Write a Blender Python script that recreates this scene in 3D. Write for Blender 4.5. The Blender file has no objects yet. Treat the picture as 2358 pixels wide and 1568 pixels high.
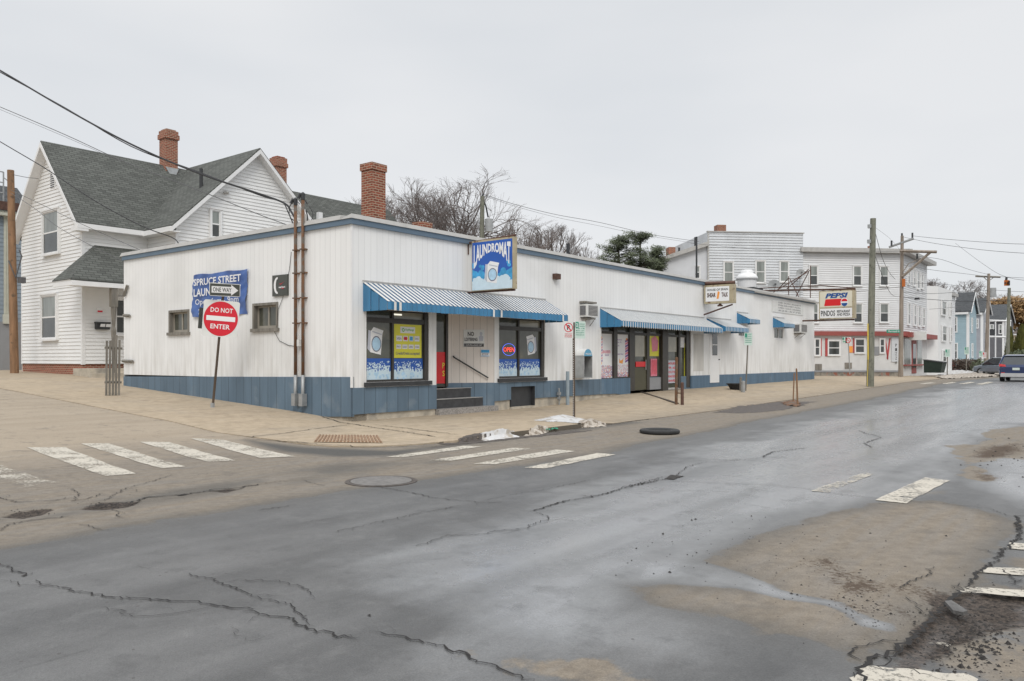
import bpy, math, random
import numpy as np
from mathutils import Vector, Matrix

# ------------------------------------------------------------------ camera, sky, sun, exposure
SC = bpy.context.scene
COL = SC.collection
FPX, U0, V0, EYE = 1818.0, 1179.0, 828.0, 1.5        # focal length and horizon measured on a 2358 x 1568 grid
cam_d = bpy.data.cameras.new('camera')
cam = bpy.data.objects.new('camera', cam_d)
COL.objects.link(cam)
cam.location = (0, 0, EYE)
cam.rotation_euler = (math.radians(90), 0, 0)
cam_d.sensor_width = 36.0
cam_d.lens = 36.0 * FPX / 2358.0
cam_d.shift_y = (V0 - 784.0) / 2358.0
cam_d.clip_end = 3000
SC.camera = cam

SUN_EL, SUN_AZ = math.radians(44), math.radians(176)   # azimuth clockwise from +Y: behind the camera
world = bpy.data.worlds.new('World'); SC.world = world; world.use_nodes = True
nt = world.node_tree; N = nt.nodes; L = nt.links
bg = N['Background']; bg.inputs['Strength'].default_value = 0.1
sky = N.new('ShaderNodeTexSky'); sky.sky_type = 'NISHITA'; sky.sun_disc = False
sky.sun_elevation = SUN_EL; sky.sun_rotation = SUN_AZ
tc = N.new('ShaderNodeTexCoord')
mp = N.new('ShaderNodeMapping'); mp.inputs['Scale'].default_value = (1, 1, 3.2)
L.new(tc.outputs['Generated'], mp.inputs['Vector'])
cn = N.new('ShaderNodeTexNoise'); cn.inputs['Scale'].default_value = 1.5; cn.inputs['Detail'].default_value = 4; cn.inputs['Roughness'].default_value = .45
L.new(mp.outputs['Vector'], cn.inputs['Vector'])
cr = N.new('ShaderNodeValToRGB')
cr.color_ramp.elements[0].position = .33; cr.color_ramp.elements[0].color = (7.0, 7.3, 7.65, 1)
cr.color_ramp.elements[1].position = .66; cr.color_ramp.elements[1].color = (8.35, 8.45, 8.6, 1)
L.new(cn.outputs['Fac'], cr.inputs['Fac'])
sep = N.new('ShaderNodeSeparateXYZ'); L.new(tc.outputs['Generated'], sep.inputs[0])
zr = N.new('ShaderNodeMapRange'); zr.inputs['From Min'].default_value = .42; zr.inputs['From Max'].default_value = .9
zr.inputs['To Min'].default_value = 1.0; zr.inputs['To Max'].default_value = 2.0
L.new(sep.outputs['Z'], zr.inputs['Value'])
mul = N.new('ShaderNodeVectorMath'); mul.operation = 'SCALE'
L.new(cr.outputs['Color'], mul.inputs[0]); L.new(zr.outputs['Result'], mul.inputs['Scale'])
mx = N.new('ShaderNodeMix'); mx.data_type = 'RGBA'; mx.inputs['Factor'].default_value = .93
L.new(sky.outputs['Color'], mx.inputs['A']); L.new(mul.outputs['Vector'], mx.inputs['B'])
L.new(mx.outputs['Result'], bg.inputs['Color'])
sd = bpy.data.lights.new('sun', 'SUN'); sd.energy = 1.35; sd.angle = math.radians(25); sd.color = (1, .96, .9)
sun = bpy.data.objects.new('sun', sd); COL.objects.link(sun)
dv = Vector((math.sin(SUN_AZ) * math.cos(SUN_EL), math.cos(SUN_AZ) * math.cos(SUN_EL), math.sin(SUN_EL)))
sun.rotation_euler = dv.to_track_quat('Z', 'Y').to_euler(); sun.location = (0, -10, 40)
SC.view_settings.view_transform = 'Standard'; SC.view_settings.look = 'None'
SC.view_settings.exposure = 0.0; SC.view_settings.gamma = 1.0

# ------------------------------------------------------------------ frames: a street-aligned ground plan
class Frame:
    def __init__(s, ox, oy, ang):
        s.o = (ox, oy); s.ang = ang; s.c = math.cos(ang); s.s = math.sin(ang)
    def w(s, p):
        x, y, z = p
        return (s.o[0] + x*s.c - y*s.s, s.o[1] + x*s.s + y*s.c, z)
    def inv(s, X, Y):
        dx, dy = X - s.o[0], Y - s.o[1]
        return (dx*s.c + dy*s.s, -dx*s.s + dy*s.c)
    def front(s, u, v, y0=0.0):       # point of the vertical plane y=y0 seen at (u,v): (x, z)
        k = (u - U0)/FPX
        ox, oy = s.o[0] - y0*s.s, s.o[1] + y0*s.c
        x = (k*oy - ox)/(s.c - k*s.s); Y = oy + x*s.s
        return x, EYE - (v - V0)/FPX*Y
    def side(s, u, v, x0=0.0):        # plane x=x0: (y, z)
        k = (u - U0)/FPX
        ox, oy = s.o[0] + x0*s.c, s.o[1] + x0*s.s
        y = (k*oy - ox)/(-s.s - k*s.c); Y = oy + y*s.c
        return y, EYE - (v - V0)/FPX*Y
CX, CY = (810-U0)/FPX*19.34, 19.34
F = Frame(CX, CY, math.atan2(.786, .618))     # x along the shop front, y into the building, z up
WF = Frame(0, 0, 0)
def at(u, v, Y):                              # world point at depth Y
    return ((u-U0)/FPX*Y, Y, EYE - (v-V0)/FPX*Y)
def atF(u, v, Y):
    X, Yw, z = at(u, v, Y); x, y = F.inv(X, Yw); return (x, y, z)

def lerp(a, b, t): return a + (b-a)*t
def interp(x, xs, ys): return float(np.interp(x, xs, ys))
SIDE_X = [-8, -3, 0, 2, 4, 11.6, 18, 26, 60, 400]; SIDE_Z = [-.1, -.09, -.03, .12, .22, .62, .86, .98, 1.25, 1.3]
LONG_X = [-400, 0, 10, 20, 36, 45, 60, 100, 700]; LONG_Z = [-.1, -.1, -.08, .02, .2, .2, .06, .0, .0]
WALL_X = [-5, 0, 8, 13, 20, 36, 60, 700]; WALL_Z = [-.02, -.02, -.03, .2, .25, .33, .12, .08]
KX = [-3.6, -1.6, -.6, 2.8, 4.2, 700]; KZ = [.012, .03, .10, .10, .014, .014]
def sst(x): x = min(1, max(0, x)); return x*x*(3-2*x)
def road_z(x, y):       # carriageways
    lo = interp(x, LONG_X, LONG_Z); si = interp(y, SIDE_X, SIDE_Z)
    k = sst((x + 3.0)/4.0)
    return lerp(max(si, lo), lo, k)
TS_S = [-60, 3.1, 3.6, 4.2, 4.55, 4.75, 4.92]; TS_T = [-3.6, -3.6, -3.5, -3.05, -2.2, -1.4, .1]
def walk_z(x, y):       # pavement
    s = -y
    r = road_z(x, y)
    side = interp(y, SIDE_X, SIDE_Z)
    if s >= 0:
        z0 = lerp(interp(x, WALL_X, WALL_Z), interp(x, LONG_X, LONG_Z) + interp(x, KX, KZ), min(1, s/4.92))
    else:
        z0 = side + .012 if x < 8 else lerp(side + .012, interp(x, WALL_X, WALL_Z), sst((x-8)/10))
    t0 = interp(s, TS_S, TS_T)
    e = sst((x - t0)/2.0) if s < 4.5 and x < 0 else 1
    return lerp(max(r + .012, min(z0, r+.02)), z0, e)
def ground_z(x, y):
    if -4.92 <= y and 62 > x > interp(-y, TS_S, TS_T): return walk_z(x, y)
    return road_z(x, y)
def G(u, v, dz=0):      # point of the ground seen at (u,v), street coordinates
    z = 0.0
    for _ in range(14):
        Y = (EYE - z)*FPX/(v - V0); x, y = F.inv((u-U0)/FPX*Y, Y)
        z = .5*z + .5*ground_z(x, y)
    return (x, y, ground_z(x, y) + dz)

# ------------------------------------------------------------------ mesh builder
_txt = {}
def text_mesh(s, bold=.0, shear=0.0):
    key = (s, bold, shear)
    if key in _txt: return _txt[key]
    cu = bpy.data.curves.new('t', 'FONT'); cu.body = s; cu.size = 1; cu.offset = bold; cu.shear = shear
    cu.resolution_u = 2; cu.fill_mode = 'FRONT'
    o = bpy.data.objects.new('t', cu); COL.objects.link(o)
    dg = bpy.context.evaluated_depsgraph_get()
    me = bpy.data.meshes.new_from_object(o.evaluated_get(dg))
    vs = [(v.co.x, v.co.y) for v in me.vertices]; fs = [tuple(p.vertices) for p in me.polygons]
    bpy.data.objects.remove(o); bpy.data.curves.remove(cu); bpy.data.meshes.remove(me)
    x0 = min(v[0] for v in vs); x1 = max(v[0] for v in vs); y0 = min(v[1] for v in vs); y1 = max(v[1] for v in vs)
    vs = [((x-x0)/(x1-x0), (y-y0)/(y1-y0)) for x, y in vs]
    _txt[key] = (vs, fs); return _txt[key]

class MB:
    def __init__(s, fr=F): s.v = []; s.f = []; s.fr = fr; s.smooth = False
    def p(s, q): s.v.append(s.fr.w(q)); return len(s.v)-1
    def poly(s, pts):
        s.f.append(tuple(s.p(q) for q in pts))
    quad = poly
    def box(s, x0, x1, y0, y1, z0, z1):
        if x0 > x1: x0, x1 = x1, x0
        if y0 > y1: y0, y1 = y1, y0
        if z0 > z1: z0, z1 = z1, z0
        i = [s.p((x, y, z)) for z in (z0, z1) for (x, y) in ((x0, y0), (x1, y0), (x1, y1), (x0, y1))]
        for a in ((0, 3, 2, 1), (4, 5, 6, 7), (0, 1, 5, 4), (1, 2, 6, 5), (2, 3, 7, 6), (3, 0, 4, 7)):
            s.f.append(tuple(i[k] for k in a))
        return s
    def hexa(s, a, b):      # two 4-point loops
        i = [s.p(q) for q in a] + [s.p(q) for q in b]
        for k in ((0, 3, 2, 1), (4, 5, 6, 7), (0, 1, 5, 4), (1, 2, 6, 5), (2, 3, 7, 6), (3, 0, 4, 7)):
            s.f.append(tuple(i[j] for j in k))
        return s
    def prism(s, pts, d):   # extrude polygon pts by vector d
        n = len(pts); a = [s.p(q) for q in pts]; b = [s.p((q[0]+d[0], q[1]+d[1], q[2]+d[2])) for q in pts]
        s.f.append(tuple(a)); s.f.append(tuple(reversed(b)))
        for k in range(n):
            m = (k+1) % n; s.f.append((a[m], a[k], b[k], b[m]))
        return s
    def tube(s, pts, r, n=6, r1=None, cap=True):
        pts = [Vector(q) for q in pts]; m = len(pts)
        if isinstance(r, (int, float)):
            rr = [lerp(r, r if r1 is None else r1, k/(m-1)) for k in range(m)]
        else: rr = r
        rings = []
        ref = None
        for k in range(m):
            d = (pts[min(k+1, m-1)] - pts[max(k-1, 0)])
            if d.length < 1e-9: d = Vector((0, 0, 1))
            d.normalize()
            if ref is None: ref = Vector((1, 0, 0)) if abs(d.x) < .8 else Vector((0, 1, 0))
            a = (ref - d*ref.dot(d)).normalized(); ref = a; b = d.cross(a)
            rings.append([s.p(tuple(pts[k] + (a*math.cos(2*math.pi*j/n) + b*math.sin(2*math.pi*j/n))*rr[k])) for j in range(n)])
        for k in range(m-1):
            for j in range(n):
                j2 = (j+1) % n
                s.f.append((rings[k][j], rings[k][j2], rings[k+1][j2], rings[k+1][j]))
        if cap:
            s.f.append(tuple(reversed(rings[0]))); s.f.append(tuple(rings[-1]))
        return s
    def lathe(s, c, prof, n=20, axis='z', a0=0, a1=2*math.pi):
        rings = []
        full = abs(a1-a0-2*math.pi) < 1e-6
        m = n if full else n+1
        for (r, h) in prof:
            ring = []
            for j in range(m):
                a = a0 + (a1-a0)*j/n
                ca, sa = r*math.cos(a), r*math.sin(a)
                if axis == 'z': q = (c[0]+ca, c[1]+sa, c[2]+h)
                elif axis == 'x': q = (c[0]+h, c[1]+ca, c[2]+sa)
                else: q = (c[0]+ca, c[1]+h, c[2]+sa)
                ring.append(s.p(q))
            rings.append(ring)
        for k in range(len(prof)-1):
            for j in range(n):
                j2 = (j+1) % m
                s.f.append((rings[k][j], rings[k][j2], rings[k+1][j2], rings[k+1][j]))
        if full:
            if prof[0][0] > 1e-4: s.f.append(tuple(reversed(rings[0])))
            if prof[-1][0] > 1e-4: s.f.append(tuple(rings[-1]))
        return s
    def text(s, t, mp, bold=.01, shear=0.0):
        vs, fs = text_mesh(t, bold, shear)
        b = len(s.v)
        for x, y in vs: s.p(mp(x, y))
        for f in fs: s.f.append(tuple(b+k for k in f))
        return s
    def disc(s, mp, cx, cy, rx, ry, n=18, rin=0):
        if rin:
            for k in range(n):
                a, b = 2*math.pi*k/n, 2*math.pi*(k+1)/n
                s.poly([mp(cx+rx*math.cos(a), cy+ry*math.sin(a)), mp(cx+rx*math.cos(b), cy+ry*math.sin(b)),
                        mp(cx+rx*rin*math.cos(b), cy+ry*rin*math.sin(b)), mp(cx+rx*rin*math.cos(a), cy+ry*rin*math.sin(a))])
        else:
            s.poly([mp(cx+rx*math.cos(2*math.pi*k/n), cy+ry*math.sin(2*math.pi*k/n)) for k in range(n)])
        return s
    def flat(s, mp, pts): s.poly([mp(*q) for q in pts]); return s

def uv_metres(me):
    n = len(me.loops)
    if n == 0: return
    co = np.empty(len(me.vertices)*3); me.vertices.foreach_get('co', co); co = co.reshape(-1, 3)
    li = np.empty(n, dtype=np.int32); me.loops.foreach_get('vertex_index', li)
    nf = len(me.polygons); no = np.empty(nf*3); me.polygons.foreach_get('normal', no); no = no.reshape(-1, 3)
    tot = np.empty(nf, dtype=np.int32); me.polygons.foreach_get('loop_total', tot)
    nl = np.repeat(no, tot, axis=0)
    h = np.stack([-nl[:, 1], nl[:, 0], np.zeros(n)], 1); ln = np.linalg.norm(h, axis=1)
    flat = ln < .15
    h[flat] = (1, 0, 0); ln[flat] = 1; h /= ln[:, None]
    # one stable horizontal sense, so neighbouring walls share a pattern
    sg = np.where(np.abs(h[:, 0]) > np.abs(h[:, 1]), np.sign(h[:, 0]), np.sign(h[:, 1])); h *= sg[:, None]
    w = np.cross(nl, h); w[flat] = (0, 1, 0)
    sg = np.where(w[:, 2] < 0, -1, 1); w *= sg[:, None]
    P = co[li]
    uv = np.stack([(P*h).sum(1), (P*w).sum(1)], 1).astype(np.float32)
    l = me.uv_layers.new(name='UVMap'); l.data.foreach_set('uv', uv.ravel())

def setp(o, label=None, cat=None, group=None, kind=None):
    if label: o['label'] = label
    if cat: o['category'] = cat
    if group: o['group'] = group
    if kind: o['kind'] = kind
    return o
def islands(mb, eps=.02):
    n = len(mb.v); pa = list(range(n))
    def fd(a):
        while pa[a] != a: pa[a] = pa[pa[a]]; a = pa[a]
        return a
    for f in mb.f:
        r = fd(f[0])
        for q in f[1:]: pa[fd(q)] = r
    g = {}
    for f in mb.f: g.setdefault(fd(f[0]), []).append(f)
    it = []
    for fs in g.values():
        vs = {q for f in fs for q in f}; P = [mb.v[q] for q in vs]
        it.append([fs, [min(p[k] for p in P)-eps/2 for k in range(3)], [max(p[k] for p in P)+eps/2 for k in range(3)]])
    ch = True
    while ch:
        ch = False
        for i in range(len(it)):
            for j in range(i+1, len(it)):
                if all(it[i][1][k] <= it[j][2][k] and it[j][1][k] <= it[i][2][k] for k in range(3)):
                    it[i] = [it[i][0]+it[j][0], [min(it[i][1][k], it[j][1][k]) for k in range(3)], [max(it[i][2][k], it[j][2][k]) for k in range(3)]]
                    del it[j]; ch = True; break
            if ch: break
    out = []
    for fs, _, _ in it:
        m = MB(mb.fr); mp = {}
        for f in fs:
            for q in f:
                if q not in mp: mp[q] = len(m.v); m.v.append(mb.v[q])
            m.f.append(tuple(mp[q] for q in f))
        out.append(m)
    return out
MULTI = {'base_board', 'foundation', 'bracket', 'shop_glass', 'insulator', 'post', 'beam', 'blue_window_sign', 'boarded_vent', 'red_drape_trim', 'sticker', 'step_nosing', 'pillar', 'lens', 'glass', 'trim_board', 'kick_board', 'brace', 'window_print', 'card', 'foam_bubble'}
def part(name, mb, mat, parent=None, smooth=False, label=None, fr=None):
    if name in MULTI and parent is not None:
        o = None
        for m in islands(mb): o = part1(name, m, mat, parent, smooth, label, fr)
        return o
    return part1(name, mb, mat, parent, smooth, label, fr)
def part1(name, mb, mat, parent=None, smooth=False, label=None, fr=None):
    me = bpy.data.meshes.new(name)
    fr = fr or mb.fr
    co = np.array(mb.v, dtype=float)
    if parent is not None:
        base = parent
        while base.parent is not None: base = base.parent
        M = np.array(base.matrix_basis.inverted())
        chain = parent
    else:
        lo, hi = co.min(0), co.max(0)
        mat_w = Matrix.Translation(((lo[0]+hi[0])/2, (lo[1]+hi[1])/2, lo[2])) @ Matrix.Rotation(fr.ang, 4, 'Z')
        M = np.array(mat_w.inverted())
    co = co @ M[:3, :3].T + M[:3, 3]
    me.from_pydata(co.tolist(), [], mb.f)
    me.update()
    uv_metres(me)
    if smooth: me.polygons.foreach_set('use_smooth', [True]*len(me.polygons))
    me.materials.append(mat)
    o = bpy.data.objects.new(name, me); COL.objects.link(o)
    if parent is not None: o.parent = parent
    else: o.matrix_basis = mat_w
    if label: o['label'] = label
    return o
def single(name, mb, mat, label, cat, group=None, kind=None, smooth=False):
    o = part(name, mb, mat, None, smooth); setp(o, label, cat, group, kind); return o
def structure(name, mb, mat, smooth=False, kind='structure'):
    o = part(name, mb, mat, None, smooth); o['kind'] = kind; return o
def thing(name, label, cat, base, fr=F, group=None):
    o = bpy.data.objects.new(name, None); COL.objects.link(o)
    o.empty_display_size = .2
    o.matrix_basis = Matrix.Translation(fr.w(base)) @ Matrix.Rotation(fr.ang, 4, 'Z')
    return setp(o, label, cat, group)
def copy_tree(root, loc=None, label=None, rz=0):
    r = root.copy(); COL.objects.link(r)
    if loc is not None: r.matrix_basis = Matrix.Translation(loc) @ Matrix.Rotation(root.rotation_euler.z + rz, 4, 'Z')
    if label: r['label'] = label
    for ch in list(root.children):
        c = ch.copy(); COL.objects.link(c); c.parent = r
        for g in ch.children:
            d = g.copy(); COL.objects.link(d); d.parent = c
    return r

# ------------------------------------------------------------------ materials
def mat(name, col, rough=.7, var=.12, vscale=3.0, bump=0.0, bscale=40.0, col2=None, c2=None, metal=0.0, pattern=None, per=.2,
        spec=.5, emit=None, streak=False, coat=0.0, bvar=.03, gdark=.24, splash=None):
    m = bpy.data.materials.new(name); m.use_nodes = True
    nt = m.node_tree; N = nt.nodes; L = nt.links; b = N['Principled BSDF']
    b.inputs['Roughness'].default_value = rough; b.inputs['Metallic'].default_value = metal
    b.inputs['Specular IOR Level'].default_value = spec
    if coat: b.inputs['Coat Weight'].default_value = coat; b.inputs['Coat Roughness'].default_value = .05
    if emit:
        b.inputs['Emission Color'].default_value = (*col, 1); b.inputs['Emission Strength'].default_value = emit
    tc = N.new('ShaderNodeTexCoord')
    def noise(scale, detail=4, vec=None, sc=None):
        n = N.new('ShaderNodeTexNoise'); n.inputs['Scale'].default_value = scale; n.inputs['Detail'].default_value = detail
        if sc:
            mpn = N.new('ShaderNodeMapping'); mpn.inputs['Scale'].default_value = sc
            L.new(tc.outputs['Object'], mpn.inputs[0]); L.new(mpn.outputs[0], n.inputs['Vector'])
        else: L.new(vec or tc.outputs['Object'], n.inputs['Vector'])
        return n.outputs['Fac']
    def math_(op, a, bb=None, clamp=False):
        n = N.new('ShaderNodeMath'); n.operation = op; n.use_clamp = clamp
        for k, x in enumerate((a, bb)):
            if x is None: continue
            if isinstance(x, (int, float)): n.inputs[k].default_value = x
            else: L.new(x, n.inputs[k])
        return n.outputs[0]
    def mixc(fac, A, B, typ='MIX'):
        n = N.new('ShaderNodeMix'); n.data_type = 'RGBA'; n.blend_type = typ
        for k, x in (('Factor', fac), ('A', A), ('B', B)):
            if isinstance(x, (int, float)): n.inputs[k].default_value = x
            elif isinstance(x, tuple): n.inputs[k].default_value = (*x[:3], 1)
            else: L.new(x, n.inputs[k])
        return n.outputs['Result']
    def ramp(fac, a, b2):
        n = N.new('ShaderNodeMapRange'); n.inputs['From Min'].default_value = a; n.inputs['From Max'].default_value = b2
        L.new(fac, n.inputs['Value']); return n.outputs['Result']
    c = tuple(col)
    nf = noise(vscale, 5, sc=(1, 1, .18) if streak else None)
    lo = tuple(x*(1-var) for x in c); hi = tuple(min(1, x*(1+var)) for x in c)
    out = mixc(ramp(nf, .3, .7), lo, hi)
    if col2: out = mixc(ramp(noise(c2[0], 6), c2[1], c2[2]), out, tuple(col2))
    height = None
    sx = N.new('ShaderNodeSeparateXYZ'); L.new(tc.outputs['UV'], sx.inputs[0])
    if pattern == 'boards':
        q = math_('DIVIDE', sx.outputs[0], per)
        fr = math_('FRACT', q)
        g = math_('LESS_THAN', fr, .055)
        wn = N.new('ShaderNodeTexWhiteNoise'); wn.noise_dimensions = '1D'; L.new(math_('FLOOR', q), wn.inputs['W'])
        k = math_('ADD', math_('MULTIPLY', wn.outputs['Value'], bvar), 1-bvar/2)
        vm = N.new('ShaderNodeVectorMath'); vm.operation = 'SCALE'; L.new(out, vm.inputs[0]); L.new(k, vm.inputs['Scale'])
        out = mixc(math_('MULTIPLY', g, gdark), vm.outputs[0], tuple(x*.3 for x in c))
        height = math_('MULTIPLY', g, -1.0)
    if pattern in ('brick', 'shingle'):
        bt = N.new('ShaderNodeTexBrick'); L.new(tc.outputs['UV'], bt.inputs['Vector'])
        bt.inputs['Scale'].default_value = 1.0
        if pattern == 'brick':
            bt.inputs['Brick Width'].default_value = .22; bt.inputs['Row Height'].default_value = .078; bt.inputs['Mortar Size'].default_value = .012
            bt.inputs['Color1'].default_value = (*[x*1.25 for x in c], 1); bt.inputs['Color2'].default_value = (c[0]*.62, c[1]*.6, c[2]*.6, 1)
            bt.inputs['Mortar'].default_value = (.42, .32, .23, 1)
        else:
            bt.inputs['Brick Width'].default_value = .32; bt.inputs['Row Height'].default_value = .14; bt.inputs['Mortar Size'].default_value = .012
            bt.inputs['Color1'].default_value = (*[x*1.25 for x in c], 1); bt.inputs['Color2'].default_value = (*[x*.72 for x in c], 1)
            bt.inputs['Mortar'].default_value = (*[x*.35 for x in c], 1)
        bt.inputs['Bias'].default_value = -.1
        out = mixc(.35, bt.outputs['Color'], out, 'MULTIPLY') if False else mixc(ramp(nf, .35, .65), bt.outputs['Color'], mixc(.12, bt.outputs['Color'], hi))
        height = math_('MULTIPLY', bt.outputs['Fac'], -1.0)
    if splash:      # road dirt thrown up on the lower boards, and faint runs
        sz = N.new('ShaderNodeSeparateXYZ'); L.new(tc.outputs['Object'], sz.inputs[0])
        k1 = ramp(sz.outputs[2], splash[1], splash[0])
        k2 = ramp(noise(5.0, 6, sc=(1, 1, .16)), .42, .66)
        out = mixc(math_('MULTIPLY', math_('MULTIPLY', k1, k2, True), .55, True), out, splash[2])
    L.new(out, b.inputs['Base Color'])
    if bump or height is not None:
        bn = N.new('ShaderNodeBump'); bn.inputs['Strength'].default_value = .6 if height is not None else min(1, bump)
        bn.inputs['Distance'].default_value = .012 if height is not None else .01
        if height is not None:
            hh = math_('ADD', height, math_('MULTIPLY', noise(bscale, 5), .5))
            L.new(hh, bn.inputs['Height'])
        else: L.new(noise(bscale, 6), bn.inputs['Height'])
        L.new(bn.outputs['Normal'], b.inputs['Normal'])
    return m

M = {}
M['white_board'] = mat('white_painted_boards', (.83, .83, .82), .55, .02, .9, pattern='boards', per=.203, col2=(.71, .71, .695), c2=(.4, .52, .75), streak=True, splash=(.8, 2.6, (.50, .48, .44)))
M['white_board_dirty'] = mat('weathered_white_boards', (.58, .565, .53), .7, .14, 3, pattern='boards', per=.13, streak=True)
M['blue_board'] = mat('blue_painted_boards', (.11, .165, .22), .6, .16, 2.2, pattern='boards', per=.38, streak=True, col2=(.19, .235, .275), c2=(1.6, .58, .8), bvar=.2, gdark=.6)
M['blue_board_narrow'] = mat('blue_painted_narrow_boards', (.09, .155, .225), .6, .12, 2.2, pattern='boards', per=.15, streak=True, bvar=.15, gdark=.5, col2=(.16, .22, .28), c2=(1.6, .58, .8))
M['blue_trim'] = mat('blue_trim_paint', (.11, .165, .225), .5, .08, 2)
M['cap'] = mat('grey_metal_edge', (.44, .43, .41), .6, .12, 2, col2=(.3, .29, .27), c2=(2, .55, .8))
M['concrete'] = mat('foundation_concrete', (.47, .42, .34), .9, .2, 4, bump=.5, bscale=25, col2=(.26, .24, .21), c2=(2.2, .5, .75))
M['granite'] = mat('granite', (.30, .28, .26), .85, .35, 30, bump=.6, bscale=60)
M['clap'] = mat('white_clapboard', (.80, .80, .79), .5, .03, 1.2)
M['clap_grey'] = mat('pale_grey_clapboard', (.60, .62, .64), .55, .05, 1.2, col2=(.45, .46, .47), c2=(.5, .5, .85))
M['clap_cream'] = mat('cool_white_clapboard', (.72, .725, .73), .55, .05, 1)
M['trim'] = mat('white_trim', (.78, .78, .775), .45, .03, 2)
M['shingle'] = mat('grey_green_shingles', (.10, .105, .095), .9, .25, 1.5, pattern='shingle', bscale=80)
M['shingle_dark'] = mat('dark_shingles', (.075, .08, .085), .9, .2, 1.5, pattern='shingle', bscale=80)
M['brick'] = mat('red_brick', (.25, .068, .037), .9, .3, 5, pattern='brick', bscale=60)
M['brick_old'] = mat('old_patched_brick', (.26, .075, .045), .9, .3, 6, pattern='brick', bscale=60, col2=(.42, .33, .28), c2=(4, .58, .66))
M['white_brick'] = mat('white_brick_siding', (.66, .67, .69), .7, .06, 2, pattern=None)
M['glass'] = mat('dark_window_glass', (.05, .055, .055), .06, .25, 2, spec=.7)
M['glass_curtain'] = mat('curtained_window_glass', (.23, .25, .235), .12, .3, 3, spec=.6, streak=True)
M['glass_olive'] = mat('shop_glass', (.085, .088, .07), .08, .35, 1.5, spec=.6, col2=(.22, .2, .14), c2=(1.2, .55, .8))
M['glass_light'] = mat('bright_shop_glass', (.34, .32, .25), .12, .2, 1.5, spec=.6)
M['frame_dark'] = mat('dark_bronze_frame', (.045, .04, .034), .4, .15, 6)
M['sill_dark'] = mat('black_sill', (.035, .037, .04), .5, .2, 5)
M['step'] = mat('worn_dark_step', (.05, .05, .052), .6, .3, 6, bump=.3)
M['wood_grey'] = mat('weathered_grey_wood', (.20, .185, .16), .85, .3, 9, bump=.5, bscale=50, streak=True)
M['post_brown'] = mat('dark_brown_post', (.085, .06, .042), .8, .3, 6, bump=.3, streak=True)
M['pole_wood'] = mat('brown_pole_wood', (.25, .145, .08), .85, .3, 6, bump=.5, bscale=40, streak=True, col2=(.13, .085, .055), c2=(5, .6, .72))
M['pole_grey'] = mat('green_grey_pole_wood', (.185, .185, .145), .85, .3, 7, bump=.5, bscale=40, streak=True, col2=(.10, .105, .08), c2=(6, .55, .72))
M['pole_tan'] = mat('grey_tan_pole_wood', (.27, .225, .185), .85, .25, 6, bump=.4, bscale=40, streak=True)
M['rust'] = mat('rusty_steel', (.15, .075, .038), .8, .35, 9, bump=.3, col2=(.13, .11, .09), c2=(6, .5, .62), streak=True)
M['rust_dark'] = mat('dark_rusty_iron', (.10, .052, .038), .8, .3, 9, bump=.3)
M['steel'] = mat('galvanised_steel', (.36, .37, .37), .5, .15, 6, metal=.4)
M['steel_blue'] = mat('blue_grey_painted_pipe', (.27, .33, .37), .5, .12, 5)
M['black'] = mat('black_rubber_cable', (.022, .022, .024), .6, .2, 6)
M['grey_wire'] = mat('grey_cable', (.10, .10, .105), .6, .1, 6)
M['banner'] = mat('blue_banner_vinyl', (.065, .135, .37), .45, .1, 3)
M['ltr_white'] = mat('white_lettering', (.8, .8, .8), .5, .02)
M['ltr_black'] = mat('black_lettering', (.03, .03, .03), .5, .02)
M['sign_red'] = mat('red_reflective', (.62, .012, .03), .4, .05, 5)
M['sign_white'] = mat('white_reflective', (.70, .71, .69), .4, .06, 4)
M['sign_black'] = mat('dark_sign_face', (.065, .07, .06), .45, .1, 4)
M['sign_green'] = mat('green_sign_ink', (.03, .26, .17), .45, .05)
M['sign_pale'] = mat('pale_green_sign_face', (.55, .66, .60), .45, .05)
M['blue_vivid'] = mat('vivid_blue_print', (.02, .10, .42), .4, .05)
M['blue_mid'] = mat('sky_blue_print', (.05, .33, .62), .4, .25, 6)
M['blue_pale'] = mat('pale_blue_print', (.42, .62, .78), .4, .15, 7)
M['ice'] = mat('ice_blue_print', (.58, .72, .80), .4, .05, 7)
M['print_grey'] = mat('grey_print', (.48, .5, .56), .4, .08, 5)
M['print_dark'] = mat('dark_outline_print', (.15, .16, .22), .4, .05)
M['yellow'] = mat('yellow_poster', (.72, .68, .05), .4, .04)
M['red_poster'] = mat('red_poster', (.68, .02, .025), .4, .05)
M['orange'] = mat('orange_print', (.85, .33, .06), .4, .1)
M['pink'] = mat('pink_print', (.72, .22, .30), .4, .15, 12)
M['purple'] = mat('purple_print', (.23, .09, .33), .4, .2, 15)
M['green_ink'] = mat('green_ink', (.2, .5, .1), .4, .05)
M['aw_white'] = mat('white_awning_slats', (.74, .73, .70), .4, .06, 4, streak=True)
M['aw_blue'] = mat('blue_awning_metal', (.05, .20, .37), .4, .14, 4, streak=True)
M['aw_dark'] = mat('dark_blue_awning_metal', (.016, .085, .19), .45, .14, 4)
M['tan_metal'] = mat('tan_sign_cabinet', (.42, .36, .24), .5, .15, 4, col2=(.16, .08, .045), c2=(6, .58, .68))
M['cream'] = mat('cream_sign_face', (.70, .66, .53), .45, .03)
M['pepsi_blue'] = mat('deep_blue_sign_ink', (.01, .075, .27), .4, .03)
M['pepsi_red'] = mat('bright_red_sign_ink', (.66, .01, .015), .4, .03)
M['ac_white'] = mat('off_white_appliance', (.66, .66, .64), .5, .06, 5)
M['ac_grille'] = mat('grey_grille', (.14, .14, .145), .6, .2, 30)
M['dish'] = mat('grey_dish', (.36, .37, .37), .5, .08, 4)
M['fan_white'] = mat('white_fan_cowl', (.78, .78, .78), .4, .04, 4)
M['bark'] = mat('dark_bark', (.095, .08, .07), .9, .3, 8)
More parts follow.
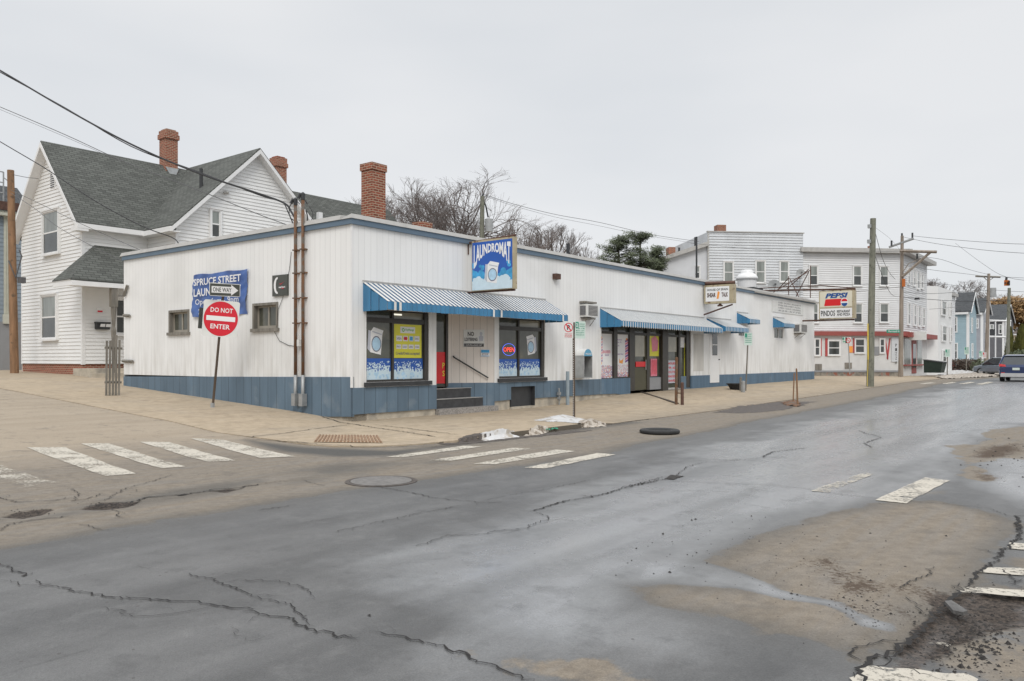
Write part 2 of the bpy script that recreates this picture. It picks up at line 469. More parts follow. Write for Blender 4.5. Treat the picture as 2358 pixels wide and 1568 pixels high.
M['twig'] = mat('brown_twigs', (.16, .135, .125), .9, .3, 3)
M['needle'] = mat('pine_needles', (.105, .125, .07), .8, .5, 1.2)
M['cedar'] = mat('olive_cedar_foliage', (.10, .10, .02), .85, .4, 2)
M['gold_twig'] = mat('golden_foliage', (.34, .215, .10), .85, .35, 2)
M['hedge'] = mat('bare_brown_hedge', (.13, .10, .08), .95, .4, 6)
M['snow'] = mat('snow', (.58, .575, .57), .7, .1, 6, bump=.5, bscale=20, col2=(.36, .32, .27), c2=(5, .50, .66))
M['snow_dirty'] = mat('dirty_snow', (.48, .43, .37), .85, .3, 5, bump=1, bscale=18, col2=(.18, .14, .10), c2=(7, .48, .62))
M['mud'] = mat('dark_wet_mud', (.075, .06, .05), .6, .35, 12, bump=1, bscale=40)
M['tactile_rib'] = mat('rusty_tan_rib', (.27, .17, .105), .85, .3, 8, bump=.3)
M['tactile'] = mat('rusted_tactile_plate', (.42, .31, .21), .8, .3, 6, bump=.3, col2=(.42, .34, .25), c2=(4, .55, .7))
M['rubber'] = mat('worn_tyre_rubber', (.022, .022, .022), .7, .25, 9, bump=.5, bscale=40)
M['crack'] = mat('open_crack', (.022, .02, .019), .95, .3, 20)
M['gravel'] = mat('loose_dark_gravel', (.032, .028, .025), .85, .6, 22, bump=1, bscale=70)
M['debris'] = mat('brown_sand_debris', (.15, .105, .075), .9, .4, 15, bump=.6, bscale=60)
M['hy_red'] = mat('red_brown_trim', (.30, .075, .065), .6, .12, 3)
M['red_shutter'] = mat('red_shutter', (.45, .07, .07), .6, .1, 3)
M['stone'] = mat('rubble_foundation', (.26, .235, .20), .9, .4, 4, bump=.8, bscale=12, col2=(.28, .11, .075), c2=(2, .55, .62))
M['grey_paint'] = mat('grey_painted_wall', (.27, .275, .285), .7, .06, 2)
M['stucco'] = mat('off_white_shopfront', (.64, .64, .63), .7, .06, 2)
M['blue_house'] = mat('light_blue_clapboard', (.33, .45, .50), .6, .06, 2)
M['grey_house'] = mat('grey_clapboard', (.34, .35, .38), .6, .06, 2)
M['dark_house'] = mat('charcoal_house_wall', (.13, .13, .14), .7, .1, 2)
M['beige_house'] = mat('beige_house_wall', (.62, .52, .36), .7, .06, 2)
M['brown_roof'] = mat('brown_shingles', (.16, .125, .11), .9, .2, 2, pattern='shingle', bscale=80)
M['bluegrey_clap'] = mat('blue_grey_clapboard', (.26, .31, .36), .6, .08, 2)
M['suv_blue'] = mat('metallic_blue_paint', (.006, .025, .10), .35, .05, 2, metal=.15, coat=1)
M['car_grey'] = mat('metallic_grey_paint', (.20, .23, .27), .3, .05, 2, metal=.3, coat=1)
M['car_teal'] = mat('silver_green_paint', (.20, .27, .26), .3, .05, 2, metal=.3, coat=1)
M['car_glass'] = mat('tinted_car_glass', (.03, .035, .04), .05, .1, 2, spec=.8)
M['tail'] = mat('red_tail_lamp', (.55, .03, .03), .2, .05, spec=.7)
M['silver'] = mat('silver_bumper_trim', (.42, .42, .42), .4, .05)
M['plate'] = mat('number_plate', (.62, .68, .62), .4, .05)
M['dumpster'] = mat('dark_green_dumpster', (.014, .03, .024), .6, .2, 4)
M['signal'] = mat('orange_signal_housing', (.48, .13, .02), .5, .08)
M['neon_red'] = mat('red_neon', (1.0, .08, .05), .4, 0, emit=1.2)
M['neon_blue'] = mat('blue_neon', (.12, .2, 1.0), .4, 0, emit=1.0)
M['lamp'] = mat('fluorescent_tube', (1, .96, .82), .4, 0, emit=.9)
M['teal_plastic'] = mat('teal_plastic', (.0, .25, .13), .4, .2)
M['yellow_guard'] = mat('yellow_guy_guard', (.75, .55, .08), .5, .1)
M['phone_blue'] = mat('phone_blue', (.10, .33, .50), .4, .05)

# ------------------------------------------------------------------ ground surfaces
def z1(p): return (p[0]*.3931, 951.8+p[1]*.3931)          # crops of the photograph used for measuring -> common grid
def z2(p): return (767.6+p[0]*.4126, 921.1+p[1]*.4126)
def z3(p): return (1535+p[0]*.3881, 959.5+p[1]*.3881)
def GP(pts, fn=None):
    out = []
    for p in pts:
        if fn: p = fn(p)
        x, y, z = G(*p); out.append((x, y))
    return out

_rng = np.random.RandomState(7)
_tab = _rng.rand(256, 256)
def vnoise(x, y):       # smooth value noise on numpy arrays
    xi = np.floor(x).astype(int); yi = np.floor(y).astype(int); fx = x-xi; fy = y-yi
    fx = fx*fx*(3-2*fx); fy = fy*fy*(3-2*fy)
    a = _tab[xi % 256, yi % 256]; b = _tab[(xi+1) % 256, yi % 256]; c = _tab[xi % 256, (yi+1) % 256]; d = _tab[(xi+1) % 256, (yi+1) % 256]
    return (a*(1-fx)+b*fx)*(1-fy) + (c*(1-fx)+d*fx)*fy
def fbm(x, y, o=4):
    s = 0; a = .5
    for k in range(o): s = s + a*(vnoise(x*2**k+17*k, y*2**k+31*k)); a *= .5
    return s/(1-.5**o)
def poly_sd(P, x, y):   # signed distance to polygon, positive inside
    n = len(P); d = np.full(x.shape, 1e9); ins = np.zeros(x.shape, bool)
    for k in range(n):
        ax, ay = P[k]; bx, by = P[(k+1) % n]
        ex, ey = bx-ax, by-ay
        t = np.clip(((x-ax)*ex + (y-ay)*ey)/(ex*ex+ey*ey+1e-12), 0, 1)
        d = np.minimum(d, np.hypot(x-ax-t*ex, y-ay-t*ey))
        c = ((ay > y) != (by > y)) & (x < (bx-ax)*(y-ay)/(by-ay+1e-12)+ax)
        ins ^= c
    return np.where(ins, d, -d)

# carriageway sheet: rings around the viewpoint's foot, fine near it and coarse far away
NR, rings = 760, []
rr = .8*np.exp(np.linspace(0, math.log(700/.8), NR))
angs = np.concatenate([np.linspace(-180, -46, 60)[:-1], np.arange(-46, 46, .2), np.linspace(46, 180, 60)[:-1]])
ang = np.radians(angs); NA = len(ang)
RX = rr[:, None]*np.sin(ang)[None, :]; RY = rr[:, None]*np.cos(ang)[None, :]
dx, dy = RX-F.o[0], RY-F.o[1]
fx = dx*F.c + dy*F.s; fy = -dx*F.s + dy*F.c
fs = -fy
lo = np.interp(fx, LONG_X, LONG_Z); si = np.interp(fy, SIDE_X, SIDE_Z)
k = np.clip((fx+3)/4, 0, 1); k = k*k*(3-2*k)
RZ = np.maximum(si, lo)*(1-k) + lo*k
tstart = np.interp(fs, TS_S, TS_T)
under = (fs < 4.85) & (fx > tstart + .08) & (fx < 61.6)
RZ = np.where(under, RZ-.16 - .05*(fs < 0), RZ)
und = (fbm(fx*.35, fs*.7, 3)-.5)*.03
RZ = RZ + np.where(under, 0, und*np.clip((fs-5)/1.5, 0, 1))
nz = fbm(fx*.8, fs*1.1, 5)-.5
nz2 = fbm(fx*4+9, fs*6+3, 4)-.5
def soft(d, w): return np.clip(d/w*.5+.5, 0, 1)
line = np.interp(fx, [-40, -10, -6.4, -3.7, -1, 9, 38, 80], [7.7, 7.62, 7.5, 7.85, 7.85, 7.35, 6.95, 6.6])
dust = soft(line-fs + nz*.5 + nz2*.16, .14)
p_d2 = GP([(0, 1000), (-200, 1010), (-60, 1100), (400, 1200), (640, 1290), (900, 1340), (1100, 1400), (1170, 1440), (1320, 1400), (1500, 1260), (1640, 1140), (1740, 1040), (1870, 910), (1980, 800), (2080, 680), (2110, 640), (1900, 560), (1600, 500), (1220, 520), (900, 600), (500, 730), (240, 870), (470, 960), (450, 1010)], z3)
p_ch = GP([(430, 1005), (700, 1068), (950, 1108), (1060, 1150), (1190, 1236), (1290, 1254), (1290, 1230), (1170, 1190), (1010, 1110), (800, 1072), (640, 1035), (470, 960), (300, 900), (200, 880), (-100, 860), (-150, 960)], z3)
p_d3 = GP([(850, 1430), (1050, 1390), (1250, 1410), (1480, 1420), (1700, 1500), (1800, 1590), (1300, 1590), (1060, 1540), (960, 1490)], z2)
p_d4 = GP([(1720, 190), (1900, 80), (2110, 60), (2300, 60), (2300, 260), (1950, 240), (1830, 370), (1750, 300)], z3)
p_d5 = GP([(1500, 1260), (1640, 1140), (1740, 1040), (1900, 860), (2100, 800), (2400, 780), (2400, 1600), (1150, 1600), (1180, 1440), (1320, 1400)], z3)
p_d6 = GP([(1500, 440), (1660, 440), (1700, 470), (1480, 480)], z3)
sd2 = poly_sd(p_d2, fx, fs*-1) + nz*.35 + nz2*.1
sdc = poly_sd(p_ch, fx, -fs) + nz*.08 + nz2*.05 + .05
dust = np.maximum(dust, soft(sd2 + nz2*.12, .12)*.95)
dust = np.maximum(dust, soft(poly_sd(p_d3, fx, -fs) + nz*.8 + nz2*.5, .15)*.9)
dust = np.maximum(dust, soft(poly_sd(p_d4, fx, -fs) + nz*1.2 + nz2*.4, .12))
dust = np.maximum(dust, soft(poly_sd(p_d5, fx, -fs) + nz*.3, .2)*(.25+.7*np.clip(fbm(fx*3, fs*3, 4)*2-.6, 0, 1)))
dust = np.maximum(dust, soft(poly_sd(p_d6, fx, -fs) + nz*.3, .3)*.6)
dust = dust*(1-soft(sdc, .05))
# damp rim where the sand has soaked, and the wet film that mirrors the sky
d_all = line-fs
damp = np.exp(-((d_all+.05+nz*.4)/.30)**2)*.8
damp = np.maximum(damp, np.exp(-((sd2)/.22)**2)*.7)
sidecrack = np.exp(-((np.clip(fs, 0, 99)-6.1-nz*.9)/.45)**2)*(fx < -3.0)*.9*np.clip(fbm(fx*1.3, fs*2, 4)*2.2-.5, 0, 1)
damp = np.maximum(damp, sidecrack)
gut = np.exp(-((fs-5.1)/.25)**2)*(fx > -3.6)*(fx < 5)
gut2 = soft(poly_sd(GP([(560, 1012), (700, 1030), (900, 1038), (1000, 1030), (920, 1048), (780, 1052), (650, 1040)]), fx, -fs), .15)
damp = np.maximum(damp, np.maximum(gut*.9, gut2*1.3))
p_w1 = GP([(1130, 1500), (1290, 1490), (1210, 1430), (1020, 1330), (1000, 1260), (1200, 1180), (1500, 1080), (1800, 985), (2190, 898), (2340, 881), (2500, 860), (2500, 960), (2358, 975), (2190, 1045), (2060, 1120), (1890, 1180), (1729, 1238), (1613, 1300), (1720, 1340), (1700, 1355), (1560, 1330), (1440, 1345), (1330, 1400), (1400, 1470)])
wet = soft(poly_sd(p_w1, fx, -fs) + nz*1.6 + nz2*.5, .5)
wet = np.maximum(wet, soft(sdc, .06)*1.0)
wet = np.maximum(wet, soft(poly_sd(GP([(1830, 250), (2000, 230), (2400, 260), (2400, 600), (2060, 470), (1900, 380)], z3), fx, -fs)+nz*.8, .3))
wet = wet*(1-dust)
gravel = soft(poly_sd(GP([(1640, 1150), (1700, 1085), (1880, 1055), (2090, 1075), (2400, 1080), (2400, 1180), (2000, 1230), (1880, 1260), (1700, 1330), (1480, 1440), (1420, 1480), (1340, 1500), (1500, 1330)], z3), fx, -fs) + nz*.5+nz2*.15, .12)
dirt = np.zeros_like(fx)
for pl in ([(860, 845), (940, 850), (1010, 900), (1080, 960), (1040, 955), (930, 885)], [(1050, 1000), (1200, 980), (1225, 1030), (1130, 1050)], [(980, 1090), (1100, 1110), (1230, 1150), (1240, 1180), (1160, 1190), (1080, 1150)],
           [(1300, 1130), (1380, 1140), (1400, 1175), (1340, 1170)], [(1530, 1040), (1590, 1050), (1570, 1085)], [(1430, 1010), (1490, 1020), (1480, 1045), (1420, 1030)], [(1800, 235), (1900, 175), (2090, 155), (2110, 200), (1960, 245), (1850, 245)], [(1840, 320), (1900, 335), (1970, 375), (1880, 380)], [(880, 850), (1500, 1180), (1450, 1240), (1000, 1120)]):
    dirt = np.maximum(dirt, soft(poly_sd(GP(pl, z3), fx, -fs) + nz*.25 + nz2*.2, .35)*(.95 if len(pl) > 4 or pl[0][0] != 880 else .42))
dirt = np.maximum(dirt, np.exp(-((fs-5.05)/.22)**2)*.62*(fx > -2.5)*(fx < 4.6))
dirt = np.maximum(dirt, gut2*.42)
for pl in ([(30, 602), (110, 570), (290, 549), (300, 560), (250, 588), (130, 610)], [(480, 558), (600, 526), (700, 516), (810, 517), (740, 548), (620, 562)], [(1240, 452), (1320, 434), (1400, 438), (1320, 460)]):
    gravel = np.maximum(gravel, soft(poly_sd(GP(pl, z1), fx, -fs) + nz*.12 + nz2*.12 + .02, .10))
RZ = RZ - gravel*.035*(1-.4*fbm(fx*9, fs*9, 3))
idx = np.arange(NR*NA).reshape(NR, NA)
a = idx[:-1, :]; b = np.roll(idx, -1, 1)[:-1, :]; c = np.roll(idx, -1, 1)[1:, :]; d = idx[1:, :]
faces = np.stack([a, b, c, d], -1).reshape(-1, 4)
me = bpy.data.meshes.new('road')
V = np.stack([RX, RY, RZ], -1).reshape(-1, 3).astype(np.float32)
me.vertices.add(len(V)); me.vertices.foreach_set('co', V.ravel())
me.loops.add(faces.size); me.loops.foreach_set('vertex_index', faces[:, ::-1].ravel().astype(np.int32))
me.polygons.add(len(faces)); me.polygons.foreach_set('loop_start', np.arange(0, faces.size, 4, dtype=np.int32))
me.polygons.foreach_set('use_smooth', np.ones(len(faces), bool))
me.update(calc_edges=True)
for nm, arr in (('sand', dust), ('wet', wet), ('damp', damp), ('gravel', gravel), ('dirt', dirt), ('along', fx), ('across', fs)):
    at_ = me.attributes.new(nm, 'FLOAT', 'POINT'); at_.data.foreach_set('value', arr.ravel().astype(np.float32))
road = bpy.data.objects.new('road', me); COL.objects.link(road); road['kind'] = 'structure'

def nodes_mat(name):
    m = bpy.data.materials.new(name); m.use_nodes = True
    return m, m.node_tree, m.node_tree.nodes, m.node_tree.links
def H(nt):
    N, L = nt.nodes, nt.links
    class K: pass
    K.N, K.L = N, L
    def math_(op, *a, clamp=False):
        n = N.new('ShaderNodeMath'); n.operation = op; n.use_clamp = clamp
        for k, x in enumerate(a):
            if isinstance(x, (int, float)): n.inputs[k].default_value = x
            else: L.new(x, n.inputs[k])
        return n.outputs[0]
    def mixc(fac, A, B, typ='MIX'):
        n = N.new('ShaderNodeMix'); n.data_type = 'RGBA'; n.blend_type = typ
        for k, x in (('Factor', fac), ('A', A), ('B', B)):
            if isinstance(x, (int, float)): n.inputs[k].default_value = x
            elif isinstance(x, tuple): n.inputs[k].default_value = (*x[:3], 1)
            else: L.new(x, n.inputs[k])
        return n.outputs['Result']
    def ramp(x, a, b, c=0.0, d=1.0):
        n = N.new('ShaderNodeMapRange'); n.inputs[1].default_value = a; n.inputs[2].default_value = b
        n.inputs[3].default_value = c; n.inputs[4].default_value = d; L.new(x, n.inputs[0]); return n.outputs[0]
    def noise(vec, scale, detail=5, sc=None, rough=.55):
        n = N.new('ShaderNodeTexNoise'); n.inputs['Scale'].default_value = scale; n.inputs['Detail'].default_value = detail; n.inputs['Roughness'].default_value = rough
        if sc:
            q = N.new('ShaderNodeMapping'); q.inputs['Scale'].default_value = sc; L.new(vec, q.inputs[0]); vec = q.outputs[0]
        L.new(vec, n.inputs['Vector']); return n.outputs['Fac']
    def attr(nm):
        n = N.new('ShaderNodeAttribute'); n.attribute_name = nm; return n.outputs['Fac']
    K.math, K.mixc, K.ramp, K.noise, K.attr = math_, mixc, ramp, noise, attr
    return K
m, nt, N, L = nodes_mat('worn_wet_asphalt'); K = H(nt); b = N['Principled BSDF']
tc = N.new('ShaderNodeTexCoord'); P = tc.outputs['Object']
cmb = N.new('ShaderNodeCombineXYZ'); L.new(K.attr('along'), cmb.inputs[0]); L.new(K.attr('across'), cmb.inputs[1]); S = cmb.outputs[0]
fine = K.noise(P, 90, 3); mid = K.noise(P, 9, 5); big = K.noise(P, .6, 5); streak = K.noise(S, 1.0, 5, sc=(.28, 1.9, 1)); streak2 = K.noise(S, 1.0, 4, sc=(.7, 7, 1))
grey = K.mixc(K.ramp(streak, .3, .7), (.062, .062, .061), (.135, .134, .132))
grey = K.mixc(K.math('MULTIPLY', K.ramp(big, .35, .65), .35), grey, (.175, .172, .168))
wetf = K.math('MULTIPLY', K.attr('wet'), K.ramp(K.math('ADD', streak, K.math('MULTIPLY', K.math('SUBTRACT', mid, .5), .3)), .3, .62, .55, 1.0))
# pale salt film on wet asphalt, its colour lifted to stand in for sky sheen
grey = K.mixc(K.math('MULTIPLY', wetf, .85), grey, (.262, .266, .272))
sandc = K.mixc(K.ramp(mid, .3, .7), (.192, .162, .128), (.256, .220, .176))
sandc = K.mixc(K.math('MULTIPLY', K.ramp(streak2, .4, .7), .5), sandc, (.235, .222, .205))
sandc = K.mixc(K.math('MULTIPLY', K.ramp(K.noise(P, 2.2, 6), .56, .72), .45), sandc, (.16, .15, .14))
sidef = K.math('MULTIPLY', K.ramp(K.math('ADD', K.attr('across'), K.math('MULTIPLY', big, 3.0)), 4.6, 1.2), K.ramp(K.attr('along'), -2.0, -3.6))
sandc = K.mixc(sidef, sandc, K.mixc(K.ramp(streak, .3, .7), (.325, .27, .205), (.39, .328, .255)))
gravc = K.mixc(K.ramp(K.noise(P, 30, 6, rough=.8), .38, .62), (.014, .013, .012), (.12, .095, .078))
sfac = K.math('ADD', K.attr('sand'), K.math('MULTIPLY', K.math('SUBTRACT', mid, .5), .5))
sfac = K.ramp(K.math('ADD', sfac, K.math('MULTIPLY', K.math('SUBTRACT', K.noise(P, 28, 5, rough=.7), .5), .5)), .36, .62)
band = K.math('ABSOLUTE', K.math('SINE', K.math('MULTIPLY', K.attr('across'), 1.75)))
grey = K.mixc(K.math('MULTIPLY', K.ramp(band, .75, 1.0), K.math('MULTIPLY', K.ramp(K.noise(S, 1, 4, sc=(.15, 1.2, 1)), .4, .65), .45)), grey, (.06, .06, .059))
seam = K.math('LESS_THAN', K.math('ABSOLUTE', K.math('SUBTRACT', K.math('ADD', K.attr('across'), K.math('MULTIPLY', K.noise(S, 2, 3), .08)), 10.55)), .014)
grey = K.mixc(K.math('MULTIPLY', seam, K.ramp(K.noise(S, .9, 3), .5, .6, 0.0, .35)), grey, (.05, .05, .048))
blot = K.noise(P, 3.2, 8, rough=.68)
grey = K.mixc(K.math('MULTIPLY', K.ramp(blot, .54, .70), .4), grey, (.19, .187, .182))
grey = K.mixc(K.math('MULTIPLY', K.ramp(blot, .46, .34), .4), grey, (.055, .055, .054))
sandc = K.mixc(K.math('MULTIPLY', K.ramp(blot, .45, .32), .55), sandc, (.15, .135, .118))
col = K.mixc(sfac, grey, sandc)
col = K.mixc(K.ramp(K.math('ADD', K.attr('dirt'), K.math('MULTIPLY', K.math('SUBTRACT', K.noise(P, 26, 5, rough=.75), .5), 1.5)), .45, .65), col, (.095, .07, .052))
col = K.mixc(K.math('MULTIPLY', K.attr('damp'), .78), col, (.092, .089, .083))
col = K.mixc(K.ramp(K.math('ADD', K.attr('gravel'), K.math('MULTIPLY', K.math('SUBTRACT', mid, .5), .8)), .4, .6), col, gravc)
sp = K.math('ADD', K.math('ADD', K.math('MULTIPLY', fine, .75), K.math('MULTIPLY', K.noise(P, 38, 5, rough=.8), .5)), .375)
vm = N.new('ShaderNodeVectorMath'); vm.operation = 'SCALE'; L.new(col, vm.inputs[0]); L.new(sp, vm.inputs['Scale'])
# sparse dark grit
vo = N.new('ShaderNodeTexVoronoi'); vo.inputs['Scale'].default_value = 7; L.new(P, vo.inputs['Vector'])
grit = K.math('MULTIPLY', K.math('LESS_THAN', vo.outputs['Distance'], .075), K.ramp(big, .5, .56))
col2 = K.mixc(K.math('MULTIPLY', grit, .7), vm.outputs[0], (.04, .032, .028))
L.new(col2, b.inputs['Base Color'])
r0 = K.mixc(sfac, (.50, .50, .50), (.92, .92, .92))
r1 = K.mixc(wetf, r0, (.20, .20, .20))
r2 = K.mixc(K.math('MULTIPLY', K.attr('damp'), .5), r1, (.6, .6, .6))
L.new(r2, b.inputs['Roughness'])
L.new(K.mixc(sfac, K.mixc(wetf, (.55, .55, .55), (.95, .95, .95)), (.2, .2, .2)), b.inputs['Specular IOR Level'])
bn = N.new('ShaderNodeBump'); bn.inputs['Distance'].default_value = .012
L.new(K.math('SUBTRACT', 1.0, K.math('MULTIPLY', wetf, .93)), bn.inputs['Strength'])
L.new(K.math('ADD', K.math('MULTIPLY', fine, .45), K.math('MULTIPLY', mid, .5)), bn.inputs['Height']); L.new(bn.outputs[0], b.inputs['Normal'])
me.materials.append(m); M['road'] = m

# pavement: one raised sheet with its kerb
def walk_sheet():
    rows = np.concatenate([[-60, -40, -30], np.linspace(-26, 0, 66), np.linspace(.2, 4.92, 26)])   # s
    cols = np.concatenate([np.linspace(0, .12, 30), np.linspace(.125, .5, 110), np.linspace(.51, 1, 60)])
    v = []; n = len(cols)
    for s in rows:
        t0 = interp(s, TS_S, TS_T)
        for c in cols:
            x = t0 + (62-t0)*c
            v.append(F.w((x, -s, walk_z(x, -s) + .012*(float(fbm(np.array(x*.9), np.array(s*1.3), 3))-.5))))
    f = []
    for i in range(len(rows)-1):
        for j in range(n-1):
            a = i*n+j; f.append((a, a+1, a+n+1, a+n))
    f = [tuple(reversed(q)) for q in f]
    # kerb skirt along the street edge and the left edge
    def skirt(ids):
        base = len(v)
        for q in ids:
            X, Y, Z = v[q]; v.append((X, Y, Z-.3))
        for k in range(len(ids)-1): f.append((ids[k], ids[k+1], base+k+1, base+k))
    skirt([(len(rows)-1)*n+j for j in range(n)])
    skirt([i*n for i in range(len(rows))])
    return v, f
v, f = walk_sheet()
me = bpy.data.meshes.new('pavement'); me.from_pydata(v, [], f); me.update()
xy = np.array(v); dx, dy = xy[:, 0]-F.o[0], xy[:, 1]-F.o[1]
for nm, arr in (('along', dx*F.c+dy*F.s), ('across', dx*F.s-dy*F.c)):
    at_ = me.attributes.new(nm, 'FLOAT', 'POINT'); at_.data.foreach_set('value', arr.astype(np.float32))
pav = bpy.data.objects.new('pavement', me); COL.objects.link(pav); pav['kind'] = 'structure'
m, nt, N, L = nodes_mat('sandy_pavement'); K = H(nt); b = N['Principled BSDF']
tc = N.new('ShaderNodeTexCoord'); P = tc.outputs['Object']
cmb = N.new('ShaderNodeCombineXYZ'); L.new(K.attr('along'), cmb.inputs[0]); L.new(K.attr('across'), cmb.inputs[1]); S = cmb.outputs[0]
fine = K.noise(P, 70, 3); mid = K.noise(P, 5, 6); big = K.noise(S, .5, 5); streak = K.noise(S, 1, 5, sc=(.35, 2.2, 1))
c0 = K.mixc(K.ramp(mid, .3, .7), (.37, .30, .215), (.46, .375, .275))
c0 = K.mixc(K.math('MULTIPLY', K.ramp(streak, .52, .75), .55), c0, (.27, .225, .175))
c0 = K.mixc(K.math('MULTIPLY', K.ramp(big, .5, .7), .4), c0, (.32, .285, .24))
# side-street end is greyer and duller than the shop pavement
c0 = K.mixc(K.math('MULTIPLY', K.ramp(K.attr('across'), 3.3, 4.9), K.math('MULTIPLY', K.ramp(K.attr('along'), 2.5, 5.0), .55)), c0, (.225, .195, .16))
# kerb stone edge and joints
j1 = K.math('LESS_THAN', K.math('FRACT', K.math('DIVIDE', K.attr('along'), 2.4)), .009)
j2 = K.math('LESS_THAN', K.math('ABSOLUTE', K.math('SUBTRACT', K.attr('across'), 4.66)), .012)
jn = K.math('MULTIPLY', K.math('MAXIMUM', K.math('MULTIPLY', j1, K.math('GREATER_THAN', K.attr('across'), 0.0)), j2), K.ramp(K.noise(P, 3, 4), .42, .55))
c0 = K.mixc(K.math('MULTIPLY', jn, .75), c0, (.1, .085, .07))
grime = K.noise(P, 1.7, 8, rough=.7)
c0 = K.mixc(K.math('MULTIPLY', K.ramp(grime, .52, .68), .5), c0, (.235, .19, .14))
c0 = K.mixc(K.math('MULTIPLY', K.ramp(grime, .44, .30), .35), c0, (.47, .40, .31))
c0 = K.mixc(K.math('MULTIPLY', K.ramp(K.noise(P, 14, 5, rough=.7), .66, .74), .55), c0, (.14, .115, .09))
c0 = K.mixc(K.math('MULTIPLY', K.math('GREATER_THAN', K.attr('across'), 4.915), K.math('LESS_THAN', K.attr('along'), 6.0)), c0, (.14, .12, .095))
sp = K.math('ADD', K.math('MULTIPLY', fine, .36), .82)
vm = N.new('ShaderNodeVectorMath'); vm.operation = 'SCALE'; L.new(c0, vm.inputs[0]); L.new(sp, vm.inputs['Scale'])
L.new(vm.outputs[0], b.inputs['Base Color']); b.inputs['Roughness'].default_value = .92; b.inputs['Specular IOR Level'].default_value = .2
bn = N.new('ShaderNodeBump'); bn.inputs['Distance'].default_value = .008; bn.inputs['Strength'].default_value = .8
L.new(K.math('ADD', K.math('MULTIPLY', fine, .4), mid), bn.inputs['Height']); L.new(bn.outputs[0], b.inputs['Normal'])
me.materials.append(m)

# worn road paint: paint with chips where the asphalt shows
def paint_mat(name, wear):
    m, nt, N, L = nodes_mat(name); K = H(nt); b = N['Principled BSDF']
    P = N.new('ShaderNodeTexCoord').outputs['Object']
    w = K.ramp(K.math('ADD', K.math('MULTIPLY', K.noise(P, 22, 6, rough=.7), .6), K.math('MULTIPLY', K.noise(P, 2.2, 4), .4)), wear-.05, wear+.05)
    L.new(K.mixc(K.noise(P, 6, 4), (.46, .42, .355), (.60, .555, .47)), b.inputs['Base Color']); b.inputs['Roughness'].default_value = .75
    L.new(w, b.inputs['Alpha'])
    return m
M['paint'] = paint_mat('worn_white_paint', .455); M['paint_faded'] = paint_mat('faded_white_paint', .52)

def drape(mb, pts, dz=.006, n=None):    # lay a polygon (street coords) on the ground as a fan of small quads
    mb.poly([(x, y, ground_z(x, y)+dz) for x, y in pts])
def drape_quad(mb, q, nu, nv, dz=.006, jit=0.0, rnd=random):
    g = []
    for i in range(nu+1):
        row = []
        for j in range(nv+1):
            a = i/nu; c = j/nv
            x = lerp(lerp(q[0][0], q[1][0], a), lerp(q[3][0], q[2][0], a), c); y = lerp(lerp(q[0][1], q[1][1], a), lerp(q[3][1], q[2][1], a), c)
            if jit and (i in (0, nu) or j in (0, nv)): x += rnd.uniform(-jit, jit); y += rnd.uniform(-jit, jit)
            row.append(mb.p((x, y, ground_z_u(x, y)+dz)))
        g.append(row)
    for i in range(nu):
        for j in range(nv): mb.f.append((g[i][j], g[i+1][j], g[i+1][j+1], g[i][j+1]))
def und_at(x, s):
    if s < 5: return 0.0
    return (float(fbm(np.array(x*.35), np.array(s*.7), 3))-.5)*.03*min(1, max(0, (s-5)/1.5))
def ground_z_u(x, y):
    if -4.92 <= y and 62 > x > interp(-y, TS_S, TS_T): return walk_z(x, y) + .012*(float(fbm(np.array(x*.9), np.array(-y*1.3), 3))-.5)
    return road_z(x, y) + und_at(x, -y)
R7 = random.Random(7)
mb = MB()
for q in ([(60, 1030), (148, 1030), (315, 1091), (245, 1097)], [(187, 1022), (250, 1021), (428, 1075), (372, 1079)], [(322, 1018), (388, 1018), (545, 1061), (478, 1064)], [(440, 1010), (510, 1012), (682, 1052), (600, 1055)]):
    drape_quad(mb, GP(q), 6, 14, .007, .012, R7)
structure('crosswalk_marking', mb, M['paint'])
mb = MB(); drape_quad(mb, GP([(-90, 1070), (5, 1072), (130, 1112), (60, 1122)]), 6, 10, .007, .02, R7)
structure('faded_crosswalk_marking', mb, M['paint_faded'])
mb = MB()
for q in ([(888, 1053), (930, 1053), (1112, 1029), (1068, 1027)], [(990, 1061), (1040, 1062), (1226, 1034), (1180, 1032)], [(1090, 1070), (1140, 1071), (1325, 1040), (1280, 1037)], [(1206, 1078), (1255, 1079), (1418, 1047), (1375, 1044)]):
    drape_quad(mb, GP(q), 4, 14, .007, .012, R7)
structure('crosswalk_marking', mb, M['paint'])
mb = MB()
for q in ([(2117, 884), (2128, 885), (2156, 882), (2144, 881)], [(2168, 884), (2182, 885), (2204, 881), (2192, 880)], [(2207, 884), (2222, 885), (2246, 881), (2234, 880)], [(2246, 885), (2262, 886), (2288, 881), (2276, 880)]):
    drape_quad(mb, GP(q), 2, 4, .012)
structure('crosswalk_marking', mb, M['paint'])
mb = MB(); drape_quad(mb, GP([(2014, 1155), (2086, 1163), (2187, 1108), (2131, 1101)]), 6, 8, .007, .01, R7)
structure('centre_line_marking', mb, M['paint'])
mb = MB(); drape_quad(mb, GP([(1868, 1133), (1905, 1137), (2018, 1090), (1990, 1088)]), 6, 8, .007, .01, R7)
structure('centre_line_marking', mb, M['paint_faded'])
mb = MB()
for q in ([(2325, 1251), (2322, 1264), (2420, 1272), (2420, 1256)], [(2270, 1308), (2258, 1320), (2420, 1330), (2420, 1312)], [(2226, 1353), (2214, 1365), (2420, 1382), (2420, 1366)], [(1990, 1532), (1950, 1575), (2300, 1600), (2230, 1555)]):
    drape_quad(mb, GP(q), 8, 4, .008, .015, R7)
structure('crosswalk_marking', mb, M['paint'])
mb = MB(); drape_quad(mb, GP([(1535+1540*.3881, 959.5+1310*.3881), (2230, 1490), (2420, 1500), (2420, 1460), (2250, 1445)]), 8, 6, -.02, .03, R7)
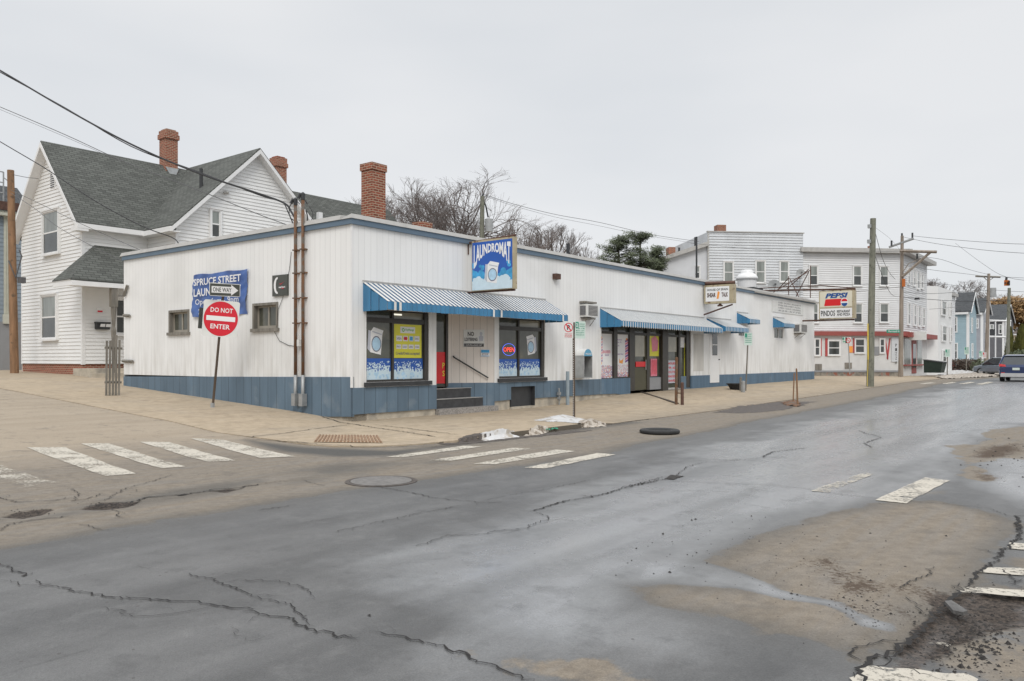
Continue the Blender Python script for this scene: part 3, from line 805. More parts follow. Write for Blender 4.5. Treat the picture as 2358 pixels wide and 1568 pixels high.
structure('faded_crosswalk_marking', mb, M['paint_faded'])

# cracks: thin ragged ribbons
def ribbon(mb, pts, w, rnd, dz=.009, step=.05, jag=.03, branch=True):
    P = [pts[0]]
    for k in range(len(pts)-1):
        a, c = pts[k], pts[k+1]; dist = math.hypot(c[0]-a[0], c[1]-a[1]); n = max(1, int(dist/step))
        for j in range(1, n+1):
            q = j/n; P.append((lerp(a[0], c[0], q)+rnd.gauss(0, jag), lerp(a[1], c[1], q)+rnd.gauss(0, jag)))
    L_ = len(P); prev = None; ww = w
    for k in range(L_):
        d = (P[min(k+1, L_-1)][0]-P[max(k-1, 0)][0], P[min(k+1, L_-1)][1]-P[max(k-1, 0)][1]); l = math.hypot(*d) or 1
        n_ = (-d[1]/l, d[0]/l)
        ww = .7*ww + .3*w*rnd.uniform(.0, 2.6)
        e = min(1, min(k, L_-1-k)/4+.15)
        h = ww*e/2
        x, y = P[k]
        i0 = mb.p((x+n_[0]*h, y+n_[1]*h, ground_z_u(x, y)+dz)); i1 = mb.p((x-n_[0]*h, y-n_[1]*h, ground_z_u(x, y)+dz))
        if prev and not (ww < w*.45 and rnd.random() < .5): mb.f.append((prev[0], i0, i1, prev[1]))
        prev = (i0, i1)
        if branch and rnd.random() < .035:
            a = rnd.uniform(0, 2*math.pi); ln = rnd.uniform(.05, .3)
            ribbon(mb, [(x, y), (x+math.cos(a)*ln*.5, y+math.sin(a)*ln*.5), (x+math.cos(a+.4)*ln, y+math.sin(a+.4)*ln)], w*.4, rnd, dz, step, jag*.5, False)
CR = [
 (z1, .020, [(0, 880), (60, 910), (150, 940), (215, 930)]), (z1, .026, [(215, 970), (240, 1000), (390, 1025), (480, 1050), (600, 1070), (720, 1080), (900, 1090), (1000, 1103), (1150, 1105), (1250, 1130), (1400, 1150), (1560, 1190), (1700, 1215), (1760, 1240), (1850, 1270), (1950, 1300), (2100, 1320)]),
 (z1, .013, [(0, 970), (50, 975), (110, 1003), (240, 1003)]),
 (z1, .012, [(590, 1135), (700, 1165), (800, 1190), (900, 1188), (1050, 1172), (1150, 1160), (1240, 1140)]),
 (z1, .017, [(1090, 935), (1160, 965), (1240, 975), (1290, 1000), (1390, 1035), (1490, 1075), (1600, 1110), (1700, 1130), (1760, 1170), (1770, 1205), (1830, 1250)]),
 (z1, .013, [(1290, 1000), (1400, 985), (1530, 985), (1650, 995), (1760, 1025), (1810, 1050), (1830, 1090)]),
 (z1, .010, [(770, 902), (850, 910), (920, 920)]), (z1, .010, [(1480, 1068), (1560, 1075), (1640, 1078)]),
 (z1, .007, [(1340, 1250), (1400, 1310), (1480, 1345), (1530, 1330), (1600, 1290)]),
 (z1, .03, [(0, 700), (40, 662), (150, 638), (250, 625), (420, 610)]), (z1, .03, [(-60, 480), (0, 495), (100, 525), (290, 515), (450, 500)]),
 (z1, .05, [(480, 555), (600, 540), (780, 525), (850, 498), (1050, 482), (1160, 470), (1250, 448), (1400, 440), (1470, 425), (1530, 414)]),
 (z1, .015, [(1530, 414), (1620, 400), (1780, 390), (1900, 430)]), (z1, .018, [(400, 440), (470, 475), (430, 520), (560, 490), (600, 470)]), (z1, .014, [(740, 445), (790, 448), (810, 465)]),
 (z1, .018, [(430, 655), (520, 665), (600, 690), (690, 690)]), (z1, .02, [(1510, 575), (1600, 560), (1740, 538)]), (z1, .02, [(660, 560), (690, 590), (680, 620)]), (z1, .016, [(600, 520), (740, 440), (900, 400), (1010, 360)]),
 (z1, .012, [(1770, 645), (1850, 630), (1960, 615)]),
 (z2, .026, [(200, 1295), (330, 1320), (430, 1340), (520, 1360), (600, 1380), (660, 1400), (740, 1430), (800, 1465), (900, 1485), (980, 1515), (1040, 1550), (1120, 1580)]),
 (z2, .018, [(650, 1395), (690, 1425), (740, 1432)]),
 (z2, .045, [(1100, 625), (1190, 595), (1290, 565), (1390, 550), (1500, 530), (1600, 500), (1700, 475), (1850, 440), (1900, 430)]), (z2, .03, [(1600, 495), (1750, 455), (1850, 425)]), (z2, .02, [(1900, 430), (1980, 370), (2060, 350), (2250, 335), (2400, 335)]),
 (z2, .016, [(1120, 625), (1180, 650), (1210, 670), (1130, 688), (1080, 720), (940, 730), (840, 752), (760, 758), (640, 758), (540, 800), (440, 825)]), (z2, .010, [(1210, 670), (1300, 672), (1385, 680)]),
 (z2, .022, [(240, 480), (330, 500), (450, 520), (560, 545), (700, 560), (800, 570), (960, 572)]), (z2, .012, [(830, 565), (1000, 530), (1200, 495), (1500, 430)]),
 (z2, .014, [(0, 745), (200, 700), (450, 640), (700, 590)]), (z2, .012, [(0, 1312), (100, 1328), (160, 1335)]),
 (z3, .05, [(2130, 590), (2080, 590), (2085, 640), (2100, 690), (2060, 750), (1990, 800), (1960, 860), (1880, 905), (1820, 960), (1750, 1030), (1700, 1085), (1640, 1150), (1560, 1210), (1500, 1270), (1420, 1350), (1340, 1390), (1190, 1440), (1160, 1530), (1150, 1600)]),
 (z3, .028, [(1420, 1350), (1350, 1420), (1270, 1500), (1180, 1480)]), (z3, .02, [(1290, 1350), (1130, 1360), (1090, 1420), (1150, 1460)]),
 (z3, .014, [(0, 380), (300, 400), (600, 410), (800, 430), (950, 455), (1080, 475), (1400, 510), (1700, 528), (1900, 545), (2060, 600)]),
 (z3, .035, [(570, 240), (620, 210), (700, 200), (840, 185)]), (z3, .02, [(210, 255), (380, 256), (560, 246)]),
 (z3, .03, [(1140, 80), (1180, 100), (1230, 110), (1270, 125), (1170, 160), (1220, 185)]), (z3, .018, [(1580, 890), (1560, 940), (1450, 985), (1380, 1030)]),
 (z3, .02, [(1750, 1040), (1700, 1010), (1760, 990)]), (z3, .02, [(1870, 910), (1920, 880), (1990, 890)]), (z3, .018, [(1980, 900), (2050, 960), (2110, 1040)]), (z3, .02, [(1990, 1000), (2050, 990), (2120, 970)]),
 (z3, .02, [(1360, 1470), (1500, 1520), (1640, 1570)]), (z3, .015, [(1410, 1060), (1480, 1120), (1560, 1190)]),
]
mb = MB(); rnd = random.Random(3)
for fn, w, pts in CR:
    ribbon(mb, GP(pts, fn), w*.36, rnd, jag=.016, step=.03)
# pavement joint running out from the building corner
for pts in ([(735, 958), (800, 975), (860, 985), (940, 996), (1010, 1008)], [(560, 1010), (640, 1000), (740, 986), (812, 978)], [(560, 1011), (640, 1014), (740, 1026), (860, 1032), (1000, 1027)], [(860, 978), (960, 990), (1060, 1003)]):
    ribbon(mb, GP(pts), .02, rnd, .012, .08, .012, False)
structure('road_cracks', mb, M['crack'])

def blob(mb, pts, h, rnd, dz=.004, n=26, edge=.03):      # low mound/patch over a polygon
    P = np.array(pts); lo = P.min(0); hi = P.max(0)
    X, Y = np.meshgrid(np.linspace(lo[0]-.05, hi[0]+.05, n*2), np.linspace(lo[1]-.05, hi[1]+.05, n), indexing='ij')
    sd = poly_sd(pts, X, Y) + (fbm(X*5+rnd.random()*50, Y*5, 4)-.5)*edge*4
    if n >= 30: sd = sd + (fbm(X*14+3, Y*14, 3)-.5)*edge*2
    mxd = max(.05, sd.max()); Z = np.clip(sd/mxd, 0, 1)**(.6 if n < 40 else 1.0)*h*(.75+.5*fbm(X*2.5+3, Y*2.5, 3))
    ids = {}
    for i in range(X.shape[0]-1):
        for j in range(X.shape[1]-1):
            q = [(i, j), (i+1, j), (i+1, j+1), (i, j+1)]
            if sum(sd[a, b_] > 0 for a, b_ in q) < 3: continue
            fc = []
            for a, b_ in q:
                if (a, b_) not in ids:
                    x, y = float(X[a, b_]), float(Y[a, b_])
                    ids[(a, b_)] = mb.p((x, y, ground_z_u(x, y) + dz + max(0, float(Z[a, b_]))))
                fc.append(ids[(a, b_)])
            mb.f.append(tuple(fc))
mb = MB()
for fn, pts in ((z1, [(1035, 486), (1080, 474), (1110, 478), (1060, 488)]),
               (z1, [(120, 950), (150, 940), (160, 948), (140, 953)]), (z1, [(2150, 1185), (2175, 1175), (2170, 1192)]), (z2, [(1850, 440), (1880, 415), (1960, 425), (1900, 445)])):
    blob(mb, GP(pts, fn), .008, rnd, .005, 14, .01)
structure('pothole_gravel', mb, M['gravel'], kind='stuff')
# scattered stones
mb = MB(); rs = random.Random(12)
def stone(mb, x, y, r):
    z = ground_z_u(x, y); k = [rs.uniform(.6, 1.3) for _ in range(6)]
    c = [(x+r*k[0], y, z), (x, y+r*k[1], z), (x-r*k[2], y, z), (x, y-r*k[3], z), (x+r*.1, y, z+r*k[4]*.8)]
    i = [mb.p(q) for q in c]
    for a in range(4): mb.f.append((i[a], i[(a+1) % 4], i[4]))
for fn, x0, x1, y0, y1, n, r in ((z3, 350, 1500, 600, 1250, 150, .007), (z3, 1450, 2110, 1080, 1560, 620, .010), (z3, 0, 700, 550, 900, 30, .008), (z2, 1600, 2200, 700, 1100, 26, .010), (z1, 40, 290, 560, 605, 40, .012), (z1, 500, 790, 525, 556, 60, .012), (z3, 1000, 1450, 980, 1280, 130, .007), (z3, 1750, 2200, 100, 380, 60, .014)):
    for _ in range(n):
        x, y, z = G(*fn((rs.gauss((x0+x1)/2, (x1-x0)/4), rs.gauss((y0+y1)/2, (y1-y0)/4)))); stone(mb, x, y, r*min(2.2, math.exp(rs.gauss(-.35, .45))))
structure('loose_stones', mb, M['gravel'], kind='stuff')
M['road_slab'] = mat('broken_asphalt', (.13, .125, .12), .85, .3, 14, bump=.8, bscale=60)
# lifted slab of asphalt at the rim of the broken patch
mb = MB()
P0 = GP([(1650, 1125), (1690, 1120), (1785, 1180), (1760, 1192), (1700, 1180)], z3)
bz = [ground_z_u(x, y)-.02 for x, y in P0]
top = [(x, y, z+.035) for (x, y), z in zip(P0, bz)]
mb.prism(top, (0, 0, .022))
single('asphalt_chunk', mb, M['road_slab'], 'flat broken slab of asphalt lying on the dark gravel patch', 'asphalt chunk')
# manhole cover, flush and round
mx_, my_, mz_ = G(878, 1108)
mb = MB(); mb.lathe((mx_, my_, mz_), [(.40, -.02), (.40, .010), (.33, .010), (.32, .006), (.05, .008), (.001, .008)], 40)
m_ = single('manhole_cover', mb, mat('dusty_iron_cover', (.17, .16, .15), .7, .2, 12, bump=.6, bscale=50), 'round dusty manhole cover set flush in the tan asphalt', 'manhole cover')
mb = MB(); mb.lathe((mx_, my_, mz_), [(.47, -.01), (.47, .006), (.41, .008), (.40, -.01)], 40)
part('rim', mb, M['mud'], m_)
# tactile plate on the corner ramp
mb = MB(); q = GP([(722, 1019), (734, 1003), (871, 1004), (882, 1021)])
drape_quad(mb, q, 8, 4, .012)
tp = single('tactile_plate', mb, M['tactile'], 'rusty orange ribbed tactile plate set in the corner kerb ramp', 'tactile plate')
mb = MB()
for k in range(19):
    a = (k+.5)/19
    p0 = (lerp(q[0][0], q[3][0], a), lerp(q[0][1], q[3][1], a)); p1 = (lerp(q[1][0], q[2][0], a), lerp(q[1][1], q[2][1], a))
    pts = [(lerp(p0[0], p1[0], b_), lerp(p0[1], p1[1], b_)) for b_ in (.04, .35, .65, .96)]
    mb.tube([(x, y, ground_z_u(x, y)+.014) for x, y in pts], .022, 5)
part('rib', mb, M['tactile_rib'], tp)
# snow heaps and gutter mud
def heap(name, polys, h, m_, label=None, seed=1, edge=.05, n=48):
    mb = MB(); r_ = random.Random(seed)
    for P_ in polys: blob(mb, GP(P_), h, r_, .004, n, edge)
    return structure(name, mb, m_, smooth=True, kind='stuff')
heap('snow', [[(1228, 968), (1275, 958), (1318, 960), (1350, 968), (1330, 975), (1300, 972), (1262, 972)]], .13, M['snow'], seed=2)
heap('snow', [[(1100, 1006), (1145, 999), (1155, 993), (1180, 993), (1198, 1000), (1165, 1005), (1115, 1010)]], .08, M['snow'], seed=5)
heap('dirty_snow', [[(1322, 970), (1375, 968), (1400, 982), (1340, 986)], [(1205, 1000), (1230, 990), (1265, 992), (1240, 1003)]], .10, M['snow_dirty'], seed=3)
heap('gutter_mud', [[(1010, 1018), (1100, 1012), (1200, 1004), (1300, 994), (1380, 990), (1300, 1000), (1200, 1010), (1100, 1020), (1030, 1026)], [(1050, 1008), (1110, 1003), (1170, 1004), (1060, 1014)]], .02, M['mud'], seed=4, edge=.06, n=40)
heap('sand_debris', [[(1640, 950), (1700, 935), (1800, 925), (1880, 925), (1800, 945), (1700, 952)]], .02, M['mud'], seed=8, edge=.1)
heap('snow', [[(2135, 861), (2180, 855), (2300, 852), (2316, 856), (2260, 862), (2170, 865)]], .45, M['snow'], seed=9, edge=.3, n=36)
heap('snow', [[(2160, 857), (2172, 847), (2225, 845), (2275, 846), (2278, 854), (2220, 857)]], .30, M['snow'], seed=12, edge=.3, n=36)
heap('dirty_snow', [[(2150, 868), (2220, 862), (2300, 858), (2310, 866), (2240, 870), (2170, 873)]], .28, M['snow_dirty'], seed=10, edge=.3, n=36)

# ------------------------------------------------------------------ the laundromat block
def wall_front(mb, x0, x1, z0, z1, holes, y=0.0, rev=.12):
    xs = sorted({x0, x1, *[h[0] for h in holes], *[h[1] for h in holes]}); zs = sorted({z0, z1, *[h[2] for h in holes], *[h[3] for h in holes]})
    xs = [x for x in xs if x0 <= x <= x1]; zs = [z for z in zs if z0 <= z <= z1]
    for i in range(len(xs)-1):
        for j in range(len(zs)-1):
            cx, cz = (xs[i]+xs[i+1])/2, (zs[j]+zs[j+1])/2
            if any(h[0] < cx < h[1] and h[2] < cz < h[3] for h in holes): continue
            mb.quad([(xs[i], y, zs[j]), (xs[i+1], y, zs[j]), (xs[i+1], y, zs[j+1]), (xs[i], y, zs[j+1])])
    for h in holes:
        a, b, c, d = max(h[0], x0), min(h[1], x1), max(h[2], z0), min(h[3], z1)
        r = h[4] if len(h) > 4 else rev
        if c >= d: continue
        if h[0] >= x0: mb.quad([(a, y, c), (a, y, d), (a, y+r, d), (a, y+r, c)])
        if h[1] <= x1: mb.quad([(b, y, d), (b, y, c), (b, y+r, c), (b, y+r, d)])
        if h[3] <= z1: mb.quad([(a, y, d), (b, y, d), (b, y+r, d), (a, y+r, d)])
        if h[2] >= z0: mb.quad([(b, y, c), (a, y, c), (a, y+r, c), (b, y+r, c)])
def wall_side(mb, y0, y1, z0, z1, holes, x=0.0, rev=.12):     # outward is -x
    ys = sorted({y0, y1, *[h[0] for h in holes], *[h[1] for h in holes]}); zs = sorted({z0, z1, *[h[2] for h in holes], *[h[3] for h in holes]})
    zs = [z for z in zs if z0 <= z <= z1]
    for i in range(len(ys)-1):
        for j in range(len(zs)-1):
            cy, cz = (ys[i]+ys[i+1])/2, (zs[j]+zs[j+1])/2
            if any(h[0] < cy < h[1] and h[2] < cz < h[3] for h in holes): continue
            mb.quad([(x, ys[i+1], zs[j]), (x, ys[i], zs[j]), (x, ys[i], zs[j+1]), (x, ys[i+1], zs[j+1])])
    for a, b, c, d in holes:
        mb.quad([(x, a, d), (x, a, c), (x+rev, a, c), (x+rev, a, d)]); mb.quad([(x, b, c), (x, b, d), (x+rev, b, d), (x+rev, b, c)])
        mb.quad([(x, b, d), (x, a, d), (x+rev, a, d), (x+rev, b, d)]); mb.quad([(x, a, c), (x, b, c), (x+rev, b, c), (x+rev, a, c)])

LB = thing('laundromat_building', 'long low white flat-roofed shop building with blue base boards on the street corner', 'building', (0, 0, 0))
LEN, DEP, ZT = 35.72, 11.58, 4.86
BT = .80
# openings x0,x1,z0,z1
W1 = (.47, 2.70, .93, 2.78); W2 = (5.72, 8.08, .93, 2.78)
AL = (2.99, 5.50, -.2, 2.95)
HA = (6.29, 7.54, .04, .66)
SH = (11.56, 18.90, .30, 2.80)
D3 = (21.35, 22.25, .9, 2.55)
WS1 = (24.1, 25.1, 2.62, 3.1); WS2 = (28.95, 30.35, 2.62, 3.2)
hol = [W1, W2, (AL[0], AL[1], AL[2], AL[3], .02), SH, WS1, WS2]
mb = MB(); wall_front(mb, 0, LEN, BT, ZT, [h for h in hol])
part('front_wall', mb, M['white_board'], LB)
WL1 = (7.45, 8.63, 2.32, 3.03); WL2 = (2.98, 4.14, 2.33, 3.05)
mb = MB(); wall_side(mb, 0, DEP, 1.0, ZT, [WL1, WL2], rev=.16)
part('side_wall', mb, M['white_board'], LB)
mb = MB()
mb.quad([(LEN, 0, -.3), (LEN, DEP, -.3), (LEN, DEP, ZT), (LEN, 0, ZT)]); mb.quad([(LEN, DEP, -.3), (0, DEP, -.3), (0, DEP, ZT), (LEN, DEP, ZT)])
part('rear_wall', mb, M['white_board'], LB)
mb = MB()
zb = lambda x: interp(x, [0, 3, 6, 12.5, 13.6], [.15, .15, .27, .25, .1])
def band(mb, x0, x1, y=-.012):
    n = max(1, int((x1-x0)/.8))
    for k in range(n):
        a, b = lerp(x0, x1, k/n), lerp(x0, x1, (k+1)/n)
        mb.hexa([(a, y, zb(a)), (b, y, zb(b)), (b, y+.08, zb(b)), (a, y+.08, zb(a))], [(a, y, BT+.004), (b, y, BT+.004), (b, y+.08, BT+.004), (a, y+.08, BT+.004)])
band(mb, 0, 2.99); band(mb, 5.50, 6.29); mb.box(6.29, 7.54, -.012, .07, .66, BT+.004); band(mb, 7.54, 11.56)
part('base_board', mb, M['blue_board'], LB)
mb = MB(); band(mb, 11.56, 13.62); mb.box(18.9, 22.8, -.012, .07, -.1, BT+.003); mb.box(22.8, LEN, -.012, .07, -.1, .80); part('base_board', mb, M['blue_board_narrow'], LB)
mb = MB()
zt = lambda y: 1.075-.012*y
n = 10
for k in range(n):
    a, b = DEP*k/n, DEP*(k+1)/n
    lo = lambda y: interp(y, [0, 2, 12], [.1, .02, .0])
    mb.hexa([(-.012, a, lo(a)), (.08, a, lo(a)), (.08, b, lo(b)), (-.012, b, lo(b))], [(-.012, a, zt(a)), (.08, a, zt(a)), (.08, b, zt(b)), (-.012, b, zt(b))])
part('side_base_boards', mb, M['blue_board'], LB)
mb = MB()
mb.box(.03, 2.97, .03, .4, -.4, .34); mb.box(.03, .5, .03, 3, -.4, .35); mb.box(5.55, 6.27, .03, .4, -.4, .4); mb.box(7.56, 13.5, .03, .4, -.4, .4); mb.box(5.5, 7.6, .3, .5, -.4, .1); mb.box(6.27, 7.56, -.02, .3, -.3, .035)
part('foundation', mb, M['concrete'], LB)
# roof edge: blue fascia and grey metal cap
mb = MB(); mb.box(-.07, LEN+.05, -.07, .02, ZT-.04, 4.955); mb.box(-.07, -.0, .02, DEP, ZT-.04, 4.955); part('fascia', mb, M['blue_trim'], LB)
mb = MB()
o, i_ = -.10, .35
mb.hexa([(o, o, 4.955), (LEN+.1, o, 4.955), (LEN+.1, i_, 4.955), (o, i_, 4.955)], [(o+.05, o+.05, 5.07), (LEN+.05, o+.05, 5.07), (LEN+.05, i_, 5.10), (i_, i_, 5.10)])
mb.hexa([(o, i_, 4.955), (i_, i_, 4.955), (i_, DEP+.1, 4.955), (o, DEP+.1, 4.955)], [(o+.05, i_+.001, 5.075), (i_, i_+.001, 5.098), (i_, DEP+.05, 5.098), (o+.05, DEP+.05, 5.075)])
part('roof_edge', mb, M['cap'], LB)
mb = MB(); mb.box(.3, LEN, .3, DEP, 4.8, 4.93); rf = part('roof', mb, mat('roof_membrane', (.12, .12, .12), .9, .2, 2), LB)
mb = MB(); mb.box(26.0, LEN+.3, -.20, -.075, 4.88, 4.98); part('gutter', mb, M['cap'], LB)
# corner trim
mb = MB(); mb.box(-.02, .03, -.02, .03, BT+.01, ZT-.04); part('corner_trim', mb, M['trim'], LB)
# big chimney
mb = MB(); cx_, cy_ = 4.2, 3.9
mb.box(cx_-.285, cx_+.285, cy_-.25, cy_+.25, 4.9, 7.46); mb.box(cx_-.32, cx_+.32, cy_-.285, cy_+.285, 7.46, 7.68)
ch = part('chimney', mb, M['brick'], rf); ch.parent = rf
# chimney stub further along
mb = MB(); x_, z_ = F.front(970, 520, 4.5); mb.box(x_-.25, x_+.25, 4.2, 4.7, 4.9, z_+.1); part('chimney_stub', mb, M['brick'], rf)
# vents
for (u, v, y0, r, h) in ((1308, 561, 2.0, .07, .0), (1257, 577, 2.5, .09, 0), (1604, 545, 8, .06, 0)):
    x_, z_ = F.front(u, v, y0); mb = MB(); mb.tube([(x_, y0, 4.9), (x_, y0, z_)], r, 10); part('vent_pipe', mb, M['sill_dark'], rf)

# --- shop windows
def film(parent, x0, x1, z0, z1, y, seed):
    mp = lambda a, b: (lerp(x0, x1, a), y, lerp(z0, z1, b))
    mb = MB(); mb.poly([mp(0, 0), mp(1, 0), mp(1, 1), mp(0, 1)])
    fl = part('window_film', mb, M['blue_vivid'], parent)
    def at_y(dy): return lambda a, b: (lerp(x0, x1, a), y-dy, lerp(z0, z1, b))
    r = random.Random(seed)
    mb = MB(); m1 = at_y(.003)
    pts = [(0, 0), (1, 0)]
    for k in range(26):
        a = 1-k/25; pts.append((a, .42+.09*math.sin(k*2.1+seed)+r.uniform(-.05, .07)))
    mb.poly([m1(*p) for p in pts])
    asp = (x1-x0)/(z1-z0)
    for _ in range(95):
        a, b = r.uniform(.05, .95), r.uniform(.38, .86); rad = r.uniform(.03, .085)*(1.25-b)
        mb.poly([at_y(.0035+r.random()*.002)(a+rad/asp*math.cos(t*.785), b+rad*1.0*math.sin(t*.785)) for t in range(8)])
    part('foam', mb, M['ice'], fl)
    mb = MB(); m2 = at_y(.007)
    for _ in range(16):
        a, b = r.uniform(.06, .94), r.uniform(.05, .34); rad = r.uniform(.03, .09)
        mb.poly([at_y(.007+r.random()*.002)(a+rad/asp*math.cos(t*.6283), b+rad*math.sin(t*.6283)) for t in range(10)])
    part('foam_bubble', mb, M['blue_pale'], fl)
def washer(parent, mp, s=1.0):      # a plain washing machine drawn flat, u,v in 0..1
    mb = MB(); mb.poly([mp(.18, .12, 0), mp(.72, .03, 0), mp(.80, .72, 0), mp(.22, .84, 0)]); mb.poly([mp(.22, .84, 0), mp(.80, .72, 0), mp(.86, .86, 0), mp(.36, .97, 0)])
    w = part('washing_machine_print', mb, M['ltr_white'], parent)
    mb = MB(); mb.poly([mp(.04, .24, 0), mp(.18, .12, .0), mp(.22, .84, .0), mp(.09, .86, 0)]); mb.poly([mp(.28, .80, .002), mp(.76, .70, .002), mp(.77, .74, .002), mp(.29, .84, .002)])
    part('side', mb, M['print_grey'], w)
    mb = MB(); mb.disc(lambda a, b: mp(a, b, .003), .49, .40, .25, .27, 22, .86); part('door_ring', mb, M['print_dark'], w)
    mb = MB(); mb.disc(lambda a, b: mp(a, b, .0035), .49, .40, .21, .225, 22); part('door_glass', mb, M['blue_pale'], w)
def shop_window(x0, x1, z0, z1, mull, tz, pos):
    fr = MB(); y = .05
    # right frame member is deep and wide, like the photograph
    fr.box(x0, x0+.05, y, y+.07, z0, z1); fr.box(x1-.14, x1, y-.02, y+.07, z0, z1); fr.box(x0+.05, x1-.14, y, y+.07, z0, z0+.05); fr.box(x0+.05, x1-.14, y, y+.07, z1-.04, z1)
    fr.box(mull-.035, mull+.035, y, y+.07, z0+.05, tz-.06); fr.box(mull-.035, mull+.035, y, y+.07, tz+.06, z1-.04); fr.box(x0+.05, x1-.14, y-.01, y+.07, tz-.06, tz+.06)
    w = part('shop_window', fr, M['frame_dark'], LB)
    g = MB(); yy = y+.05
    for a, b in ((x0+.04, mull-.03), (mull+.03, x1-.13)): g.box(a, b, yy, yy+.01, z0+.04, tz-.05)
    part('glass', g, M['glass_olive'], w)
    g = MB(); g.box(x0+.04, mull-.03, yy, yy+.01, tz+.05, z1-.03); part('transom_glass', g, M['glass_olive'], w)
    g = MB(); g.box(mull+.03, x1-.13, yy, yy+.01, tz+.05, z1-.03); part('transom_glass', g, M['glass_light'], w)
    s = MB(); s.box(x0-.08, x1+.06, -.07, .06, z0-.11, z0-.003); part('sill', s, M['sill_dark'], w)
    return w, yy
w1, yy = shop_window(W1[0], W1[1], W1[2], W1[3], 1.42, 2.53-.02, 0)
film(w1, .53, 1.375, .99, 1.53, yy-.006, 3); film(w1, 1.465, 2.55, .99, 1.53, yy-.006, 8)
x0, zt_ = F.front(847, 747, .1); x1, zb_ = F.front(893, 810, .1)
washer(w1, lambda a, b, d: (lerp(.56, 1.22, a), yy-.006-d, lerp(1.6, 2.35, b)))
mb = MB(); mb.box(1.465, 2.50, yy-.012, yy-.006, 1.545, 2.43); pp = part('poster', mb, M['yellow'], w1)
pm = lambda a, b: (lerp(1.465, 2.50, a), yy-.016, lerp(1.545, 2.43, b))
mb = MB()
for q in ((.24, .76, .74, .93), (.10, .30, .50, .66), (.34, .50, .50, .66), (.55, .70, .50, .66), (.74, .92, .50, .66), (.10, .27, .27, .40), (.31, .49, .27, .40), (.53, .71, .27, .40), (.75, .92, .27, .40)): mb.poly([pm(q[0], q[2]), pm(q[1], q[2]), pm(q[1], q[3]), pm(q[0], q[3])])
part('card', mb, M['ltr_white'], pp)
pm2 = lambda a, b: (lerp(1.465, 2.50, a), yy-.019, lerp(1.545, 2.43, b))
mb = MB(); mb.text('Credit/Debit accepted', lambda a, b: pm2(.08+.84*a, .07+.11*b)); mb.text('VISA', lambda a, b: pm2(.12+.16*a, .54+.07*b)); mb.text('DISC', lambda a, b: pm2(.76+.14*a, .55+.06*b))
for k in range(4): mb.text(('PAY', 'GOOD', 'APPLE', 'SCAN')[k], lambda a, b, k=k: pm2((.12, .33, .55, .77)[k]+.13*a, .30+.06*b))
part('lettering', mb, M['print_dark'], pp)
mb = MB(); mb.text('PayRange', lambda a, b: pm2(.42+.30*a, .79+.09*b)); mb.disc(pm2, .34, .835, .05, .06, 14, .5); part('lettering', mb, M['green_ink'], pp)
mb = MB(); mb.disc(pm2, .395, .58, .04, .055, 14); mb.disc(pm2, .445, .58, .04, .055, 14); part('card_logo', mb, M['sign_red'], pp)
mb = MB(); mb.poly([pm2(.57, .52), pm2(.68, .52), pm2(.68, .64), pm2(.57, .64)]); part('card_logo', mb, M['blue_mid'], pp)
mb = MB(); mb.box(1.47, 1.85, yy+.002, yy+.004, 2.68, 2.70); 
w2, yy = shop_window(W2[0], W2[1], W2[2], W2[3], 6.77, 2.47, 1)
film(w2, 5.78, 6.72, .99, 1.52, yy-.006, 5); film(w2, 6.82, 7.93, .99, 1.52, yy-.006, 11)
washer(w2, lambda a, b, d: (lerp(7.78, 7.10, a), yy-.006-d, lerp(1.62, 2.33, b)))
mb = MB(); om = lambda a, b: (lerp(5.98, 6.62, a), yy-.02, lerp(1.62, 2.0, b))
mb.text('OPEN', lambda a, b: om(.08+.84*a, .32+.36*b)); on = part('open_sign', mb, M['neon_red'], w2)
mb = MB(); mb.disc(om, .5, .5, .5, .5, 24, .93); part('ring', mb, M['neon_blue'], on)
# lamp seen through the transom
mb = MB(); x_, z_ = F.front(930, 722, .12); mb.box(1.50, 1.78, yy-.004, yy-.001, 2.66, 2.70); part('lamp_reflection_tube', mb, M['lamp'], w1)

# --- entrance alcove
DZ = .71
diag0 = (5.50, .0); bx = F.front(1043, 890, .75)[0]; diag1 = (bx, .75)
doorx = F.front(1027, 890, .75)[0]
mb = MB()
mb.quad([(diag1[0], .75, BT), (diag0[0], 0.002, BT), (diag0[0], 0.002, 2.95), (diag1[0], .75, 2.95)])
mb.quad([(doorx, .75, BT), (diag1[0], .75, BT), (diag1[0], .75, 2.95), (doorx, .75, 2.95)])
mb.quad([(2.99, 0.02, -.2), (2.99, .75, -.2), (2.99, .75, 2.95), (2.99, 0.02, 2.95)])
mb.quad([(2.99, 0, 2.949), (5.5, 0, 2.949), (diag1[0], .75, 2.949), (2.99, .75, 2.949)])
M['alcove'] = mat('beige_white_boards', (.72, .665, .61), .6, .05, 1, pattern='boards', per=.21, gdark=.5)
aw = part('alcove_wall', mb, M['alcove'], LB)
mb = MB()
dn = Vector((diag0[0]-diag1[0], -diag0[1]+0-.75+0, 0)); dvx, dvy = diag0[0]-diag1[0], 0-.75; dl = math.hypot(dvx, dvy); nx, ny = dvy/dl, -dvx/dl   # outward normal of the slanted wall
def DG(a, z, off=.0): return (lerp(diag1[0], diag0[0], a)+nx*off, lerp(.75, 0, a)+ny*off, z)
mb.hexa([DG(0, .1, .012), DG(1, .1, .012), DG(1, .1, -.05), DG(0, .1, -.05)], [DG(0, BT+.01, .012), DG(1, BT+.01, .012), DG(1, BT+.01, -.05), DG(0, BT+.01, -.05)])
mb.box(doorx, diag1[0], .738, .8, .3, BT+.01)
part('alcove_base_boards', mb, M['blue_board'], LB)
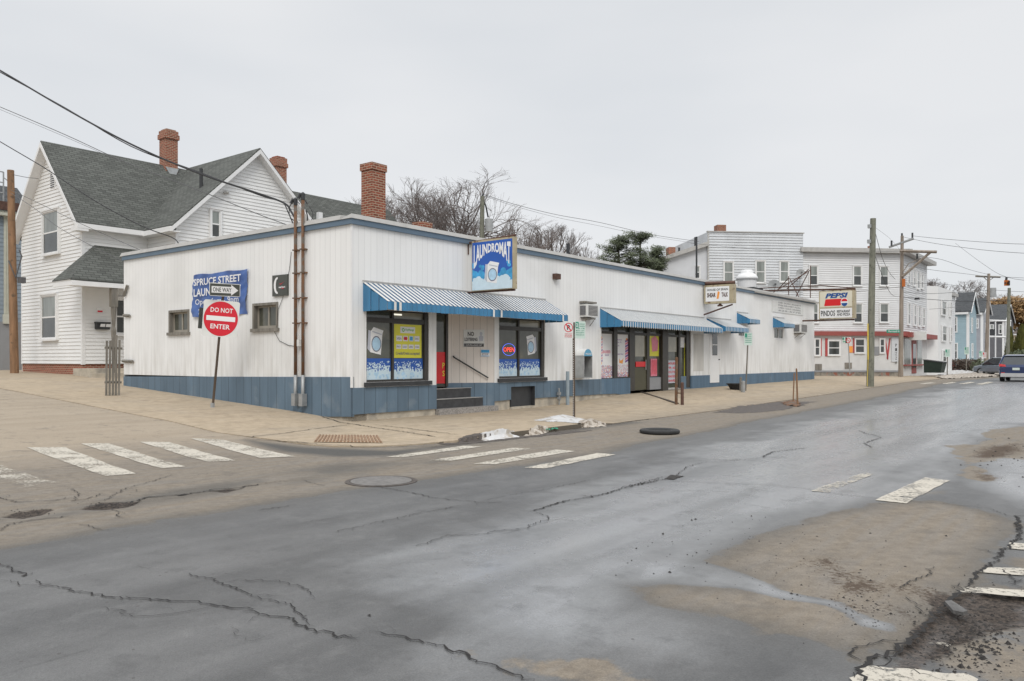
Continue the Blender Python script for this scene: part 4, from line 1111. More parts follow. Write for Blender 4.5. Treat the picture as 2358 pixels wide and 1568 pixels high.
mb = MB(); mb.box(doorx-1.0, doorx-.0, .68, .76, DZ, DZ+.04); mb.box(doorx-.09, doorx, .66, .77, DZ, 2.93); mb.box(doorx-1.04, doorx-.95, .66, .77, DZ, 2.93); mb.box(doorx-.95, doorx-.09, .66, .77, 2.80, 2.93)
dr = part('door', mb, M['frame_dark'], LB)
mb = MB(); mb.box(doorx-.95, doorx-.09, .71, .73, DZ+.04, 2.8); part('glass', mb, M['glass_olive'], dr)
xl = F.front(1003, 850, 0)[0]
mb = MB(); mb.box(doorx-.60, doorx-.10, .695, .708, DZ+.1, 1.72); rp = part('poster', mb, M['red_poster'], dr)
mb = MB(); mb.text('P', lambda a, b: (doorx-.22+.10*a, .69, 1.25+.16*b)); mb.text('S', lambda a, b: (doorx-.22+.10*a, .69, 1.02+.16*b)); part('lettering', mb, M['yellow'], rp)
# steps
def tx(u, y): return F.front(u, 900, y)[0]
mb = MB(); mb.box(2.985, 5.55, -.12, .3, -.3, .13); part('step', mb, M['granite'], LB)
mb = MB(); mb.box(2.995, tx(1112, .16), .16, .5, .10, .38); part('step', mb, M['step'], LB)
mb = MB(); mb.box(2.995, tx(1087, .42), .42, .76, .30, .66); part('step', mb, M['step'], LB)
mb = MB()
mb.box(2.995, tx(1112, .16)-.01, .145, .47, .381, .392); mb.box(2.995, tx(1087, .42)-.01, .405, .74, .661, .672)
part('step_nosing', mb, M['cap'], LB)
# handrail on the slanted wall
ra, rb = F.front(1030, 820, .6), F.front(1123, 869, .1)
def dgu(u):       # parameter on the slanted wall seen at pixel column u
    lo_, hi_ = 0, 1
    for _ in range(30):
        m_ = (lo_+hi_)/2; p = DG(m_, 1); X, Y, _z = F.w(p); uu = U0+FPX*X/Y
        if uu < u: lo_ = m_
        else: hi_ = m_
    return (lo_+hi_)/2
def DGP(u, v, off=0):
    a = dgu(u); X, Y, _z = F.w(DG(a, 1, off)); return DG(a, EYE-(v-V0)/FPX*Y, off)
mb = MB(); p0, p1 = DGP(1036, 822, .09), DGP(1121, 869, .09)
mb.tube([p0, p1], .022, 8); mb.tube([DGP(1045, 820, 0.0), p0], .018, 6); mb.tube([DGP(1124, 869, 0), p1], .018, 6)
single('handrail', mb, M['sill_dark'], 'black sloping handrail beside the shop entrance steps', 'handrail')
def plaque(name, a0, a1, z0, z1, m_, label, cat):
    mb = MB(); mb.hexa([DG(a0, z0, .004), DG(a1, z0, .004), DG(a1, z0, .02), DG(a0, z0, .02)], [DG(a0, z1, .004), DG(a1, z1, .004), DG(a1, z1, .02), DG(a0, z1, .02)])
    return single(name, mb, m_, label, cat)
a0, a1 = dgu(1067), dgu(1115); zz = lambda u, v: DGP(u, v)[2]
s_ = plaque('warning_sign', a0, a1, zz(1090, 799), zz(1090, 759), M['sign_white'], 'white NO LOITERING sign with a small figure on the alcove wall', 'sign')
mb = MB(); mp = lambda a, b, d=.023: DG(lerp(a0, a1, a), lerp(zz(1090, 799), zz(1090, 759), b), d)
mb.text('NO', lambda a, b: mp(.2+.3*a, .62+.26*b), .03); mb.text('LOITERING', lambda a, b: mp(.05+.62*a, .34+.2*b), .03)
mb.poly([mp(.03, .02), mp(.97, .02), mp(.97, .20), mp(.03, .20)]); part('lettering', mb, M['ltr_black'], s_)
mb = MB(); mb.text('SURVEILLANCE 24/7', lambda a, b: mp(.1+.8*a, .07+.08*b, .025)); part('lettering', mb, M['ltr_white'], s_)
mb = MB(); mb.disc(mp, .84, .78, .07, .1, 12); mb.poly([mp(.74, .34), mp(.93, .34), mp(.95, .6), mp(.84, .7), mp(.73, .6)]); part('figure', mb, M['print_grey'], s_)
a2, a3 = dgu(1107), dgu(1127)
s_ = plaque('small_sign', a2, a3, zz(1117, 821), zz(1117, 805), M['ltr_white'], 'small pale blue lettered sign below the white warning sign', 'sign')
mb = MB(); mq = lambda a, b: DG(lerp(a2, a3, a), lerp(zz(1117, 821), zz(1117, 805), b), .023)
mb.poly([mq(.03, .55), mq(.97, .55), mq(.97, .96), mq(.03, .96)]); mb.poly([mq(.03, .04), mq(.97, .04), mq(.97, .12), mq(.03, .12)]); part('panel', mb, M['blue_mid'], s_)
mb = MB(); mb.text('STOP', lambda a, b: DG(lerp(a2, a3, .12+.76*a), lerp(zz(1117, 821), zz(1117, 805), .2+.28*b), .025)); part('lettering', mb, M['print_dark'], s_)
# coal hatch
mb = MB(); mb.box(HA[0], HA[1], .12, .16, .04, .66); mb.box(HA[0]-.0, HA[0]+.03, -.0, .12, .04, .66); mb.box(HA[1]-.03, HA[1], 0, .12, .04, .66)
part('basement_hatch', mb, M['sill_dark'], LB)

# --- side windows and details
for i, (a, b, c, d) in enumerate((WL1, WL2)):
    mb = MB()
    mb.box(-.03, .10, a, a+.07, c, d); mb.box(-.03, .10, b-.07, b, c, d); mb.box(-.03, .10, a+.07, b-.07, d-.07, d); mb.box(-.07, .10, a-.05, b+.05, c-.07, c+.02)
    w = part('side_window', mb, M['wood_grey'], LB)
    mb = MB(); mb.box(.10, .14, a+.07, b-.07, c+.02, c+.10); mb.box(.10, .14, a+.07, b-.07, d-.12, d-.07); mb.box(.10, .14, a+.07, a+.12, c+.10, d-.12); mb.box(.10, .14, b-.12, b-.07, c+.10, d-.12)
    mm = (a+b)/2; mb.box(.10, .14, mm-.03, mm+.03, c+.10, d-.12); part('sash', mb, mat('tan_sash', (.33, .30, .25), .6, .1), w)
    mb = MB(); mb.box(.12, .125, a+.1, b-.1, c+.08, d-.1); part('pane', mb, M['glass_olive'], w)
# --- shop front (barber) in a shallow recess
sf = .10
xs = lambda u: F.front(u, 830, sf)[0]
mb = MB()
pA, pB, pC, pD = xs(1416), xs(1452), xs(1490), xs(1526)
z0s, z1s = .30, 2.80
zt_s = 2.50
posts = [(xs(1411), xs(1419), .2, .02), (xs(1448), xs(1460), .3, 0), (xs(1488), xs(1494), .3, 0), (xs(1521), xs(1534), .2, .06), (xs(1561), xs(1565), .3, 0), (xs(1578), xs(1590), .3, .02)]
for a, b, c, o_ in posts: mb.box(a, b, sf-.04-o_, sf+.1, c, z1s)
mb.box(SH[0], SH[1], sf-.03, sf+.09, zt_s-.05, zt_s+.05); mb.box(SH[0], SH[1], sf-.02, sf+.09, z1s-.05, z1s); mb.box(SH[0], SH[0]+.04, sf-.02, sf+.09, .8, z1s)
mb.box(posts[0][1], posts[1][0], sf-.03, sf+.09, BT+.01, BT+.05)
shf = part('shop_front', mb, M['frame_dark'], LB)
mb = MB(); mb.box(SH[0], SH[1], sf+.05, sf+.06, .3, z1s-.02); part('glass', mb, M['glass_olive'], shf)
mb = MB(); mb.box(SH[0]+.04, posts[0][0], sf+.03, sf+.045, BT+.02, zt_s-.05); mb.box(posts[0][1], posts[1][0], sf+.03, sf+.045, BT+.05, zt_s-.05); wp = part('window_poster', mb, M['ltr_white'], shf)
def spm(x0, x1, z0, z1, d=.0): return lambda a, b: (lerp(x0, x1, a), sf+.026-d, lerp(z0, z1, b))
m1 = spm(SH[0]+.05, posts[0][0], BT+.02, zt_s-.05); m2_ = spm(posts[0][1], posts[1][0], BT+.05, zt_s-.05)
def pole_print(mred, mblue, mp, a, w):
    for k in range(9):
        b = .33+k*.06
        (mred if k % 2 else mblue).poly([mp(a-w, b), mp(a+w, b+.045), mp(a+w, b+.09), mp(a-w, b+.045)])
rd, bl = MB(), MB(); pole_print(rd, bl, m1, .13, .12); pole_print(rd, bl, m2_, .87, .12)
rd.text('BARBER', lambda a, b: m1(.28+.6*a, .56+.07*b), .02); part('barber_pole_stripes', rd, M['pink'], wp); 
bl.text('SHOP', lambda a, b: m1(.45+.3*a, .50+.035*b), .02); bl.text('Haircuts', lambda a, b: m2_(.1+.4*a, .86+.03*b)); bl.text('Mon - Fri', lambda a, b: m2_(.1+.35*a, .80+.03*b)); bl.text('Sat', lambda a, b: m2_(.1+.2*a, .72+.03*b)); bl.text('SHEAR TALK', lambda a, b: m2_(.12+.5*a, .52+.03*b))
part('lettering', bl, M['purple'], wp)
mb = MB(); mb.disc(m1, .14, .90, .09, .045, 10); mb.disc(m1, .14, .34, .08, .04, 10); mb.disc(m2_, .88, .88, .08, .04, 10)
mb.poly([m2_(.28, .33), m2_(.55, .31), m2_(.62, .45), m2_(.52, .40), m2_(.36, .38), m2_(.30, .44)]); part('orange_print', mb, M['orange'], wp)
rc = random.Random(5); cm = {k: MB() for k in ('purple', 'pink', 'print_grey', 'print_dark', 'orange')}
for mp in (m1, m2_):
    for i in range(26):
        for j in range(13):
            k = rc.choice(('purple', 'pink', 'print_grey', 'print_dark', 'purple', 'pink', 'orange', None, None)) if mp is m1 or j < 5 else rc.choice(('pink', 'print_grey', None, None, None))
            if k: a, b = i/26, j*.022; cm[k].poly([mp(a+.005, b+.003), mp(a+.034, b+.003), mp(a+.034, b+.02), mp(a+.005, b+.02)])
for k, q in cm.items(): part('mosaic_print', q, M[k], wp)
# door 1 with olive kick panel
mb = MB(); x0, x1 = posts[1][1], posts[2][0]
mb.box(x0, x1, sf-.01, sf+.045, .32, 1.20); mb.box(x0, x0+.07, sf-.01, sf+.045, 1.2, 2.45); mb.box(x1-.07, x1, sf-.01, sf+.045, 1.2, 2.45)
d1 = part('door', mb, mat('olive_door_panel', (.075, .07, .04), .5, .1), LB)
mb = MB(); mb.box(x0+.07, x1-.07, sf+.02, sf+.03, 1.62, 2.44); part('blind', mb, M['glass_light'], d1)
mb = MB(); mb.box(x0+.1, x1-.12, sf-.03, sf-.012, 1.22, 1.42); part('basket_print', mb, M['red_poster'], d1)
mb = MB(); mb.box(x1-.12, x1-.09, sf-.06, sf-.02, 1.1, 1.5); part('handle', mb, M['steel'], d1)
# posters in the next bay
def pbox(parent, name, u0, u1, v0, v1, m_, d=.0):
    x0, za = F.front(u0, v0, sf); x1, zb2 = F.front(u1, v1, sf); za = F.front((u0+u1)/2, v0, sf)[1]; zb2 = F.front((u0+u1)/2, v1, sf)[1]
    mb = MB(); mb.box(x0, x1, sf+.02-d, sf+.04-d, zb2, za); return part(name, mb, m_, parent), (x0, x1, zb2, za)
p, q = pbox(shf, 'window_poster', 1496, 1518, 770, 820, M['yellow'])
cmk = spm(q[0], q[1], q[2], q[3], .012)
mb = MB(); mb.poly([cmk(.3, .2), cmk(.85, .25), cmk(.95, .7), cmk(.6, .95), cmk(.2, .8)]); part('print', mb, M['pink'], p)
p, q = pbox(shf, 'window_poster', 1500, 1514, 826, 866, M['pink']); mb = MB(); cmk = spm(q[0], q[1], q[2], q[3], .012)
for k in range(6): mb.poly([cmk(.1+.15*k, .1), cmk(.15+.15*k, .1), cmk(.18+.15*k, .9), cmk(.12+.15*k, .95)])
part('print', mb, M['red_poster'], p)
p, q = pbox(shf, 'mosaic_print', 1495, 1523, 868, 886, M['blue_board'])
p, q = pbox(shf, 'blind', 1537, 1559, 775, 810, M['glass_light'])
p, q = pbox(shf, 'window_poster', 1537, 1559, 830, 882, M['print_grey']); cmk = spm(q[0], q[1], q[2], q[3], .012)
mb = MB()
for k, t_ in enumerate(('HOURS', '9-6', 'CUTS', 'FADES', 'SHAVES')): mb.text(t_, lambda a, b, k=k: cmk(.15+.7*a, .82-.19*k+.1*b), .02)
part('lettering', mb, M['red_poster'], p)
p, q = pbox(shf, 'window_poster', 1566, 1577, 772, 800, M['ltr_white']); p, q = pbox(shf, 'window_poster', 1577.5, 1580, 790, 868, M['yellow'])
mb = MB(); mb.box(xs(1566), xs(1590), sf-.05, sf+.03, .1, .79); part('side_base_boards', mb, M['blue_board'], LB)
mb = MB(); mb.box(posts[3][1], xs(1566), sf-.02, sf+.05, .25, .33); part('threshold', mb, M['cap'], LB)
mb = MB(); mb.box(posts[2][1], posts[3][0], sf-.02, sf+.045, .3, BT-.02); part('kick_board', mb, M['grey_paint'], LB)
# grey weathered panel and the plain side door
pn0, pn1 = F.front(1597, 800)[0], F.front(1620, 800)[0]
mb = MB(); mb.box(pn0, pn1, -.012, .0, 1.0, 2.62); part('weathered_panel', mb, M['white_board_dirty'], LB)
d0, d1x = F.front(1634, 800)[0], F.front(1655, 800)[0]
mb = MB(); mb.box(d0, d1x, -.03, .0, .45, 2.62); dd = part('side_door', mb, M['trim'], LB)
g0, g1 = F.front(1639, 800)[0], F.front(1650, 800)[0]; za, zb2 = F.front(1645, 770)[1], F.front(1645, 818)[1]
mb = MB(); mb.box(g0, g1, -.045, -.03, zb2, za); pn_ = part('pane', mb, M['glass'], dd)
mb = MB(); mb.box(g0-.04, g1+.04, -.05, -.03, (za+zb2)/2-.02, (za+zb2)/2+.02); part('bar', mb, M['trim'], dd)
mb = MB(); mb.lathe((d1x-.06, -.05, 1.5), [(.03, -.02), (.04, 0), (.03, .03)], 10); part('handle', mb, M['sill_dark'], dd)
for (a, b, c, d) in (WS1, WS2):
    mb = MB(); mb.box(a, b, .0, .05, c, c+.05); mb.box(a, b, 0, .05, d-.04, d); mb.box(a, a+.05, 0, .05, c+.05, d-.04); mb.box(b-.05, b, 0, .05, c+.05, d-.04); mm = (a+b)/2; mb.box(mm-.02, mm+.02, 0, .05, c+.05, d-.04)
    w = part('small_window', mb, M['trim'], LB)
    mb = MB(); mb.box(a+.03, b-.03, .03, .04, c+.03, d-.03); part('pane', mb, M['glass_olive'], w)
# faded stain, nails, little boxes
x_, z_ = F.front(1277, 637)
mb = MB(); mb.box(x_-.12, x_+.14, -.16, 0, z_-.09, z_+.09)
single('wall_light_box', mb, M['rust_dark'], 'small rusty brown box fixed high on the white front wall', 'light fitting')

# --- awnings
def awning(name, x0, x1, zt, zb, s, label, per=.172, val=.20, white=.47, wm=M['aw_white'], seed=1, group='blue and white metal awnings'):
    r = thing(name, label, 'awning', ((x0+x1)/2, -.0, zb), F, group)
    sl = lambda a: (-s*a, lerp(zt, zb+val, a))
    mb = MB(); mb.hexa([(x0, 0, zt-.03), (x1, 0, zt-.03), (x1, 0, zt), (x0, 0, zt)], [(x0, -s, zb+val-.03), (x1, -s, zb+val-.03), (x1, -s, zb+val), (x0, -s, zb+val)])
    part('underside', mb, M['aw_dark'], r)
    mb = MB(); n = int(round((x1-x0)/per)); q = (x1-x0)/n; rn = random.Random(seed)
    for k in range(n):
        a = x0+k*q; b = a+q*white
        mb.hexa([(a, 0, zt+.002), (b, 0, zt+.002), (b, 0, zt+.012), (a, 0, zt+.012)], [(a, -s-.012, zb+val+.002), (b, -s-.012, zb+val+.002), (b, -s-.012, zb+val+.012), (a, -s-.012, zb+val+.012)])
    part('slats', mb, wm, r)
    mb = MB()
    for k in range(n):
        a = x0+k*q; b = a+q
        if white > .6: mb.quad([(a, -s, zb+.02), (a+q*.45, -s-.02, zb+.02), (a+q*.45, -s-.02, zb+val), (a, -s, zb+val)])
        else:
            dz = rn.uniform(-.006, .006)
            mb.quad([(a, -s-.004, zb+dz), (a+q*.55, -s-.03, zb+dz), (a+q*.55, -s-.03, zb+val), (a, -s-.004, zb+val)]); mb.quad([(a+q*.55, -s-.03, zb+dz), (b, -s-.004, zb+dz), (b, -s-.004, zb+val), (a+q*.55, -s-.03, zb+val)])
    part('valance', mb, M['aw_blue'], r)
    mb = MB()
    for k in range(n):
        a = x0+k*q
        if white > .6: mb.quad([(a+q*.45, -s-.02, zb-.01), (a+q, -s-.005, zb-.01), (a+q, -s-.005, zb+val), (a+q*.45, -s-.02, zb+val)])
        elif k in (1, 2, int(n*.52), int(n*.55)+1, n-2): mb.box(a+.02, a+q*.55, -s-.036, -s-.032, zb-.01, zb+val)
    part('valance_trim', mb, wm, r)
    # side cheeks: upright corrugated strips
    for xx, sg in ((x0, -1), (x1, 1)):
        mb = MB(); m_ = 6
        for k in range(m_):
            a, b = k/m_, (k+1)/m_; y0, za = sl(a); y1, zb_ = sl(b); o_ = .02*sg*(k % 2)
            mb.hexa([(xx+o_, y0, zb-.01), (xx+o_+.01, y0, zb-.01), (xx+o_+.01, y1, zb-.01), (xx+o_, y1, zb-.01)], [(xx+o_, y0, za), (xx+o_+.01, y0, za), (xx+o_+.01, y1, zb_), (xx+o_, y1, zb_)])
        part('cheek', mb, M['aw_blue'], r)
    mb = MB(); mb.box(x0-.02, x1+.02, -.02, .0-.001, zt+.03, zt+.06); part('wall_rail', mb, M['cap'], r)
    return r
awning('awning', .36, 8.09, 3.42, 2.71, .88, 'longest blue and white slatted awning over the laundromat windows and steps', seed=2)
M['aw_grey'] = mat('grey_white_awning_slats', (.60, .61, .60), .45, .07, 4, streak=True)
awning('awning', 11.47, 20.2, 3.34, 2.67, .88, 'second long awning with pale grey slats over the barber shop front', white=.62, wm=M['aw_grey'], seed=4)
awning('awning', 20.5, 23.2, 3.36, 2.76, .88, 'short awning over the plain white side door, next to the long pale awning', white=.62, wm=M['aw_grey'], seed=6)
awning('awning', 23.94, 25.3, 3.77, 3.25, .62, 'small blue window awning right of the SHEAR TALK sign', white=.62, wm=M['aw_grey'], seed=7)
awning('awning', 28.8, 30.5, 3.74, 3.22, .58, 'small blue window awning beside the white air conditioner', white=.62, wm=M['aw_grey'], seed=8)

# --- air conditioners
def ac(x0, x1, z0, z1, s, label):
    r = thing('air_conditioner', label, 'air conditioner', ((x0+x1)/2, 0, z0), F, 'wall air conditioners')
    mb = MB(); mb.box(x0, x1, -s, 0, z0, z1); part('housing', mb, M['ac_white'], r)
    mb = MB(); mb.box(x0+.12*(x1-x0), x1-.03, -s-.008, -s, z0+.05, z1-.05); g = part('grille', mb, M['ac_grille'], r)
    mb = MB(); 
    for k in range(7): zz_ = lerp(z0+.08, z1-.08, k/6); mb.box(x0+.14*(x1-x0), x1-.05, -s-.014, -s-.009, zz_-.008, zz_+.008)
    part('fins', mb, M['cap'], g)
    mb = MB(); mb.box(x0-.02, x0-.003, -s*.8, -.02, z0+.06, z1-.06); part('side_grille', mb, M['ac_grille'], r)
    mb = MB(); mb.box(x0+.05, x1-.05, -s*.8, -.02, z0-.07, z0-.03); mb.tube([(x0+.1, -s*.8, z0-.05), (x0+.1, -.02, z0-.3)], .012, 5); mb.tube([(x1-.1, -s*.8, z0-.05), (x1-.1, -.02, z0-.3)], .012, 5); part('bracket', mb, M['wood_grey'], r)
    return r
ac(10.15, 10.85, 2.98, 3.42, .30, 'grey grilled air conditioner between the two long awnings')
mb = MB(); mb.box(10.1, 10.9, -.22, -.02, 3.46, 3.52); 
single('weathered_board', mb, M['wood_grey'], 'weathered board fixed above the air conditioner between the long awnings', 'board')
ac(32.05, 33.15, 3.02, 3.52, .4, 'white louvred air conditioner near the far end of the shop wall')
# --- payphone
x_, z_ = F.front(1333, 812); px_ = x_; z0 = F.front(1333, 870)[1]
ph = thing('payphone', 'grey hooded payphone with a blue arched top on the shop wall', 'payphone', (px_, 0, z0))
mb = MB()
for sx in (-.27, .24): mb.box(px_+sx, px_+sx+.03, -.38, 0, z0, z_-.1)
mb.box(px_-.24, px_+.24, -.03, 0, z0, z_-.1); mb.box(px_-.24, px_+.24, -.36, -.03, z_-.12, z_-.09); mb.box(px_-.24, px_+.24, -.36, -.03, z0, z0+.03)
part('hood', mb, M['steel'], ph)
mb = MB(); mb.lathe((px_, -.37, z_-.12), [(.001, 0), (.25, 0), (.25, .36), (.001, .36)], 16, 'y', 0, math.pi); part('arched_top', mb, M['ac_white'], ph)
mb = MB(); mb.lathe((px_, -.385, z_-.12), [(.001, 0), (.24, 0), (.24, .012), (.001, .012)], 16, 'y', 0, math.pi); part('blue_panel', mb, M['phone_blue'], ph)
mb = MB(); mb.text('PHONE', lambda a, b: (px_-.18+.36*a, -.395, z_-.08+.07*b)); part('lettering', mb, M['ltr_white'], ph)
mb = MB(); mb.box(px_-.12, px_+.12, -.16, -.03, z0+.12, z_-.28); tb = part('telephone', mb, M['sill_dark'], ph)
mb = MB(); mb.box(px_-.11, px_-.05, -.21, -.165, z0+.25, z_-.35); mb.box(px_+.0, px_+.09, -.17, -.161, z0+.3, z_-.4); part('handset', mb, M['ac_white'], tb)
# gas riser and guard post
x_, zb_ = F.front(1307, 935, -.35); mb = MB(); gz = ground_z(x_, -.35); mb.tube([(x_, -.35, gz), (x_, -.35, F.front(1307, 855, -.35)[1])], .06, 12)
single('bollard', mb, M['steel_blue'], 'blue grey steel guard post against the wall below the payphone', 'bollard')
x2 = x_-.15; mb = MB(); mb.tube([(x2, -.12, gz), (x2, -.12, gz+.3), (x2-.02, -.12, gz+.55)], .025, 8); mb.lathe((x2, -.12, gz+.2), [(.06, -.04), (.06, .04)], 10, 'y'); mb.box(x2-.05, x2+.05, -.16, -.06, gz+.32, gz+.42)
single('gas_valve', mb, M['steel'], 'small grey gas valve and pipe low on the wall', 'gas valve')
# --- projecting signs
def proj_box(r, x, s0, s1, z0, z1, th=.14, fm=M['tan_metal'], name='cabinet'):
    mb = MB(); mb.box(x-th/2, x+th/2, -s1, -s0, z0, z1); return part(name, mb, fm, r)
xs_ = 4.3
y0, z_a = F.side(1092, 558, xs_); y1, z_b = F.side(1184, 552, xs_); zb0 = F.side(1092, 669, xs_)[1]; zb1 = F.side(1184, 664, xs_)[1]
zt_, zbt = (z_a+z_b)/2, (zb0+zb1)/2
LS = thing('laundromat_sign', 'blue LAUNDROMAT sign with washing machine picture in a rusty projecting frame', 'sign', (xs_, (y0+y1)/2, zbt))
proj_box(LS, xs_, -y0-.02, -y1+.04, zbt-.02, zt_+.05, .16)
lm = lambda a, b, d=.0: (xs_-.083-d, lerp(y0, y1, a), lerp(zbt, zt_, b))
mb = MB(); mb.poly([lm(0, 0), lm(1, 0), lm(1, 1), lm(0, 1)]); face = part('face', mb, M['blue_vivid'], LS)
mb = MB()
def arch(a, b):      # letters share a level top, their feet follow an arch
    foot = .80-1.35*(a-.5)**2 - .03; return lm(.04+.92*a, lerp(foot, .95, b), .004)
mb.text('LAUNDROMAT', lambda a, b: arch(a, b), .035); part('lettering', mb, M['ltr_white'], LS)
r_ = random.Random(4)
mb = MB(); mb.poly([lm(0, .0, .002), lm(1, .0, .002), lm(1, .42, .002), lm(.8, .34, .002), lm(.5, .3, .002), lm(.2, .34, .002), lm(0, .44, .002)])
for _ in range(26):
    a = r_.choice((r_.uniform(.03, .3), r_.uniform(.7, .97))); b = r_.uniform(.28, .56)-abs(.5-abs(a-.5))*.3; rad = r_.uniform(.03, .07); mb.disc(lambda p, q, k=r_.random(): lm(min(1, max(0, p)), q, .002+.001*k), a, b, rad, rad*.85, 12)
part('cloud_print', mb, M['blue_mid'], LS)
mb = MB(); mb.poly([lm(0, .0, .005), lm(1, .0, .005), lm(1, .17, .005), lm(0, .17, .005)])
for _ in range(24):
    a = r_.uniform(.05, .95); b = r_.uniform(.12, .24); rad = r_.uniform(.04, .08); mb.disc(lambda p, q, k=r_.random(): lm(min(1, max(0, p)), q, .005+.001*k), a, b, rad, rad*.85, 12)
part('foam', mb, M['ice'], LS)
washer(LS, lambda a, b, d: lm(.30+.45*a, .10+.50*b, .009+d))
mb = MB(); mb.tube([(xs_, 0, zt_+.03), (xs_, y1-.05, zt_+.09)], .035, 6); mb.tube([(xs_, 0, zbt-.04), (xs_, y1-.03, zbt-.05)], .03, 6); mb.tube([(xs_, -.02, zt_), (xs_, -.02, zt_-.3)], .02, 5)
part('bracket', mb, M['rust_dark'], LS)
# SHEAR TALK
xs_ = 20.2
y0, z_a = F.side(1625, 658, xs_); y1, z_b = F.side(1692, 654, xs_); zbt = F.side(1658, 699, xs_)[1]; zt_ = F.side(1658, 656, xs_)[1]
SS = thing('barber_sign', 'white SHEAR TALK sign in a brown rusty cabinet projecting over the street', 'sign', (xs_, (y0+y1)/2, zbt))
proj_box(SS, xs_, -y0, -y1, zbt, zt_, .3)
lm2 = lambda a, b, d=.0: (xs_-.153-d, lerp(y0, y1, a), lerp(zbt, zt_, b))
mb = MB(); mb.poly([lm2(.05, .12), lm2(.86, .12), lm2(.86, .9), lm2(.05, .9)]); part('face', mb, M['ltr_white'], SS)
mb = MB(); mb.text('HOUSE OF SPAIN', lambda a, b: lm2(.1+.72*a, .68+.12*b, .004), .02); part('lettering', mb, M['ltr_black'], SS)
mb = MB(); mb.text('SHEAR', lambda a, b: lm2(.10+.30*a, .34+.24*b, .004), .04); mb.text('TALK', lambda a, b: lm2(.60+.22*a, .34+.24*b, .004), .04); part('lettering', mb, M['rust_dark'], SS)
mb = MB(); mb.poly([lm2(.43, .25, .004), lm2(.50, .25, .004), lm2(.54, .6, .004), lm2(.47, .66, .004)]); part('comb_print', mb, M['orange'], SS)
mb = MB(); mb.tube([(xs_, .0, zt_+.1), (xs_, y1, zt_+.06)], .09, 4); pa = F.side(1614, 725, xs_); mb.tube([(xs_, 0, pa[1]), (xs_, y1+.1, zbt-.06)], .035, 6); mb.lathe((xs_, (y0+y1)/2, zbt-.12), [(.03, .12), (.12, .04), (.12, 0)], 10)
part('bracket', mb, M['rust_dark'], SS)
# cola sign on the roof frame
xs_ = 33.6
y0, z_a = F.side(1888, 671, xs_); y1, z_b = F.side(1970, 668, xs_); zbt = F.side(1930, 734, xs_)[1]; zt_ = F.side(1930, 669, xs_)[1]
PS = thing('restaurant_sign', 'cream sign with PEPSI logo above PINDOS restaurant and pizza lettering', 'sign', (xs_, (y0+y1)/2, zbt))
proj_box(PS, xs_, -y0, -y1, zbt, zt_, .35)
lm3 = lambda a, b, d=.0: (xs_-.178-d, lerp(y0, y1, a), lerp(zbt, zt_, b))
mb = MB(); mb.poly([lm3(.03, .42), lm3(.93, .42), lm3(.93, .97), lm3(.03, .97)]); part('face', mb, M['cream'], PS)
mb = MB(); mb.poly([lm3(.03, .03), lm3(.93, .03), lm3(.93, .37), lm3(.03, .37)]); part('face', mb, M['ltr_white'], PS)
mb = MB(); mb.text('PEPSI', lambda a, b: lm3(.18+.64*a, .73+.18*b, .005), .05, .25); 
mb.poly([lm3(.72-.085*math.cos(k*math.pi/12)+.0, .565-.115*math.sin(k*math.pi/12)-.02, .008) for k in range(13)]); part('lettering', mb, M['pepsi_blue'], PS)
mb = MB(); mb.poly([lm3(.15, .46, .005), lm3(.60, .46, .005), lm3(.66, .56, .005), lm3(.66, .70, .005), lm3(.19, .70, .005)]); mb.poly([lm3(.72-.085*math.cos(k*math.pi/12), .60+.1*math.sin(k*math.pi/12), .008) for k in range(13)]); part('red_band', mb, M['pepsi_red'], PS)
mb = MB(); mb.disc(lambda a, b: lm3(a, b, .006), .72, .575, .105, .15, 24); part('roundel', mb, M['ltr_white'], PS)
mb = MB(); mb.text('PINDOS', lambda a, b: lm3(.06+.40*a, .10+.20*b, .004), .02); mb.text('RESTAURANT', lambda a, b: lm3(.51+.37*a, .21+.09*b, .004), .03); mb.text('AND PIZZA', lambda a, b: lm3(.51+.37*a, .10+.09*b, .004), .03); part('lettering', mb, M['ltr_black'], PS)
pz = F.side(1925, 737, xs_)[1]
mb = MB(); mb.tube([(xs_, 0.3, pz+.02), (xs_, y1+.05, pz)], .05, 5); mb.tube([(xs_, 3.2, zt_+.25), (xs_, y1, zt_+.05)], .05, 5); mb.tube([(xs_, 3.2, zt_+.4), (xs_, y0, zt_+.35), (xs_, y1, zt_+.08)], .03, 5)
part('bracket', mb, M['rust_dark'], PS)
# rusty roof frame behind it
def RP(u, v, x): y, z = F.side(u, v, x); return (x, y, z)
mb = MB(); zz0 = 5.05
A = RP(1866, 615, xs_); 
for pts in ([RP(1866, 612, xs_), (xs_, RP(1866, 612, xs_)[1], zz0)], [RP(1866, 622, xs_), (xs_-1.5, A[1]+2.2, zz0)], [RP(1862, 620, xs_), RP(1812, 665, xs_)], [RP(1816, 636, xs_-.5), (xs_-.5, RP(1816, 636, xs_-.5)[1], zz0)], [RP(1816, 640, xs_-.5), RP(1790, 668, xs_-.5)], [RP(1818, 640, xs_-.5), (xs_-.5, RP(1840, 640, xs_-.5)[1], zz0)],
            [RP(1862, 626, xs_), (xs_+.3, RP(1826, 640, xs_)[1], zz0)], [RP(1866, 668, xs_), RP(1960, 668, xs_)]):
    mb.tube(pts, .028, 5)
single('sign_frame', mb, M['rust_dark'], 'rusty triangular steel frame standing on the shop roof behind the restaurant sign', 'steel frame')
